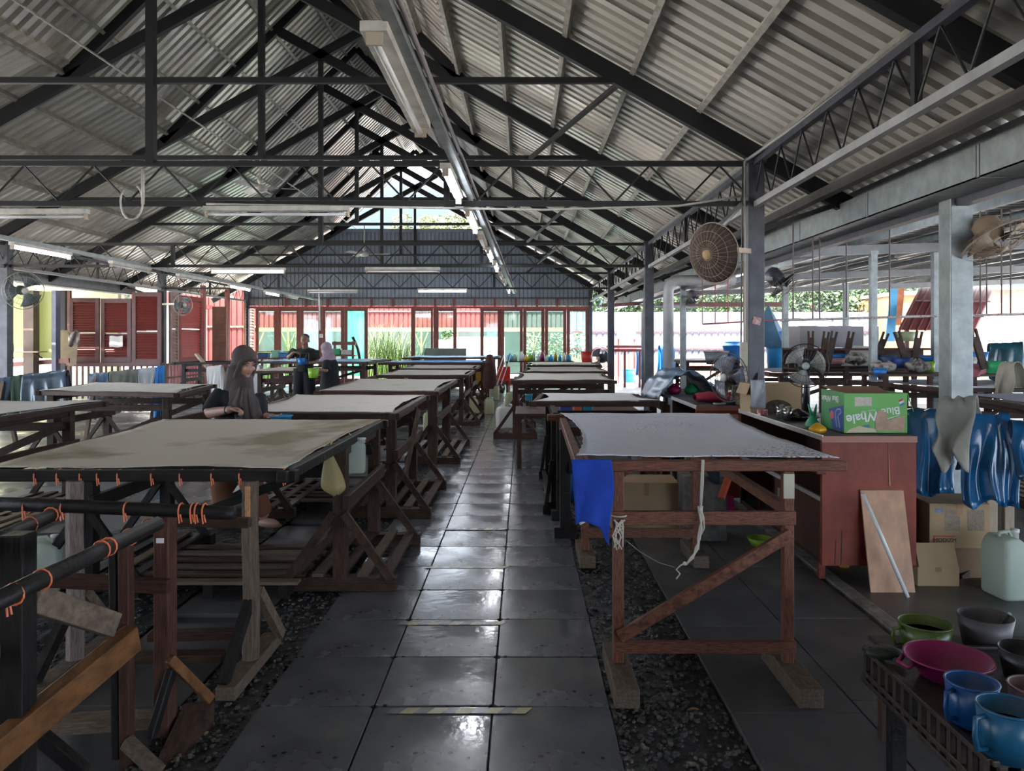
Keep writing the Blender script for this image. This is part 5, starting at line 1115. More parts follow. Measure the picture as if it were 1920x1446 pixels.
# jerrycans
def jerry(c, w, d, h, rz, m, label, lean=0.0, group='plastic jerrycans'):
    c = Vector(c); t = thing('jerrycan', c, label, 'jerrycan', group, rz=rz)
    Rm = Matrix.Translation(c) @ Matrix.Rotation(rz, 4, 'Z') @ Matrix.Rotation(lean, 4, 'Y')
    P = [(0, .96), (.04, 1), (.72, 1), (.80, .93), (.86, .72), (.90, .45)]
    mb = MB(); n = 24; k = 0
    def sq(a, sx, sy):
        ca, sa = math.cos(a), math.sin(a); e = .35
        return (math.copysign(abs(ca)**e, ca)*sx, math.copysign(abs(sa)**e, sa)*sy)
    for z, s in P:
        for j in range(n):
            x, y = sq(2*math.pi*j/n, w/2*s, d/2*(s if z < .85 else .8)); mb.v.append(tuple(Rm @ V(x-(0 if z < .85 else w*.08), y, z*h)))
    for i in range(len(P)-1):
        for j in range(n): a = i*n+j; b = i*n+(j+1) % n; mb.f.append((a, b, b+n, a+n))
    mb.f.append(tuple(reversed(range(n)))); mb.f.append(tuple((len(P)-1)*n+j for j in range(n)))
    jb_ = mb.o('body', m, t, smooth=True)
    mb = MB().tube([V(-w*.28, 0, h*.86), V(-w*.22, 0, h*.96), V(w*.1, 0, h*.97), V(w*.30, 0, h*.82)], .012, 8); mb.v = [tuple(Rm @ Vector(v)) for v in mb.v]; mb.o('handle', m, t, smooth=True)
    mb = MB().lathe([(.022, h*.86), (.022, h*.95), (.026, h*.95), (.026, h), (0, h)], 14, (w*.32, 0, 0)); mb.v = [tuple(Rm @ Vector(v)) for v in mb.v]; mb.o('cap', M_WHITEP, jb_, smooth=True)
    return t
jerry(fl(1880, 1115)+V(.02, 0, 0), .19, .25, .41, .1, M_JERRYG, 'green stained white jerrycan on the floor at the right edge')
jg = jerry(at(652, 898, 4.92)+V(0, .25, 0), .12, .11, .23, .1, M_JERRYG, 'small greenish jerrycan hanging under the front left table'); 
MB().tube([at(652, 836, 4.95)+V(0, .25, 0), at(648, 825, 4.95)+V(0,.1,.03)], .004, 5).o('hanging_cord', M_ROPE, jg)
jerry(fl(80, 1110), .22, .18, .36, .2, M_JERRYG, 'pale green jerrycan on the floor behind the empty frame, left')
for k, (p, q, w, h, lean, lb_) in enumerate(((892, 776, .21, .38, -.25, 'cream jerrycan leaning left of the aisle'), (917, 776, .20, .36, 0, 'cream jerrycan standing at the left edge of the aisle'), (947, 812, .30, .50, 0, 'large white jerrycan on the foot of the third right table'), (957, 762, .22, .36, 0, 'cream jerrycan behind the large white one'))):
    c = fl(p, q); jerry(c, w, .22, h, .1+.1*k, M_JERRY if k != 2 else transl('white jerrycan', (0.66, 0.62, 0.56), .5, .3), lb_, lean)
jerry(fl(927, 750), .26, .2, .42, -.1, M_JERRY, 'cream jerrycan hanging by the brown post near the doors')
jerry(V(-1.62, 13.4, 0) , .24, .2, .38, .0, M_JERRY, 'cream jerrycan on the pallet between the left tables')
# hanging bag on the front left table
hb = thing('hanging_bag', at(618, 840, 4.25), 'cream plastic bag with orange contents hanging on the front left table', 'bag')
Yb = 4.72
def hbf(u, v):
    a = v*2*math.pi; q = 830+92*u; w = 4+17.5*math.sin(min(1, u*1.12)*math.pi*.5)**1.6*(1 if u < .82 else math.cos((u-.82)/.18*math.pi/2*.96)**.7)
    cx = 600+14*u
    return at(cx+w*math.cos(a)*(1+.10*math.sin(a*5+u*3)), q+1.5*math.sin(a*3)*u, Yb) + V(.07, -.10+w*.0024*math.sin(a), 0)
MB().grid(hbf, 26, 36).o('film', transl('cream film', (0.62, 0.55, 0.30), .3, .45, alpha=.72), hb, smooth=True)
MB().ell(at(613, 905, Yb)+V(.07, -.10, 0), (.045, .03, .04)).o('contents', mat('orange contents', (0.75, 0.25, 0.06), .5), hb, smooth=True)
MB().tube([at(596, 842, Yb)+V(.07,-.1,0), at(592, 826, Yb)+V(.07,-.08,0), at(606, 824, Yb)+V(.07,-.05,0), at(602, 842, Yb)+V(.07,-.1,0)], .006, 6).o('handle_loop', transl('cream film', (0.62, 0.55, 0.30)), hb)

# ================================================================ DRAPED CLOTHS
def drape(name, p, q, fd, bd_, hw, m, label, nw=10, amp=.03, seed=1, cat='cloth', group=None, flare=.12, thick=.006, nu=40, hemv=.05):
    """cloth hung over a ridge from p to q; front drop fd, back drop bd_; hw half thickness of the heap"""
    p, q = Vector(p), Vector(q); d = (q-p); L = d.length; d.normalize(); n = V(d.y, -d.x, 0).normalized()
    if n.y > 0: n = -n
    tot = fd+bd_+2*hw
    def f(u, v):
        s = v*tot; w = math.sin(u*math.pi*nw+noise.noise(V(u*4, seed, 0))*3)
        if s < fd: a = (fd-s)/max(fd, .01); off = n*(hw+flare*a+amp*w*a); z = -(fd-s)*(1+hemv*math.sin(u*9+seed))
        elif s < fd+2*hw: t = (s-fd)/(2*hw); off = n*(hw*math.cos(t*math.pi)); z = hw*.8*math.sin(t*math.pi)
        else: a = (s-fd-2*hw)/max(bd_, .01); off = -n*(hw+flare*a+amp*w*a); z = -(s-fd-2*hw)
        return p+d*(u*L)+off+V(0, 0, z+.02*noise.noise(V(u*5, v*4, seed)))+d*(.05*noise.noise(V(v*3, seed, u*2)))
    o = MB().grid(f, nu, 26).o(name, m, smooth=True, thick=thick)
    return tag(o, label, cat, group)
# rack with blue tarpaulins at the right
rk = thing('drying_rack', (3.1, 5.35, 0), 'pale timber drying rack under the blue tarpaulins, right', 'rack')
rA, rB = at(1700, 795, 5.45), at(1960, 800, 5.05)
MB().bar(rA+V(0,0,-.02), rB+V(0,0,-.02), .05, .05).o('top_rail', M_PALE, rk)
for p, Y in ((1858, 5.22), (1890, 5.45)):
    MB().bar(V(ax(p, Y), Y, 0), V(ax(p, Y), Y, 1.02), .07, .04, (0,1,0)).o('post', M_PALE, rk, bev=.004)
MB().bar(V(2.62, 5.7, 0), V(2.72, 5.45, 1.02), .05, .05).o('post', M_PALE, rk)
MB().bar(at(1800, 1085, 5.15), at(1860, 1040, 5.3), .04, .05).o('foot_brace', M_WOODD, rk); MB().bar(at(1790, 1095, 5.1), at(1850, 1092, 5.0), .05, .05).o('foot_bar', M_WOODW, rk)
drape('tarpaulin', at(1697, 782, 5.45), at(1790, 782, 5.3), .50, .35, .07, M_TARP, 'blue tarpaulin draped on the rack, left of the grey cloth', 3, .05, 3, 'tarpaulin', flare=.16)
drape('tarpaulin', at(1798, 792, 5.22), at(1900, 790, 5.1), .52, .35, .075, mat('bright blue tarpaulin', (0.006, 0.15, 0.38), .2, 0, .3, 3, bump=.35, bscale=9, spec=.8), 'bright blue tarpaulin draped on the rack, right of the grey cloth', 4, .05, 6, 'tarpaulin', flare=.12)
drape('tarpaulin', at(1892, 800, 5.0), at(1990, 810, 4.9), .30, .3, .06, M_TARP, 'folded blue tarpaulin hanging at the right edge', 4, .04, 9, 'tarpaulin')
drape('draped_cloth', at(1764, 768, 5.16), at(1832, 764, 5.02), .31, .1, .10, M_CLOTHG, 'grey beige cloth thrown over the blue tarpaulins', 3, .03, 5, flare=.14, hemv=.28)
drape('draped_cloth', at(1818, 862, 5.3), at(1845, 862, 5.2), .30, .1, .03, M_CLOTHW, 'white rag hanging beneath the blue tarpaulin', 3, .02, 4, flare=.02)
bag(at(1852, 925, 5.08), .06, .10, transl('lime film', (0.55, 0.60, 0.25), .3, .3), 'small lime plastic bag hanging below the tarpaulins', ears=False, seed=5)
# blue tarp hood behind the right tables
hood = MB().grid(lambda u, v: V(1.50+.78*u+.02*math.sin(v*9), 8.58+1.3*v+.05*math.sin(u*5), .90+.36*abs(math.sin(math.pi*u))**.75+.02*math.sin(u*31+v*4)+.015*math.sin(v*14+u*6)-.05*u), 48, 20).o('tarpaulin', mat('silvery dusty tarpaulin', (0.09, 0.17, 0.29), .30, 0, .3, 9, bump=.5, bscale=14, spec=.9), smooth=True, thick=.012)
hood.name = 'tarpaulin'; tag(hood, 'dusty blue tarpaulin arched over a black rack behind the right tables', 'tarpaulin')
brk = thing('metal_rack', (2.0, 9.1, 0), 'black metal rack under the dusty blue tarpaulin', 'rack')
for x in (1.62, 2.28):
    for y in (8.7, 9.8): MB().bar((x, y, 0), (x, y, 1.02), .035, .035, (0,1,0)).o('leg', M_BLKP, brk)
for z in (.5, .95):
    MB().box((1.6, 8.68, z), (2.3, 9.82, z+.03)).o('shelf', M_STEELC, brk)
bag(V(1.75, 8.9, .98), .09, .12, mat('magenta film', (0.55, 0.02, 0.16), .35), 'magenta plastic bag under the dusty blue tarpaulin', ears=False, seed=21)
bag(V(1.94, 8.85, .98), .09, .13, mat('bright green film', (0.03, 0.38, 0.13), .35), 'bright green plastic bag under the dusty blue tarpaulin', ears=False, seed=22)
# racks with cloths far left
lr = thing('drying_rack', (-6.8, 11.3, 0), 'timber drying rack behind the left tables', 'rack')
LA, LBb = at(168, 706, 12.2), at(308, 692, 12.6)
MB().bar(LA, LBb, .05, .05).o('top_rail', M_WOODD, lr)
for P_ in (LA+V(.1, 0, 0), LBb-V(.1, 0, 0)):
    MB().bar(V(P_.x, P_.y-.3, 0), P_, .05, .05).o('leg', M_WOODW, lr); MB().bar(V(P_.x, P_.y+.3, 0), P_, .05, .05).o('leg', M_WOODW, lr)
def lerp(a, b, t): return Vector(a)*(1-t)+Vector(b)*t
M_BST = mat('blue white striped cloth', (0.10, 0.17, 0.26), .9, 0, 0, 7, col2=(0.30, 0.33, 0.36), thr=(.45, .55))
drape('draped_cloth', lerp(LA, LBb, .0), lerp(LA, LBb, .27), .65, .5, .06, M_BST, 'blue grey striped cloth draped on the left rack, leftmost', 6, .03, 11, group='cloths on the left rack')
drape('draped_cloth', lerp(LA, LBb, .27), lerp(LA, LBb, .66), .60, .5, .06, mat('olive grey cloth', (0.24, 0.24, 0.20), .9, 0, .2, 4), 'olive grey cloth draped on the left rack', 9, .03, 12, group='cloths on the left rack')
drape('draped_cloth', lerp(LA, LBb, .66), lerp(LA, LBb, .86), .62, .5, .065, mat('white grey cloth', (0.55, 0.56, 0.58), .9, 0, .1, 4), 'white cloth draped on the left rack', 5, .03, 13, group='cloths on the left rack')
drape('draped_cloth', lerp(LA, LBb, .86), lerp(LA, LBb, 1.0), .78, .5, .08, M_TARPL, 'bright blue cloth draped at the right end of the left rack', 4, .04, 14, group='cloths on the left rack')
lr2 = thing('drying_rack', (-7.5, 10.2, 0), 'timber drying rack holding the dusty tarpaulin, far left', 'rack')
LC, LD = at(-20, 716, 11.0), at(128, 702, 11.3)
MB().bar(LC, LD, .05, .05).o('top_rail', M_WOODD, lr2)
for P_ in (LC+V(.2, 0, 0), LD-V(.1, 0, 0)): MB().bar(V(P_.x, P_.y-.3, 0), P_, .05, .05).o('leg', M_WOODW, lr2); MB().bar(V(P_.x, P_.y+.3, 0), P_, .05, .05).o('leg', M_WOODW, lr2)
drape('tarpaulin', lerp(LC, LD, .42), lerp(LC, LD, 1.0), .55, .4, .09, M_TARPD, 'dusty grey blue tarpaulin draped on the far left rack', 7, .04, 15, 'tarpaulin')
drape('draped_cloth', lerp(LC, LD, .30), lerp(LC, LD, .42), .62, .4, .07, mat('dark green cloth', (0.06, 0.11, 0.07), .8), 'dark green cloth edge draped left of the dusty tarpaulin', 2, .03, 16)
drape('draped_cloth', lerp(LC, LD, .0), lerp(LC, LD, .28), .55, .4, .06, mat('navy grey cloth', (0.06, 0.10, 0.15), .8), 'navy cloth draped at the left end of the far left rack', 5, .03, 17)
for p, Y, lb_ in ((405, 19.2, 'white sheet draped over a chair frame in front of the left wall'), (478, 18.2, 'white sheet hanging beyond the woman, under a table')):
    drape('draped_cloth', at(p-13, 692, Y), at(p+13, 690, Y), .75, .6, .09, M_CLOTHW, lb_, 4, .03, 18)
# small clutter on the far left table edge
tag(MB().bar(at(368, 664, 20.5), at(408, 712, 20.2), .10, .05).o('plank', M_PALE), 'pale plank leaning on the empty frame, left wall', 'plank')
# ================================================================ CRATE WITH MUGS, bottom right
ct = thing('slatted_crate', (1.68, 2.5, .30), 'dark grimy perforated crate on a low stand, bottom right', 'crate')
M_GRIME = mat('grimy dark plastic', (0.045, 0.028, 0.020), .5, 0, .3, 14, bump=.4)
MB().box((1.29, 2.12, .425), (2.15, 2.86, .445)).o('deck', M_GRIME, ct)
for x in (1.28, 2.15):
    for z in (.33, .36, .445): MB().bar((x, 2.10, z), (x, 2.88, z), .022, .018).o('side_rail', M_GRIME, ct, bev=.003)
    for k in range(14): MB().cbox((x, 2.13+k*.056, .385), (.016, .022, .11)).o('side_slat', M_GRIME, ct)
for y in (2.10, 2.88):
    for z in (.33, .36, .445): MB().bar((1.28, y, z), (2.15, y, z), .022, .018).o('end_rail', M_GRIME, ct, bev=.003)
    for k in range(15): MB().cbox((1.31+k*.058, y, .385), (.022, .016, .11)).o('end_slat', M_GRIME, ct)
MB().box((1.27, 2.09, .325), (2.16, 2.89, .34)).o('bottom', M_GRIME, ct)
sn = thing('low_stand', (1.7, 2.5, 0), 'low timber stand with a brown front board under the dark crate', 'stand')
for x in (1.36, 2.05):
    for y in (2.16, 2.8): MB().bar((x, y, 0), (x, y, .32), .05, .05, (0,1,0)).o('leg', M_WOODK, sn)
MB().box((1.30, 2.07, .26), (2.15, 2.09, .325)).o('front_board', M_WOODD, sn); MB().box((1.30, 2.1, .30), (2.15, 2.85, .322)).o('top_board', M_WOODD, sn)
def mug(c, r, h, m, label, ang, name='mug', group='mugs in the crate', inner=None, taper=.86, hs=1):
    c = Vector(c); t = thing(name, c, label, 'mug', group)
    MB().lathe([(r*taper, 0), (r*.97, h*.7), (r, h), (r*1.05, h), (r*1.05, h*.965)] if False else [(0, 0), (r*taper, 0), (r, h), (r*.95, h), (r*taper*.94, .006), (0, .006)], 28, c).o('body', m, t, smooth=True)
    MB().ring(c+V(0, 0, h), (0, 0, 1), r*.985, .004, 28, 6).o('rim', m, t, smooth=True)
    d = V(math.cos(ang), math.sin(ang), 0)
    MB().tube([c+d*r*.97+V(0,0,h*.88), c+d*(r*1.38)+V(0,0,h*.86), c+d*(r*1.42)+V(0,0,h*.5), c+d*(r*1.3)+V(0,0,h*.22), c+d*r*.9+V(0,0,h*.2)], .0075*hs, 8).o('handle', m, t, smooth=True)
    if inner: MB().lathe([(0, h*.62), (r*.9, h*.62)], 24, c).o('contents', inner, t)
    return t
DKL = mat('dark liquid', (0.02, 0.01, 0.012), .15)
mug((1.565, 2.93+.06, .40), .098, .10, mat('olive green plastic', (0.08, 0.12, 0.018), .35, 0, .1), 'large olive green mug at the back of the crate', 3.3, inner=mat('green dye', (0.01, 0.05, 0.03), .2)) 
bs = thing('basin', (1.455, 2.62, .45), 'magenta pink plastic basin in the crate', 'basin')
MB().lathe([(0, 0), (.085, 0), (.135, .07), (.142, .072), (.142, .066), (.132, .066), (.084, .008), (0, .008)], 32, (1.455, 2.63, .448)).o('bowl', M_PINK, bs, smooth=True)
MB().tube([V(1.325, 2.60, .505), V(1.29, 2.57, .505), V(1.285, 2.63, .50), V(1.32, 2.67, .505)], .008, 6).o('handle', M_PINK, bs, smooth=True)
tag(MB().ell((1.30, 2.76, .476), (.07, .034, .022), 14, 8).tube([V(1.32, 2.74, .47), V(1.33, 2.71, .46)], .008, 6).o('scrub_brush', mat('dark green bristles', (0.02, 0.035, 0.02), .6, bump=.6), smooth=True), 'dark green oval brush on the crate edge beside the magenta basin', 'brush')
mug((1.352, 2.315, .447), .074, .125, mat('strong blue plastic', (0.006, 0.06, 0.20), .35, 0, .1), 'strong blue mug in the middle of the crate', 3.5)
mug((1.328+.02, 2.135, .447), .080, .135, mat('teal blue plastic', (0.012, 0.10, 0.20), .35, 0, .15, 9), 'stained teal blue mug nearest the camera', 3.4, inner=DKL)
mug((1.53, 2.29, .447), .075, .12, mat('pinkish grey plastic', (0.17, 0.09, 0.095), .35, 0, .1), 'pinkish grey mug at the right of the crate', .3, inner=DKL)
pn = thing('paint_pot', (1.80, 2.95, .4), 'grey metal pot with a dark paddle at the back of the crate', 'pot')
MB().lathe([(0, 0), (.08, 0), (.10, .12), (.095, .12), (.076, .006), (0, .006)], 24, (1.80, 2.99, .41)).o('pot_body', mat('dull grey metal', (0.10, 0.09, 0.095), .5, .2), pn, smooth=True)
MB().bar((1.80, 2.96, .43), (1.85, 2.92, .56), .03, .012).o('paddle', M_BLKP, pn)
pn2 = thing('paint_pot', (1.74, 2.6, .44), 'black pot in the right part of the crate', 'pot')
MB().lathe([(0, 0), (.07, 0), (.09, .10), (.085, .10), (.066, .006), (0, .006)], 24, (1.72, 2.62, .447)).o('pot_body', M_BLKP, pn2, smooth=True)
# shelf extension so the rear pots stand on something
MB().box((1.40, 2.885, .385), (2.1, 3.12, .40)).o('rear_deck', M_GRIME, ct)
for x in (1.45, 2.05): MB().bar((x, 3.08, 0), (x, 3.08, .385), .04, .04, (0,1,0)).o('rear_leg', M_WOODD, ct)
# lime bowl under the right table, cloth heap, crates seen between the legs
def bowl(c, r, h, m, label, name='bowl'):
    return tag(MB().lathe([(0, 0), (r*.6, 0), (r, h), (r*.96, h), (r*.57, .006), (0, .006)], 24, c).o(name, m, smooth=True), label, 'bowl')
bowl(fl(1425, 1024), .10, .065, M_LIME, 'bright lime bowl on the floor under the right cabinet')
bowl(fl(1600, 1076)+V(0, .15, 0), .05, .03, M_YEL, 'tiny yellow dish on the floor under the cabinet')
def bucket(c, r, h, m, label, handle=True, rim=True, name='bucket', lid=None, group=None, inner=None):
    c = Vector(c); t = thing(name, c, label, 'bucket', group)
    MB().lathe([(0, 0), (r*.78, 0), (r, h), (r*.95, h), (r*.74, .008), (0, .008)], 24, c).o('body', m, t, smooth=True)
    MB().ring(c+V(0, 0, h*.96), (0, 0, 1), r*1.0, r*.035, 24, 6).o('rim', m, t, smooth=True)
    if handle: MB().tube([c+V(r*math.cos(a), -r*.25*math.sin(a), h*.93-r*.75*math.sin(a)*.4) for a in [k*math.pi/10 for k in range(11)]], r*.02, 5).o('handle', M_OFFW, t)
    if lid: MB().lathe([(0, .03), (r*1.05, .02), (r*1.06, 0), (0, 0)], 24, c+V(0, 0, h+.005)).o('lid', lid, t, smooth=True)
    return t
bucket(fl(1179, 717)+V(0, 0, 0), .26, .50, M_LBLUE, 'bright blue bucket standing beyond the third right column')
bucket(V(1.92, 15.2, 0), .20, .34, mat('tan pot', (0.38, 0.24, 0.15), .6), 'tan flower pot right of the bright blue bucket', handle=False)
bucket(V(ax(1100, 21.4), 21.4, .985), .17, .30, M_REDPL, 'bright red pail on the far right table') 
# things on the racks under right tables 2/3
for k, (p0, p1, y0, y1, Y, m_, lb_) in enumerate(((1046, 1060, 782, 818, 6.9, M_REDPL, 'red crate standing under the second right table'), (1076, 1090, 752, 772, 9.6, M_ORPL, 'orange box under the second right table'), (1093, 1112, 753, 772, 9.6, M_TEAL, 'teal bucket under the second right table'), (985, 998, 740, 752, 10.4, M_TEAL, 'teal tub at the left end of the second right table'), (1050, 1072, 752, 772, 9.9, M_NAVY, 'navy bundle under the second right table'))):
    a = at(p0, y0, Y); b = at(p1, y1, Y); t = thing('storage_crate', V((a.x+b.x)/2, Y, b.z), lb_, 'crate')
    MB().box((a.x, Y, b.z), (b.x, Y+.18, a.z)).o('body', m_, t, bev=.012); MB().box((a.x-.006, Y-.006, a.z-.02), (b.x+.006, Y+.186, a.z)).o('rim', m_, t, bev=.004)
    if k == 0:
        for j in range(4): MB().box((a.x+.01, Y-.006, b.z+.01+j*.04), (b.x-.01, Y, b.z+.03+j*.04)).o('side_slat', m_, t)
lsh = thing('under_shelf', (.75, 9.7, 0), 'low dark shelf carrying bright tubs behind the second right table', 'shelf')
MB().box((-.1, 9.5, .66), (1.5, 10.6, .69)).o('board', M_WOODR, lsh)
for x in (-.05, 1.45):
    for y in (9.55, 10.5): MB().bar((x, y, 0), (x, y, .66), .05, .05, (0,1,0)).o('leg', M_WOODD, lsh)
for k, (x, m_, lb_) in enumerate(((.52, M_BLUE, 'blue drum under the second right table, left'), (.75, M_BLUE, 'blue drum under the second right table, right'))):
    bucket(V(x, 7.7, 0), .11, .36, m_, lb_)
carton(V(1.02, 6.55, 0), (.55, .40, .42), 0, M_CARD, 'tan carton on the floor behind the front right table')
tk = thing('concrete_block', (1.45, 6.2, 0), 'weathered grey block standing behind the front right table', 'block')
MB().box((1.28, 6.1, 0), (1.62, 6.4, .52)).o('block_body', mat('weathered grey slab', (0.17, 0.15, 0.13), .9, 0, .3, 9, bump=.5), tk, bev=.01)
tag(MB().grid(lambda u, v: V(1.32+.22*u, 6.05-.03*math.sin(u*8), .97-.42*v*(1-.2*math.sin(u*5))), 10, 10).o('hanging_cloth', mat('dark navy cloth', (0.02, 0.03, 0.05), .9), smooth=True, thick=.01), 'dark navy cloth hanging behind the front right table', 'cloth')
tag(MB().grid(lambda u, v: V(1.16+.15*u, 6.0-.03*math.sin(u*8), .98-.22*v*(1-.2*math.sin(u*5))), 10, 8).o('hanging_cloth', mat('light grey cloth', (0.35, 0.37, 0.42), .9), smooth=True, thick=.01), 'light grey cloth hanging behind the front right table', 'cloth')
tag(MB().bar(at(1375, 868, 5.6), at(1352, 935, 5.45), .05, .03).o('orange_board', mat('orange red board', (0.42, 0.07, 0.03), .5), bev=.006), 'orange red board leaning beside the cabinet, under the right table', 'board')
MBp = MB().add([fl(1352, 965), fl(1380, 965), fl(1378, 962)+V(0, .1, .24), fl(1352, 965)+V(0,.03,0), fl(1380, 965)+V(0,.03,0), fl(1378, 962)+V(0, .13, .24)], [(0,1,2),(5,4,3),(0,3,4,1),(1,4,5,2),(2,5,3,0)]).o('dustpan', M_PINK); tag(MBp, 'magenta dustpan standing under the right table', 'dustpan')
wr = thing('white_rod', fl(1100, 985), 'white plastic rod lying across the foot of the right table', 'rod'); MB().tube([at(1088, 982, 4.3), at(1150, 948, 4.6)], .008, 8).o('rod', M_WHITEP, wr, smooth=True)
# blue bowl is held by the woman (see people)
# ================================================================ FAR END CLUTTER
bn = thing('shelf_rack', (1.2, 23.6, 0), 'low timber rack covered with bottles and tubs at the far right', 'rack')
RX0, RX1 = ax(948, 24), ax(1075, 24)
for z in (.55, .92): MB().box((RX0, 23.7, z), (RX1, 24.3, z+.03)).o('shelf', M_WOODD, bn)
for x in (RX0+.05, (RX0+RX1)/2, RX1-.05):
    for y in (23.75, 24.25): MB().bar((x, y, 0), (x, y, .95), .05, .05, (0,1,0)).o('leg', M_WOODR, bn)
r = random.Random(5); cols = [('white', M_WHITEP), ('pale green', mat('pale green plastic', (0.42, 0.62, 0.50), .4)), ('teal', M_TEAL), ('lime', M_LIME), ('magenta', M_PINK), ('yellow', M_YEL), ('light blue', M_LBLUE), ('red', M_REDPL)]
ords = ['first', 'second', 'third', 'fourth', 'fifth', 'sixth', 'seventh', 'eighth', 'ninth', 'tenth', 'eleventh', 'twelfth', 'thirteenth', 'fourteenth', 'fifteenth', 'sixteenth', 'seventeenth']
for k, (p, ci, h) in enumerate(((956, 6, .24), (965, 1, .2), (978, 0, .3), (987, 5, .18), (994, 3, .24), (1001, 1, .34), (1009, 0, .22), (1017, 4, .30), (1025, 1, .2), (1033, 6, .2), (1042, 5, .28), (1050, 6, .2), (1058, 0, .26), (1066, 2, .22))):
    c = V(ax(p, 24), 24+r.uniform(-.12, .12), .95); nm, m_ = cols[ci]; t = thing('bottle', c, '%s bottle on the far rack, %s from its left end' % (nm, ords[k]), 'bottle', 'bottles on the far rack'); w = r.uniform(.05, .085)
    b_ = MB().lathe([(0, 0), (w, 0), (w, h*.65), (w*.4, h*.85), (w*.4, h*.93)], 12, c).o('body', m_, t, smooth=True); MB().lathe([(w*.45, h*.93), (w*.45, h), (0, h)], 10, c).o('cap', cols[(ci+3) % 8][1], b_)
for k, (p, ci) in enumerate(((1000, 7), (1020, 6), (1040, 4), (1060, 2))):
    bucket(V(ax(p, 24), 23.95, .58), .14, .2, cols[ci][1], '%s tub on the lower shelf of the far rack' % cols[ci][0], handle=False)
gp = thing('display_screen', at(830, 660, 26.5), 'long grey panel standing in the doorway behind the blue sheets', 'panel'); MB().box((ax(795, 26.4), 26.4, .0), (ax(874, 26.4), 26.5, az(653, 26.4))).o('board', mat('grey green panel', (0.25, 0.27, 0.22), .7), gp)
MB().bar((ax(788, 26.3), 26.3, az(680, 26.3)), (ax(797, 26.4), 26.4, az(653, 26.4)), .05).o('stay', M_OFFW, gp)
yb_ = thing('yellow_sign', at(865, 715, 22), 'yellow notice board leaning in the doorway', 'sign'); MB().box((ax(876, 25), 25.4, .0), (ax(902, 25), 25.45, az(694, 25))).o('board', M_YEL, yb_); 

br = thing('brown_post_cloth', at(918, 700, 20.5), 'brown cloth draped over a post beside the blue sheets', 'cloth')
MB().lathe([(.17, .3), (.2, .5), (.16, .9), (.08, 1.2), (0, 1.22)], 14, (ax(918, 20.6), 20.6, 0)).o('drape', mat('maroon brown cloth', (0.10, 0.03, 0.025), .8), br, smooth=True); MB().bar((ax(918, 20.6), 20.6, 0), (ax(918, 20.6), 20.6, 1.2), .08, .08, (0,1,0)).o('post', M_WOODD, br)
for p in (942, 948): pass
rch = thing('red_chair', at(945, 700, 23), 'red plastic chair with white rods beside the aisle, near the doors', 'chair')
cxr = ax(944, 23)
MB().box((cxr-.2, 22.8, .38), (cxr+.2, 23.2, .42)).o('seat', M_REDPL, rch, bev=.01); MB().box((cxr-.2, 23.16, .42), (cxr+.2, 23.2, .8)).o('backrest', M_REDPL, rch, bev=.01)
for x in (-.17, .17):
    for y in (22.83, 23.17): MB().bar((cxr+x, y, 0), (cxr+x, y, .38), .04, .04, (0,1,0)).o('leg', M_REDPL, rch)
for k in range(3): MB().tube([V(cxr-.3+k*.12, 22.7, .3), V(cxr+.02+k*.1, 22.9, 1.15)], .015, 6).o('white_rod', M_WHITEP, rch)
# desk with tubs behind the woman / red bench
dk = thing('side_table', (-7.6, 25.6, 0), 'red timber side table with tubs under the left glass doors', 'table')
X0, X1 = ax(484, 25.6), ax(560, 25.6)
MB().box((X0, 25.3, az(671, 25.6)-.05), (X1, 25.9, az(671, 25.6))).o('top', M_REDW, dk)
for x in (X0+.05, X1-.05):
    for y in (25.35, 25.85): MB().bar((x, y, 0), (x, y, az(671, 25.6)-.05), .06, .06, (0,1,0)).o('leg', M_REDW, dk)
for k, (p, w, h, m_, lb_) in enumerate(((495, .32, .16, M_NAVY, 'navy tub with lime lid on the red side table'), (520, .30, .22, mat('mint plastic', (0.25, 0.62, 0.45), .4), 'mint green tub on the red side table'), (533, .3, .15, M_BLUE, 'blue flat tub on the red side table'), (548, .2, .2, mat('pale teal plastic', (0.2, 0.55, 0.5), .4), 'pale teal tub at the right end of the red side table'))):
    z = az(671, 25.6); c = ax(p, 25.6); t = thing('storage_tub', (c, 25.6, z), lb_, 'tub'); MB().box((c-w/2, 25.42, z), (c+w/2, 25.78, z+h)).o('body', m_, t, bev=.02); MB().box((c-w/2-.01, 25.41, z+h), (c+w/2+.01, 25.79, z+h+.03)).o('lid', M_LIME if k == 0 else m_, t, bev=.008)
bc = thing('red_bench', (ax(645, 25), 25, 0), 'red timber bench rack behind the woman in the lilac headscarf', 'bench')
for p in (628, 662): MB().bar((ax(p, 25), 25, 0), (ax(p, 25), 25, az(640, 25)), .07, .07, (0,1,0)).o('post', M_REDW, bc)
MB().box((ax(623, 25), 24.97, az(647, 25)), (ax(667, 25), 25.03, az(641, 25))).o('top_board', M_REDW, bc); MB().box((ax(622, 25), 24.8, az(668, 25)), (ax(668, 25), 25.2, az(666, 25))).o('shelf', M_REDW, bc)
for p, w, h, m_, lb_ in ((633, .22, .2, M_GREENP, 'green bag on the red bench rack'), (650, .34, .16, M_OFFW, 'pale basket on the red bench rack')):
    t = thing('storage_tub', (ax(p, 25), 25, az(666, 25)), lb_, 'tub'); MB().box((ax(p, 25)-w/2, 24.9, az(666, 25)), (ax(p, 25)+w/2, 25.1, az(666, 25)+h)).o('body', m_, t, bev=.03); MB().box((ax(p, 25)-w/2-.01, 24.89, az(666, 25)+h-.02), (ax(p, 25)+w/2+.01, 25.11, az(666, 25)+h+.01)).o('rim', m_, t)
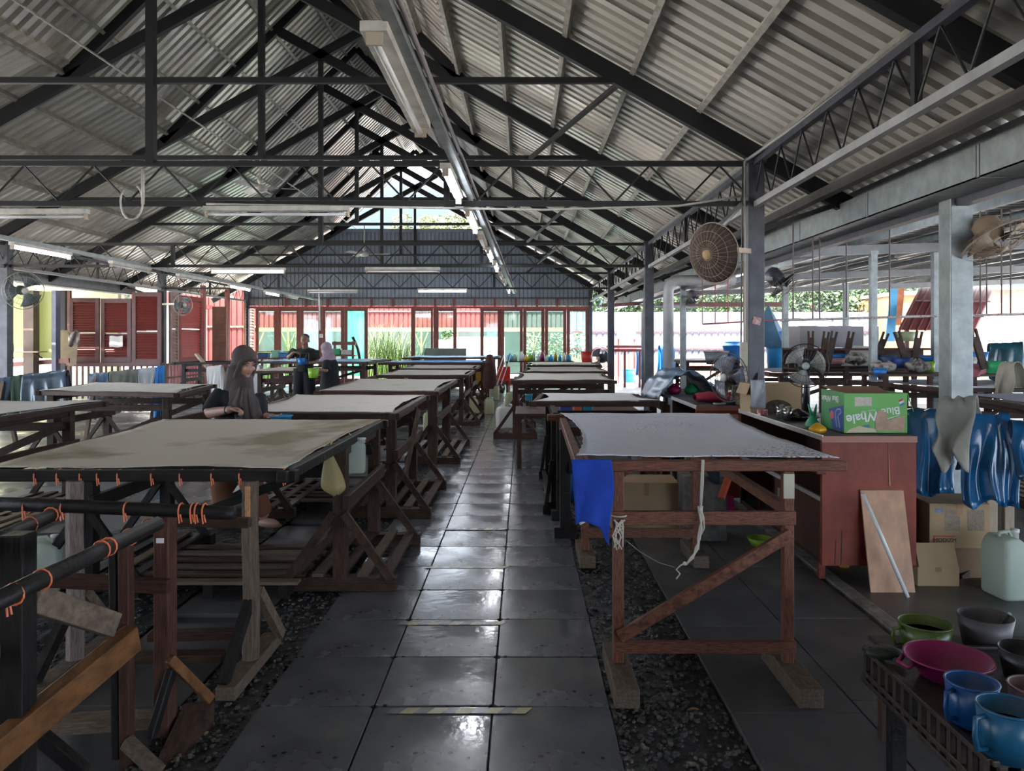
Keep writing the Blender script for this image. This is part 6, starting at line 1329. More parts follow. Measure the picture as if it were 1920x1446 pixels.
cs = tag(MB().tube([at(p, q, 26) for p, q in ((661, 632), (666, 642), (671, 655), (674, 670), (677, 700), (678, 725))], .05, 8).o('hose', M_BLKP, smooth=True), 'thick black hose curving down in front of the green drape', 'hose')
lc = thing('light_switch_cord', at(602, 600, 24), 'thin white conduit with a switch box hanging before the glass doors', 'conduit'); MB().tube([at(598, 541, 21.15), at(600, 620, 21.15)], .02, 6).o('pipe', M_OFFW, lc); MB().cbox(at(602, 630, 21.15), (.09, .05, .10)).o('switch_box', M_OFFW, lc)
# ================================================================ ANNEX: hanging pipe rack, boards, stored trestles, tubs
hp = thing('hanging_pipe', (6, 9, 1.9), 'flaky white horizontal pipe hung on thin rods under the annex roof', 'pipe rack')
MB().tube([at(1462, 601, 8.8), at(1700, 594, 8.8), at(1930, 589, 8.8), at(2100, 585, 8.8)], .014, 8).o('pipe', mat('flaky white paint', (0.60, 0.56, 0.55), .6, 0, .3, 40, col2=(.3, .25, .22), thr=(.5, .6)), hp)
for p in (1487, 1524, 1537, 1587, 1668, 1816, 1838, 1850, 1878, 1895): c = at(p, 598 if p < 1700 else 592, 8.8); MB().tube([c, V(c.x, c.y, zan(c.x)+.02)], .009, 5).o('hanger_rod', mat('brown rod', (0.16, 0.12, 0.11), .6), hp)
hp2 = thing('hanging_pipe', (3, 12, 1.9), 'pinkish pipe rack hung left of the charcoal column', 'pipe rack')
MB().tube([at(1317, 608, 11.8), at(1405, 603, 11.8), at(1500, 598, 11.8)], .012, 6).o('pipe', M_REDP, hp2)
for p in (1317, 1341, 1365, 1394): c = at(p, 607-(p-1317)*.06, 11.8); MB().tube([c, V(c.x, c.y, zan(c.x)+.02)], .008, 5).o('hanger_rod', M_REDP, hp2)
eb2 = tag(MB().bar(at(1238, 571, 22.7), at(1470, 571, 22.7), .10, .14).o('red_beam', mat('dusty red beam', (0.28, 0.13, 0.12), .6)), 'dusty red horizontal beam between the far annex columns', 'beam')
tag(MB().bar(at(1128, 573, 24), at(1212, 569, 24), .10, .10).o('red_beam', mat('dusty red beam', (0.28, 0.13, 0.12), .6)), 'short dusty red beam behind the third right column', 'beam')
bd = thing('grey_boards', at(1570, 650, 13.6), 'row of large grey panel boards stored on edge in the annex', 'board rack')
for k, (a, b, yt, m_) in enumerate(((1479, 1500, 612, (.46, .40, .37)), (1499, 1535, 611, (.33, .31, .31)), (1533, 1560, 612, (.36, .34, .34)), (1558, 1600, 611, (.33, .31, .33)), (1598, 1625, 612, (.30, .29, .31)), (1637, 1655, 612, (.30, .29, .31)))):
    MB().box((ax(a, 13.6), 13.6+.03*k, az(652, 13.6)), (ax(b, 13.6), 13.62+.03*k, az(yt, 13.6))).o('panel', mat('panel board %d' % k, m_, .6, 0, .08), bd)
bt2 = thing('storage_bench', at(1600, 690, 13.2), 'long brown bench with shelves below the grey boards in the annex', 'bench')
x0_, x1_ = ax(1486, 13.2), ax(1760, 13.2)
for yq in (653, 690): MB().box((x0_, 12.9, az(yq, 13.2)-.03), (x1_, 13.75, az(yq, 13.2))).o('shelf', M_WOODR, bt2)
for p in (1490, 1530, 1575, 1640, 1700, 1756): MB().bar((ax(p, 13.2), 12.95, 0), (ax(p, 13.2), 12.95, az(653, 13.2)), .07, .07, (0,1,0)).o('post', M_WOODD, bt2)
MB().box((x0_, 13.7, az(700, 13.2)), (x1_, 13.74, az(653, 13.2))).o('back_board', M_WOODD, bt2)
def forkpost(p0, y0, p1, y1, Y, label, w=.10):
    a, b = at(p0, y0, Y), at(p1, y1, Y); t = thing('forked_trestle_post', a, label, 'post', 'dark forked posts stored in the annex')
    MB().bar(a, b, w, .05, (0,1,0)).o('post', M_WOODD, t, bev=.006); d = (b-a).normalized(); s = V(d.z, 0, -d.x)
    for k in (-1, 1): MB().bar(b+s*k*w*.36, b+s*k*w*.40+d*.11, .025, .04, (0,1,0)).o('prong', M_WOODD, t)
for k, (p0, y0, p1, y1, Y, lb_) in enumerate(((1520, 654, 1520, 633, 13.05, 'dark forked post stub, leftmost in the annex'), (1545, 654, 1548, 634, 13.05, 'second dark forked post in the annex'), (1552, 682, 1562, 634, 12.4, 'dark forked post leaning below the grey boards'), (1590, 654, 1594, 634, 13.05, 'dark forked post beside the peeling column, left'), (1636, 690, 1657, 636, 12.2, 'tall dark forked post right of the peeling column'), (1702, 690, 1685, 634, 12.0, 'dark forked post leaning left, before the red roof sheet'), (1712, 686, 1722, 634, 12.0, 'dark forked post crossing the leaning one'), (1797, 690, 1808, 632, 10.8, 'dark forked post just right of the broad column'), (1846, 692, 1828, 632, 10.8, 'dark forked post leaning, at the right near the teal tarpaulin'))):
    forkpost(p0, y0, p1, y1, Y, lb_)
for k, (p, q, Y, r_, h, m_, lb_) in enumerate(((1569, 683, 12.6, .14, .10, mat('dusty pink plastic', (0.35, 0.17, 0.18), .5), 'dusty pink tub below the grey boards'), (1570, 674, 12.9, .16, .09, M_BLUE, 'blue tub behind the dusty pink tub'), (1660, 686, 12.0, .16, .16, mat('dark navy plastic', (0.02, 0.05, 0.13), .4), 'dark navy tub in the annex clutter, left'), (1690, 690, 11.9, .16, .16, M_NAVY, 'navy tub in the annex clutter, centre'), (1650, 706, 11.3, .10, .12, M_BLUE, 'blue can in the annex clutter'), (1740, 698, 11.6, .10, .16, M_LIME, 'lime ball shaped pot in the annex clutter'), (1866, 700, 10.8, .13, .17, M_GREENP, 'dark green bucket at the right in the annex'), (1742, 678, 12.4, .14, .10, M_BLUE, 'blue basin left of the broad column'), (1698, 640, 12.8, .16, .16, mat('pale olive plastic', (0.38, 0.45, 0.26), .5), 'pale olive bucket on top of the annex bench'), (1836, 688, 11.2, .12, .22, M_BLUE, 'royal blue tin at the right of the broad column'), (1815, 690, 11.2, .13, .16, M_OFFW, 'off white tin at the right of the broad column'))):
    bucket(at(p, q, Y), r_, h, m_, lb_, handle=False)
wp = tag(MB().add([at(1577, 686, 12.9), at(1627, 686, 12.9), at(1637, 650, 13.0), at(1600, 648, 13.0)]+[at(1577, 686, 12.95), at(1627, 686, 12.95), at(1637, 650, 13.05), at(1600, 648, 13.05)], [(0,1,2,3),(7,6,5,4),(0,4,5,1),(1,5,6,2),(2,6,7,3),(3,7,4,0)]).o('display_board', mat('cream white panel', (0.58, 0.56, 0.48), .6)), 'cream white panel leaning under the annex bench', 'panel')
ab = thing('storage_bench', at(1800, 700, 11.4), 'low bench crowded with tins and tubs behind the broad column', 'bench')
MB().box((ax(1636, 11.4), 11.0, az(700, 11.4)-.03), (ax(1900, 11.4), 11.8, az(700, 11.4))).o('top', M_WOODD, ab)
for p in (1640, 1720, 1800, 1896):
    for y in (11.05, 11.75): MB().bar((ax(p, 11.4), y, 0), (ax(p, 11.4), y, az(700, 11.4)-.03), .06, .06, (0,1,0)).o('leg', M_WOODR, ab)
M_RAG = mat('mixed rags', (0.34, 0.31, 0.26), .9, 0, .3, 11, col2=(0.07, 0.06, 0.06), thr=(.45, .58), bump=.5)
for k, (p, q, Y, lb_, m_) in enumerate(((1605, 682, 12.7, 'heap of pale rags before the cream panel', M_RAG), (1655, 700, 11.5, 'heap of brown rags, left in the annex', M_RAG), (1720, 698, 11.5, 'heap of beige rags beside the lime pot', M_RAG), (1826, 706, 11.1, 'pink cloth bundle on the annex bench', mat('pink cloth', (0.50, 0.16, 0.20), .9, 0, .2, 5)), (1808, 668, 11.6, 'heap of orange brown rags right of the broad column', mat('orange brown rags', (0.38, 0.20, 0.10), .9, 0, .3, 5)))):
    c = at(p, q, Y); rr = random.Random(k)
    o = MB().grid(lambda u, v: c+V((.17*math.sin(u*math.pi)+.02)*math.cos(v*6.283)*(1+.25*noise.noise(V(u*4, math.cos(v*6.283)*2, k))), .14*math.sin(u*math.pi)*math.sin(v*6.283)*(1+.3*math.sin(v*20)), .09-.09*math.cos(u*math.pi)+.04*noise.noise(V(u*5, math.sin(v*6.283)*3, k+.5))), 12, 22).o('rag_heap', m_, smooth=True); tag(o, lb_, 'rags')
drape('tarpaulin', at(1852, 652, 12.2), at(1918, 650, 12.0), .50, .3, .10, mat('teal tarpaulin', (0.02, 0.13, 0.17), .25, 0, .3, 3, spec=.8), 'teal tarpaulin covering a stack at the right in the annex', 5, .03, 31, 'tarpaulin', flare=.05)
drape('draped_cloth', at(1876, 690, 10.2), at(1912, 690, 10.0), .38, .3, .10, mat('beige towel', (0.40, 0.36, 0.28), .9), 'beige towel draped at the right edge of the annex', 3, .03, 33, flare=.10)
drape('tarpaulin', at(1236, 658, 26), at(1262, 658, 26), 1.0, .8, .25, M_TARPL, 'light blue tarpaulin tent outside between the columns', 4, .05, 34, 'tarpaulin', flare=.25)
drape('tarpaulin', at(1195, 662, 27), at(1206, 662, 27), .95, .8, .2, M_LBLUE, 'light blue tarpaulin beyond the third right column', 3, .05, 35, 'tarpaulin', flare=.2)
# blue cone tent, tanks, drums outside
cn = tag(MB().lathe([(.62, 0), (.30, .55), (.0, 1.12)], 5, at(1441, 651, 20)).o('blue_tent', mat('blue checked tarp', (0.13, 0.26, 0.38), .5), thick=.01), 'small pointed blue tarpaulin cone right of the charcoal column', 'tent')
for p, q, Y, r_, h, m_, lb_ in ((1458, 694, 20, .32, 1.0, M_LBLUE, 'large blue water drum beside the pointed tent'), (1382, 690, 19, .35, .55, M_BLUE, 'blue white tub left of the charcoal column'), (1375, 692, 26, .3, .95, M_BLUE, 'blue drum behind the green shrub'), (1500, 690, 19, .28, .85, M_LBLUE, 'blue drum right of the slim annex column'), (1330, 672, 18.6, .26, .30, mat('grey washing pot', (0.28, 0.30, 0.31), .5, .3), 'grey striped pot with a pale lid on the annex table')):
    bucket(at(p, q, Y) if p != 1330 else at(1343, 683, 18.9), r_ if p != 1330 else .30, h, m_, lb_, handle=False, lid=mat('pinkish lid', (0.7, 0.4, 0.38), .5) if p == 1330 else None)
clump(ax(1366, 25), 25, 1.75, 130, 77, 'bright lime leafy shrub among the blue drums', .45, mat('lime leaves', (0.12, 0.17, 0.015), .5))
sg = thing('notice_board', at(1172, 625, 30), 'white notice board on red legs beyond the columns', 'sign')
MB().box((ax(1157, 30), 30, az(636, 30)), (ax(1192, 30), 30.05, az(614, 30))).o('board', mat('white board', (0.4, 0.39, 0.39), .5), sg)
for p in (1160, 1190): MB().bar((ax(p, 30), 30.08, -.1), (ax(p, 30), 30.08, az(610, 30)), .06, .06, (0,1,0)).o('leg', M_REDP, sg)
for q, n_ in ((621, 7), (626, 6)):
    for k in range(n_): MB().box((ax(1174+k*1.6, 30), 29.985, az(q+1.2, 30)), (ax(1174.9+k*1.6, 30), 29.999, az(q-1.2+(k % 3)*.4, 30))).o('faded_stroke', mat('faded grey print', (0.25, 0.22, 0.22), .6), sg)
rb = thing('red_bench', at(1170, 660, 25), 'red painted timber bench outside the right of the doors', 'bench')
for q in (655, 648): MB().box((ax(1140, 26), 26, az(q, 26)-.08), (ax(1207, 26), 26.5, az(q, 26))).o('board', M_REDP, rb)
for p in (1145, 1172, 1200): MB().bar((ax(p, 26), 26.1, 0), (ax(p, 26), 26.1, az(655, 26)), .07, .07, (0,1,0)).o('leg', M_REDP, rb)
# tilted red roof sheets and pink building at the far right
def slab(nm, pts, m, label, cat, thick=.05, n=None):
    v = [Vector(p) for p in pts]; b = [p+V(0, thick, 0) for p in v]; k = len(v)
    return tag(MB().add(v+b, [tuple(range(k)), tuple(reversed(range(k, 2*k)))]+[(i, k+i, k+(i+1) % k, (i+1) % k) for i in range(k)]).o(nm, m), label, cat)
def redroof(A, B, C, D, Ya, Yb, n, label):
    t = thing('red_roof', at(*A, Ya), label, 'roof'); m_ = mat('faded red roof sheet', (0.25, 0.055, 0.055), .5, 0, .12, 2, rand=.15)
    tl, tr, br_, bl = at(*A, Yb), at(*B, Yb), at(*C, Ya), at(*D, Ya)
    for k in range(n):
        a, b = k/n, (k+.94)/n; q = [lerp(tl, tr, a), lerp(tl, tr, b), lerp(bl, br_, b), lerp(bl, br_, a)]
        mb = MB().add(q+[p+V(0, .04, .04) for p in q], [(3,2,1,0),(4,5,6,7),(0,1,5,4),(1,2,6,5),(2,3,7,6),(3,0,4,7)]); mb.bar(q[0]+V(0, -.03, 0), q[3]+V(0, -.03, 0), .05, .04); mb.o('roof_panel', m_, t)
    for f in (.35, .7): MB().bar(lerp(tl, bl, f)+V(0, -.06, 0), lerp(tr, br_, f)+V(0, -.06, 0), .06, .05).o('batten', M_MAROON, t)
redroof((1727, 538), (1865, 540), (1830, 620), (1686, 619), 22, 25, 9, 'steep faded red sheet roof of a lean-to beyond the annex')
for p in (1700, 1822): tag(MB().bar((ax(p, 22.2), 22.2, -.1), (ax(p, 22.2), 22.2, az(615, 22.2)), .1, .1, (0,1,0)).o('roof_post', M_WOODR), 'timber post under the red lean-to roof, %s end' % ('left' if p == 1700 else 'right'), 'post')
bl_ = thing('pink_building', at(1850, 600, 32), 'pale pink building with a white door at the far right', 'building')
MB().box((ax(1845, 32), 32, -.1), (ax(2100, 32), 36, 3.7)).o('wall', mat('pale pink wall', (0.22, 0.15, 0.12), .8), bl_); dr_ = MB().box((ax(1885, 32), 31.95, -.1), (ax(1912, 32), 32, 2.5)).o('door', mat('white door', (0.3, 0.3, 0.34), .5), bl_)
MB().box((ax(1896, 32), 31.9, 1.0), (ax(1899, 32), 31.95, 1.5)).o('door_handle', M_STEELC, dr_); MB().box((ax(1840, 32), 31.7, 3.7), (ax(2110, 32), 36.2, 3.85)).o('roof_slab', M_OFFW, bl_)
ho = thing('orange_building', at(1660, 600, 34), 'peach coloured building half hidden left of the red roof', 'building')
MB().box((ax(1682, 34), 34, -.1), (ax(1745, 34), 38, 3.6)).o('wall', mat('peach wall', (0.26, 0.13, 0.06), .8), ho); MB().box((ax(1680, 34), 33.8, 3.6), (ax(1748, 34), 38.2, 3.75)).o('roof_slab', M_OFFW, ho)
slab('blue_tarp_sheet', [at(1672, 531, 24), at(1684, 531, 24), at(1678, 640, 24), at(1660, 640, 24)], M_LBLUE, 'tall narrow light blue tarpaulin hanging at the annex edge', 'tarpaulin')
slab('orange_cloth', [at(1684, 533, 24.2), at(1697, 533, 24.2), at(1690, 610, 24.2), at(1676, 610, 24.2)], mat('orange cloth', (0.75, 0.25, 0.10), .7), 'tall narrow orange cloth beside the light blue tarpaulin', 'cloth')
# left side: sheds seen through the left openings
ws = thing('white_building', at(440, 600, 40), 'whitewashed shed seen through the left wall openings', 'building')
MB().box((-19, 28.5, -.1), (-13.2, 32, 2.9)).o('wall', mat('whitewash', (0.75, 0.73, 0.72), .8), ws); MB().box((-19.2, 28.3, 2.9), (-13.0, 32.2, 3.05)).o('roof_slab', M_TERRA, ws)
for k in range(3): MB().box((-18.2+k*1.6, 28.45, 1.0), (-17.2+k*1.6, 28.5, 2.1)).o('window', M_STEELC, ws)
sw = tag(MB().box((-26, 23.5, -.1), (-12.4, 23.7, 5)).o('side_wall_sheet', mat('pale yellow wall', (0.75, 0.74, 0.50), .8)), 'pale yellow outside wall behind the window sheets, far left', 'wall')
tree(-22, 42, 6, (4, 3, 3), 1500, 91, 'leafy tree beyond the left wall')
# leaves and litter on the floor
for k, (p, q, s, c, lb_) in enumerate(((256, 1127, .035, (0.45, 0.20, 0.06), 'curled orange leaf under the empty frame'), (1300, 1334, .03, (0.30, 0.16, 0.05), 'brown leaf on the gravel at the foot of the right table'), (566, 1162, .025, (0.40, 0.18, 0.05), 'orange scrap on the gravel left of the aisle'))):
    c0 = fl(p, q)+V(0, 0, .004); tag(MB().grid(lambda u, v: c0+V((u-.5)*2*s, (v-.5)*s*.6*math.sin(u*math.pi), .010*math.sin(u*3)), 8, 4).o('fallen_leaf', mat('leaf %d' % k, c), smooth=True, thick=.001), lb_, 'leaf')
# ================================================================ PEOPLE
def limb(mb, pts, rs, n=14, flat=None):
    """tapered tube through several control points (smooth interpolation)"""
    P = [Vector(p) for p in pts]; out = []; ro = []
    N = len(P)
    for i in range(N-1):
        p0, p1, p2, p3 = P[max(i-1, 0)], P[i], P[i+1], P[min(i+2, N-1)]
        for k in range(5):
            t = k/5; out.append(.5*((2*p1)+(p2-p0)*t+(2*p0-5*p1+4*p2-p3)*t*t+(3*p1-p0-3*p2+p3)*t**3)); ro.append(rs[i]*(1-t)+rs[i+1]*t)
    out.append(P[-1]); ro.append(rs[-1]); mb.tube(out, ro, n)
def hand(mb, w, d, palm, s=1.0, curl=.6, thumb=1):
    """w wrist, d direction of the fingers, palm normal"""
    w = Vector(w); d = Vector(d).normalized(); n = Vector(palm).normalized(); n = (n-d*n.dot(d)).normalized(); side = d.cross(n)*thumb
    rot = Matrix((side, d, n)).transposed()
    mb.ell(w+d*.045*s, (.038*s, .052*s, .018*s), 12, 8, rot)
    for k, (o, L) in enumerate(((-.028, .062), (-.010, .074), (.009, .080), (.027, .072))):
        b = w+d*.082*s+side*o*s; a = curl
        p1 = b+(d*math.cos(a*.5)+n*math.sin(a*.5))*L*.42*s; p2 = p1+(d*math.cos(a*1.6)+n*math.sin(a*1.6))*L*.34*s; p3 = p2+(d*math.cos(a*2.5)+n*math.sin(a*2.5))*L*.26*s
        mb.tube([b-d*.02*s, b, p1, p2, p3], [.010*s, .0098*s, .0090*s, .0082*s, .0062*s], 8)
    b = w+d*.025*s+side*.034*s
    mb.tube([b-side*.01*s, b+(side*.6+d*.6)*.03*s+n*.006, b+(side*.45+d*1.2)*.045*s+n*.018*s, b+(side*.2+d*1.6)*.048*s+n*.030*s], [.012*s, .0115*s, .010*s, .007*s], 8)
def head(mb, c, yaw, pitch, s=1.0, tilt=0, ears=True):
    """head centred at c facing -Y rotated by yaw"""
    Rm = Matrix.Rotation(yaw, 3, 'Z') @ Matrix.Rotation(pitch, 3, 'X') @ Matrix.Rotation(tilt, 3, 'Y'); c = Vector(c)
    def T(v): return c+Rm @ (Vector(v)*s)
    mb.ell(T((0, .012, .030)), (.074*s, .092*s, .086*s), 18, 12, Rm)       # cranium
    mb.ell(T((0, -.030, -.035)), (.058*s, .062*s, .072*s), 16, 10, Rm)      # face / jaw
    mb.ell(T((0, -.062, -.092)), (.026*s, .024*s, .020*s), 10, 6, Rm)       # chin
    mb.add([T((-.012, -.088, -.034)), T((.012, -.088, -.034)), T((0, -.104, -.036)), T((-.006, -.086, .010)), T((.006, -.086, .010)), T((0, -.092, -.050))], [(0,2,3),(2,1,4),(3,2,4),(0,5,2),(5,1,2),(0,3,4,1),(0,1,5)])
    mb.ell(T((0, -.096, -.036)), (.011*s, .012*s, .009*s), 8, 6, Rm)
    for k in (-1, 1):
        mb.ell(T((k*.038, -.070, -.030)), (.022*s, .018*s, .020*s), 10, 6, Rm)   # cheeks
        mb.ell(T((k*.028, -.078, .016)), (.024*s, .012*s, .009*s), 8, 6, Rm)     # brow
        if ears: mb.ell(T((k*.076, .010, -.010)), (.008*s, .018*s, .030*s), 8, 6, Rm)     # ears
    return T, Rm
def facebits(t, T, Rm, s, lip=(0.34, 0.11, 0.09)):
    for k in (-1, 1):
        MB().ell(T((k*.028, -.0830, .000)), (.0135*s, .005*s, .0045*s), 10, 6, Rm).o('eye', mat('eye white', (0.5, 0.46, 0.42), .3), t, smooth=True)
        MB().ell(T((k*.028, -.0865, -.002)), (.0052*s, .0030*s, .0042*s), 10, 6, Rm).o('iris', M_BLKP, t, smooth=True)
        MB().ell(T((k*.028, -.0865, .0045)), (.0150*s, .004*s, .0016*s), 10, 5, Rm).o('eyelashes', M_BLKP, t)
        MB().tube([T((k*.012, -.0915, .020)), T((k*.028, -.0925, .0255)), T((k*.046, -.082, .019))], [.0024*s, .0032*s, .0016*s], 6).o('eyebrow', M_BLKP, t)
    MB().tube([T((-.022, -.086, -.063)), T((-.008, -.0915, -.0605)), T((0, -.0925, -.062)), T((.008, -.0915, -.0605)), T((.022, -.086, -.063))], [.0015*s, .0034*s, .003*s, .0034*s, .0015*s], 8).o('lips', mat('lips', lip, .4), t, smooth=True)
    MB().tube([T((-.017, -.087, -.069)), T((0, -.0915, -.070)), T((.017, -.087, -.069))], [.0015*s, .0042*s, .0015*s], 8).o('lips', mat('lips', lip, .4), t, smooth=True)
def fleshed(mb, name, m, parent, vox=.008, it=6):
    o = mb.o(name, m, parent, smooth=True)
    a = o.modifiers.new('r', 'REMESH'); a.mode = 'VOXEL'; a.voxel_size = vox; a.use_smooth_shade = True
    b = o.modifiers.new('s', 'SMOOTH'); b.iterations = it; b.factor = .5
    return o
# ---------------- woman in the dark headscarf (stands behind the front left table)
Yw = 6.58
def w_(px_, py_, dy=0): return at(px_, py_, Yw)+V(0, dy, 0)
pw = thing('person', (-2.35, Yw, 0), 'woman in a brown headscarf and black shirt holding a blue bowl', 'person')
hc_ = w_(461, 680, -.03); s_w = 1.04
body = MB()
T, Rm = head(body, hc_, math.radians(52), math.radians(16), s_w, ears=False)
neck = w_(449, 738, .0)
limb(body, [hc_+V(-.015, .02, -.05), neck], [.048, .055])
hipz = .84
limb(body, [neck+V(0, 0, .01), w_(445, 752), w_(441, 782), w_(438, 812), w_(440, 840)], [.06, .125, .135, .135, .15])
body.ell(w_(444, 756), (.175, .095, .07), 16, 10)
shL = w_(412, 752, -.06); elL = w_(392, 806, -.10); wrL = w_(424, 798, -.30)*1.0
wrL = at(432, 768, 6.25); elL = at(392, 775, 6.42); shL = w_(413, 741, -.02)
limb(body, [shL, lerp(shL, elL, .5)+V(-.02, 0, 0), elL], [.056, .050, .044]); limb(body, [elL, lerp(elL, wrL, .4), wrL], [.044, .042, .028])
hand(body, wrL, (1, -.25, .02), (.2, -.4, -1), .98, .95, -1)
shR = w_(482, 748, .10); wrR = at(500, 779, 6.36); elR = w_(484, 792, .02)
limb(body, [shR, elR, wrR], [.055, .044, .028]); hand(body, wrR, (1, -.15, -.15), (0, -.3, 1), .95, .5, 1)
hp_ = w_(440, 842)
for hx, kn, an in ((-.08, w_(412, 905, .05), w_(408, 972, .10)), (.09, w_(478, 905, -.08), w_(497, 968, -.02))):
    limb(body, [hp_+V(hx, 0, 0), kn, V(an.x, an.y, .09)], [.11, .07, .045]); body.ell(V(an.x+.05, an.y-.03, .045), (.11, .045, .040), 12, 8, Matrix.Rotation(-.4, 3, 'Z'))
fleshed(body, 'body', mat('fair skin', (0.44, 0.24, 0.17), 0.5, 0, 0.05), pw, .006, 6)
facebits(pw, T, Rm, s_w)
top = MB()
limb(top, [neck+V(0, 0, -.015), w_(445, 748), w_(440, 780), w_(437, 812), w_(438, 848)], [.09, .148, .158, .165, .185])
top.ell(w_(444, 753), (.20, .115, .085), 16, 10)
top.ell(w_(452, 778, -.10), (.12, .09, .09), 14, 8)
limb(top, [shL+V(.03, 0, .02), lerp(shL, elL, .45), lerp(shL, elL, .93)], [.078, .074, .070])
limb(top, [shR+V(-.03, 0, .02), lerp(shR, elR, .5), lerp(shR, elR, .95)], [.075, .068, .060])
fleshed(top, 'shirt', M_BLACKC, pw, .01, 8)
tr = MB()
for hx, kn, an in ((-.08, w_(412, 905, .05), w_(408, 972, .10)), (.09, w_(478, 905, -.08), w_(497, 968, -.02))):
    limb(tr, [hp_+V(hx*.8, 0, .02), kn, V(an.x, an.y, .12)], [.15, .10, .075])
fleshed(tr, 'trousers', mat('brown orange trousers', (0.26, 0.11, 0.055), .8), pw, .012, 6)
for an in (w_(408, 972, .10), w_(497, 968, -.02)):
    MB().ell(V(an.x+.055, an.y-.03, .03), (.13, .052, .028), 14, 6, Matrix.Rotation(-.4, 3, 'Z')).o('shoe', mat('tan sandal', (0.30, 0.16, 0.09), .6), pw, smooth=True)
M_HJ = mat('brown grey headscarf', (0.075, 0.055, 0.052), .85, 0, .15, 6)
hj = MB()
hj.ell(T((0, .026, .040)), (.094*s_w, .106*s_w, .102*s_w), 20, 12, Rm)
hj.ell(T((0, .050, -.065)), (.088*s_w, .078*s_w, .125*s_w), 18, 10, Rm)
hj.ell(T((0, .004, -.150)), (.088*s_w, .088*s_w, .060*s_w), 18, 10, Rm)
hj.tube([T((-.078, -.020, -.11)), T((-.076, -.036, -.05)), T((-.070, -.050, .01)), T((-.052, -.068, .048)), T((0, -.080, .064)), T((.052, -.068, .048)), T((.070, -.050, .01)), T((.076, -.036, -.05)), T((.078, -.020, -.11)), T((.045, -.052, -.138)), T((0, -.062, -.146)), T((-.045, -.052, -.138)), T((-.078, -.020, -.11))], [.019]*13, 8)
limb(hj, [T((0, .06, -.05)), w_(444, 742, .03), w_(432, 760, .06)], [.10, .135, .10])
limb(hj, [T((0, .0, -.13)), w_(458, 748, -.06), w_(466, 764, -.10)], [.085, .115, .10])
fleshed(hj, 'headscarf', M_HJ, pw, .007, 6)
# hanging front of the scarf: pleated sheet falling over the chest to the right
def sfun(u, v):
    pts = [(446, 724, 468, 730), (430, 757, 484, 752), (440, 780, 489, 775), (458, 797, 492, 800), (474, 812, 490, 812)]
    s = v*(len(pts)-1); i = min(int(s), len(pts)-2); f = s-i
    a = pts[i]; b = pts[i+1]; xl = a[0]*(1-f)+b[0]*f; yl = a[1]*(1-f)+b[1]*f; xr = a[2]*(1-f)+b[2]*f; yr = a[3]*(1-f)+b[3]*f
    bul = math.sin(u*math.pi)
    return at(xl*(1-u)+xr*u, yl*(1-u)+yr*u, Yw-.09-.03*min(1, v*4)-.11*bul-.05*math.sin(v*2.6))+V(0, -.010*math.sin(u*26+v*5), 0)
MB().grid(sfun, 44, 24).o('scarf_front', M_HJ, pw, smooth=True, thick=.01)
M_HJP = mat('brown scarf, dark net print', (0.07, 0.055, 0.055), .85, 0, 0, 20, col2=(0.012, 0.010, 0.014), thr=(.45, .55))
def pfun(u, v):
    return at(440+(30+14*v)*u+4*v, 762+44*v+4*math.sin(u*6), Yw-.235-.03*math.sin(u*math.pi))+V(0, -.006*math.sin(u*20), 0)
MB().grid(pfun, 20, 16).o('printed_end', M_HJP, pw, smooth=True, thick=.008)
MB().ring(lerp(elL, wrL, .88), (wrL-elL), .031, .006, 18, 6).o('bracelet', M_BLKP, pw)
MB().cbox(lerp(elL, wrL, .88)+V(0, -.033, 0), (.022, .008, .018)).o('watch', M_ALU, pw)
bwl = thing('bowl', at(525, 787, 6.33), 'bright blue plastic bowl held by the woman in the brown headscarf', 'bowl')
cB_ = at(527, 793, 6.32)
MB().lathe([(0, 0), (.072, 0), (.090, .062), (.094, .062), (.094, .056), (.088, .056), (.070, .006), (0, .006)], 30, cB_).o('bowl_body', M_LBLUE, bwl, smooth=True)
# ---------------- man in the black printed shirt
Ym = 14.6
def m_(px_, py_, dy=0): return at(px_, py_, Ym)+V(0, dy, 0)
pm = thing('person', (ax(572, Ym), Ym, 0), 'man in a black printed shirt pouring into a blue cup', 'person')
hm_ = m_(572, 639); bd_m = MB(); T2, Rm2 = head(bd_m, hm_, math.radians(4), math.radians(6), 1.06)
limb(bd_m, [hm_+V(0, .02, -.05), m_(572, 653)], [.055, .060]); limb(bd_m, [m_(572, 652), m_(573, 660), m_(572, 676), m_(571, 694)], [.07, .13, .135, .13])
s1, e1, w1 = m_(554, 657), m_(544, 670, -.08), m_(560, 660, -.30); s2, e2, w2 = m_(591, 657), m_(593, 677), m_(584, 680, -.28)
limb(bd_m, [s1, e1, w1], [.055, .045, .03]); limb(bd_m, [s2, e2, w2], [.055, .045, .03]); hand(bd_m, w1, (1, -.1, -.05), (0, 0, -1), 1, .9, -1); hand(bd_m, w2, (-1, -.2, .2), (-.2, -1, 0), 1, .7, 1)
hh = m_(571, 694)
for k in (-1, 1): limb(bd_m, [hh+V(k*.09, 0, 0), hh+V(k*.11, -.03, -.48), V(hh.x+k*.11, Ym, .09)], [.10, .065, .042]); bd_m.ell(V(hh.x+k*.11, Ym-.06, .045), (.045, .12, .042), 12, 8)
fleshed(bd_m, 'body', M_SKIND, pm, .012, 4); facebits(pm, T2, Rm2, 1.06, (0.16, 0.05, 0.04))
MB().ell(T2((0, .026, .060)), (.080, .092, .066), 16, 10, Rm2).o('hair', M_BLKP, pm, smooth=True)
sh_ = MB(); limb(sh_, [m_(572, 654), m_(573, 662), m_(572, 678), m_(571, 697)], [.09, .165, .165, .165]); sh_.ell(m_(573, 660), (.215, .11, .09), 16, 8)
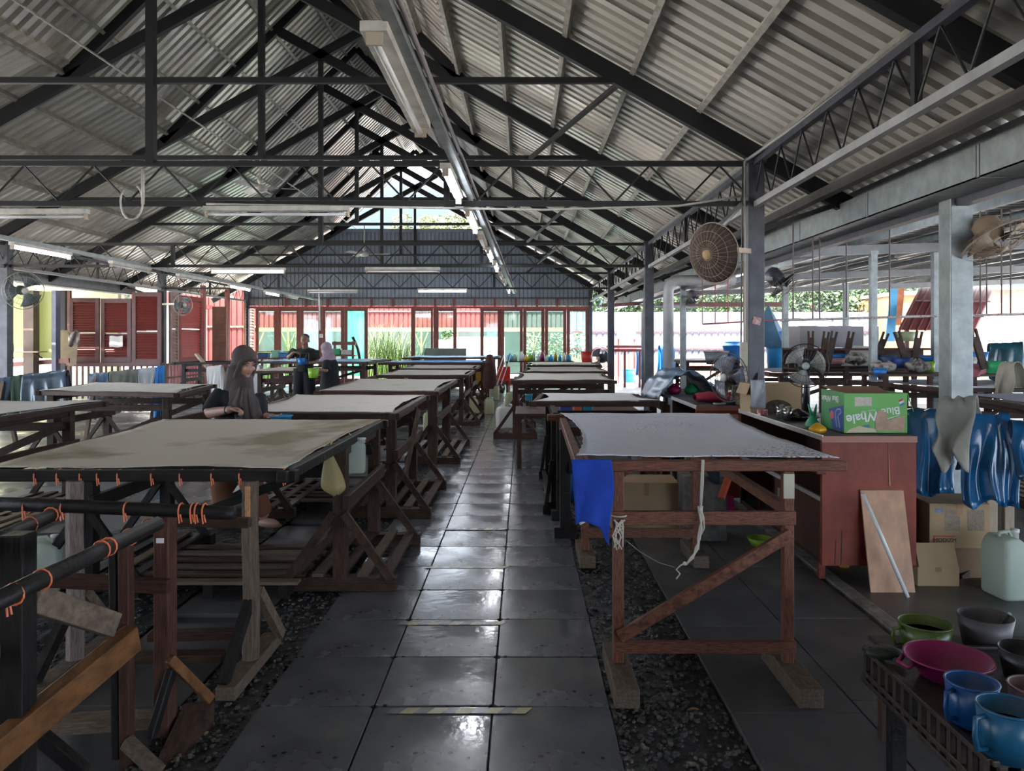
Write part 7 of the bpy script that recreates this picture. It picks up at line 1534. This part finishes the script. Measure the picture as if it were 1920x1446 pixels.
limb(sh_, [s1, lerp(s1, e1, .85)], [.082, .078]); limb(sh_, [s2, lerp(s2, e2, .85)], [.082, .078]); fleshed(sh_, 'shirt', mat('black green cotton', (0.020, 0.024, 0.020), .9), pm, .015, 5)
M_PRT = mat('faded shirt print', (0.25, 0.27, 0.26), .8)
q = m_(572, 672, -.178)
for a, b in (((-.10, .10), (.12, .10)), ((.12, .10), (.12, -.10)), ((.12, -.10), (-.10, -.10)), ((-.10, -.10), (-.10, .0))): MB().bar(q+V(a[0], 0, a[1]), q+V(b[0], 0, b[1]), .008, .006).o('print_line', M_PRT, pm)
for k, dx in enumerate((-.05, .06)): MB().bar(q+V(dx, -.002, .02), q+V(dx+.02, -.002, .08), .012, .006).o('print_line', M_PRT, pm)
tm_ = MB()
for k in (-1, 1): limb(tm_, [hh+V(k*.075, 0, .02), hh+V(k*.11, -.03, -.48), V(hh.x+k*.11, Ym, .10)], [.14, .10, .085])
fleshed(tm_, 'trousers', M_BLACKC, pm, .018, 4)
for k in (-1, 1): MB().ell(V(hh.x+k*.11, Ym-.07, .035), (.055, .14, .034), 14, 6).o('shoe', M_BLKP, pm, smooth=True)
mug(m_(575, 681, -.34)+V(0, 0, -.02), .068, .12, M_BLUE, 'blue cup held by the man in the black shirt', .2, name='cup', group=None)
# ---------------- woman in the lilac headscarf
Y3 = 14.2
def v_(px_, py_, dy=0): return at(px_, py_, Y3)+V(0, dy, 0)
p3 = thing('person', (ax(617, Y3), Y3, 0), 'woman in a lilac headscarf and black dress beside the man', 'person')
h3 = v_(611, 655); b3 = MB(); T3, Rm3 = head(b3, h3, math.radians(-105), math.radians(14), .98, ears=False)
limb(b3, [h3+V(.02, 0, -.05), v_(616, 672)], [.05, .055]); limb(b3, [v_(616, 672), v_(618, 682), v_(618, 702), v_(618, 722)], [.07, .12, .13, .15])
s3, e3, w3 = v_(613, 680, -.10), v_(616, 694, -.16), v_(600, 691, -.24)
limb(b3, [s3, e3, w3], [.05, .042, .028]); hand(b3, w3, (-1, -.1, -.05), (0, 0, -1), .95, .8, 1)
for k in (-1, 1): limb(b3, [v_(618, 722)+V(0, k*.08, 0), V(v_(618, 0).x-.02, Y3+k*.09, .45), V(v_(618, 0).x, Y3+k*.09, .08)], [.10, .065, .042]); b3.ell(V(v_(618, 0).x-.06, Y3+k*.09, .04), (.11, .045, .04), 12, 8)
fleshed(b3, 'body', M_SKIN, p3, .012, 4); facebits(p3, T3, Rm3, .98)
d3 = MB(); limb(d3, [v_(616, 674), v_(619, 684), v_(619, 702), v_(619, 722), V(v_(620, 0).x, Y3, .14)], [.10, .15, .165, .19, .24]); limb(d3, [s3+V(.02, .04, .02), lerp(s3, e3, .95)], [.085, .078]); fleshed(d3, 'dress', M_BLACKC, p3, .016, 5)
M_LI = mat('lilac headscarf cloth', (0.36, 0.26, 0.31), .85, 0, .15, 5)
l3 = MB(); l3.ell(T3((0, .018, .040)), (.092, .108, .095), 18, 12, Rm3); l3.ell(T3((0, .01, -.06)), (.088, .098, .10), 16, 10, Rm3) ; limb(l3, [T3((0, .04, -.02)), v_(618, 675, .0), v_(624, 690, .06), v_(628, 706, .05)], [.10, .12, .09, .04]); l3.ell(v_(612, 674), (.12, .12, .07), 14, 8)
fleshed(l3, 'headscarf', M_LI, p3, .014, 4)
for a_ in (p3,):
    MB().ell(T3((0, -.055, -.022)), (.046, .050, .062), 14, 10, Rm3).o('face', M_SKIN, p3, smooth=True)
tag(bucket(v_(596, 707, -.30), .10, .17, M_LIME, 'lime green bucket held by the woman in the lilac headscarf', handle=True), None)
for k in list(MATS): pass
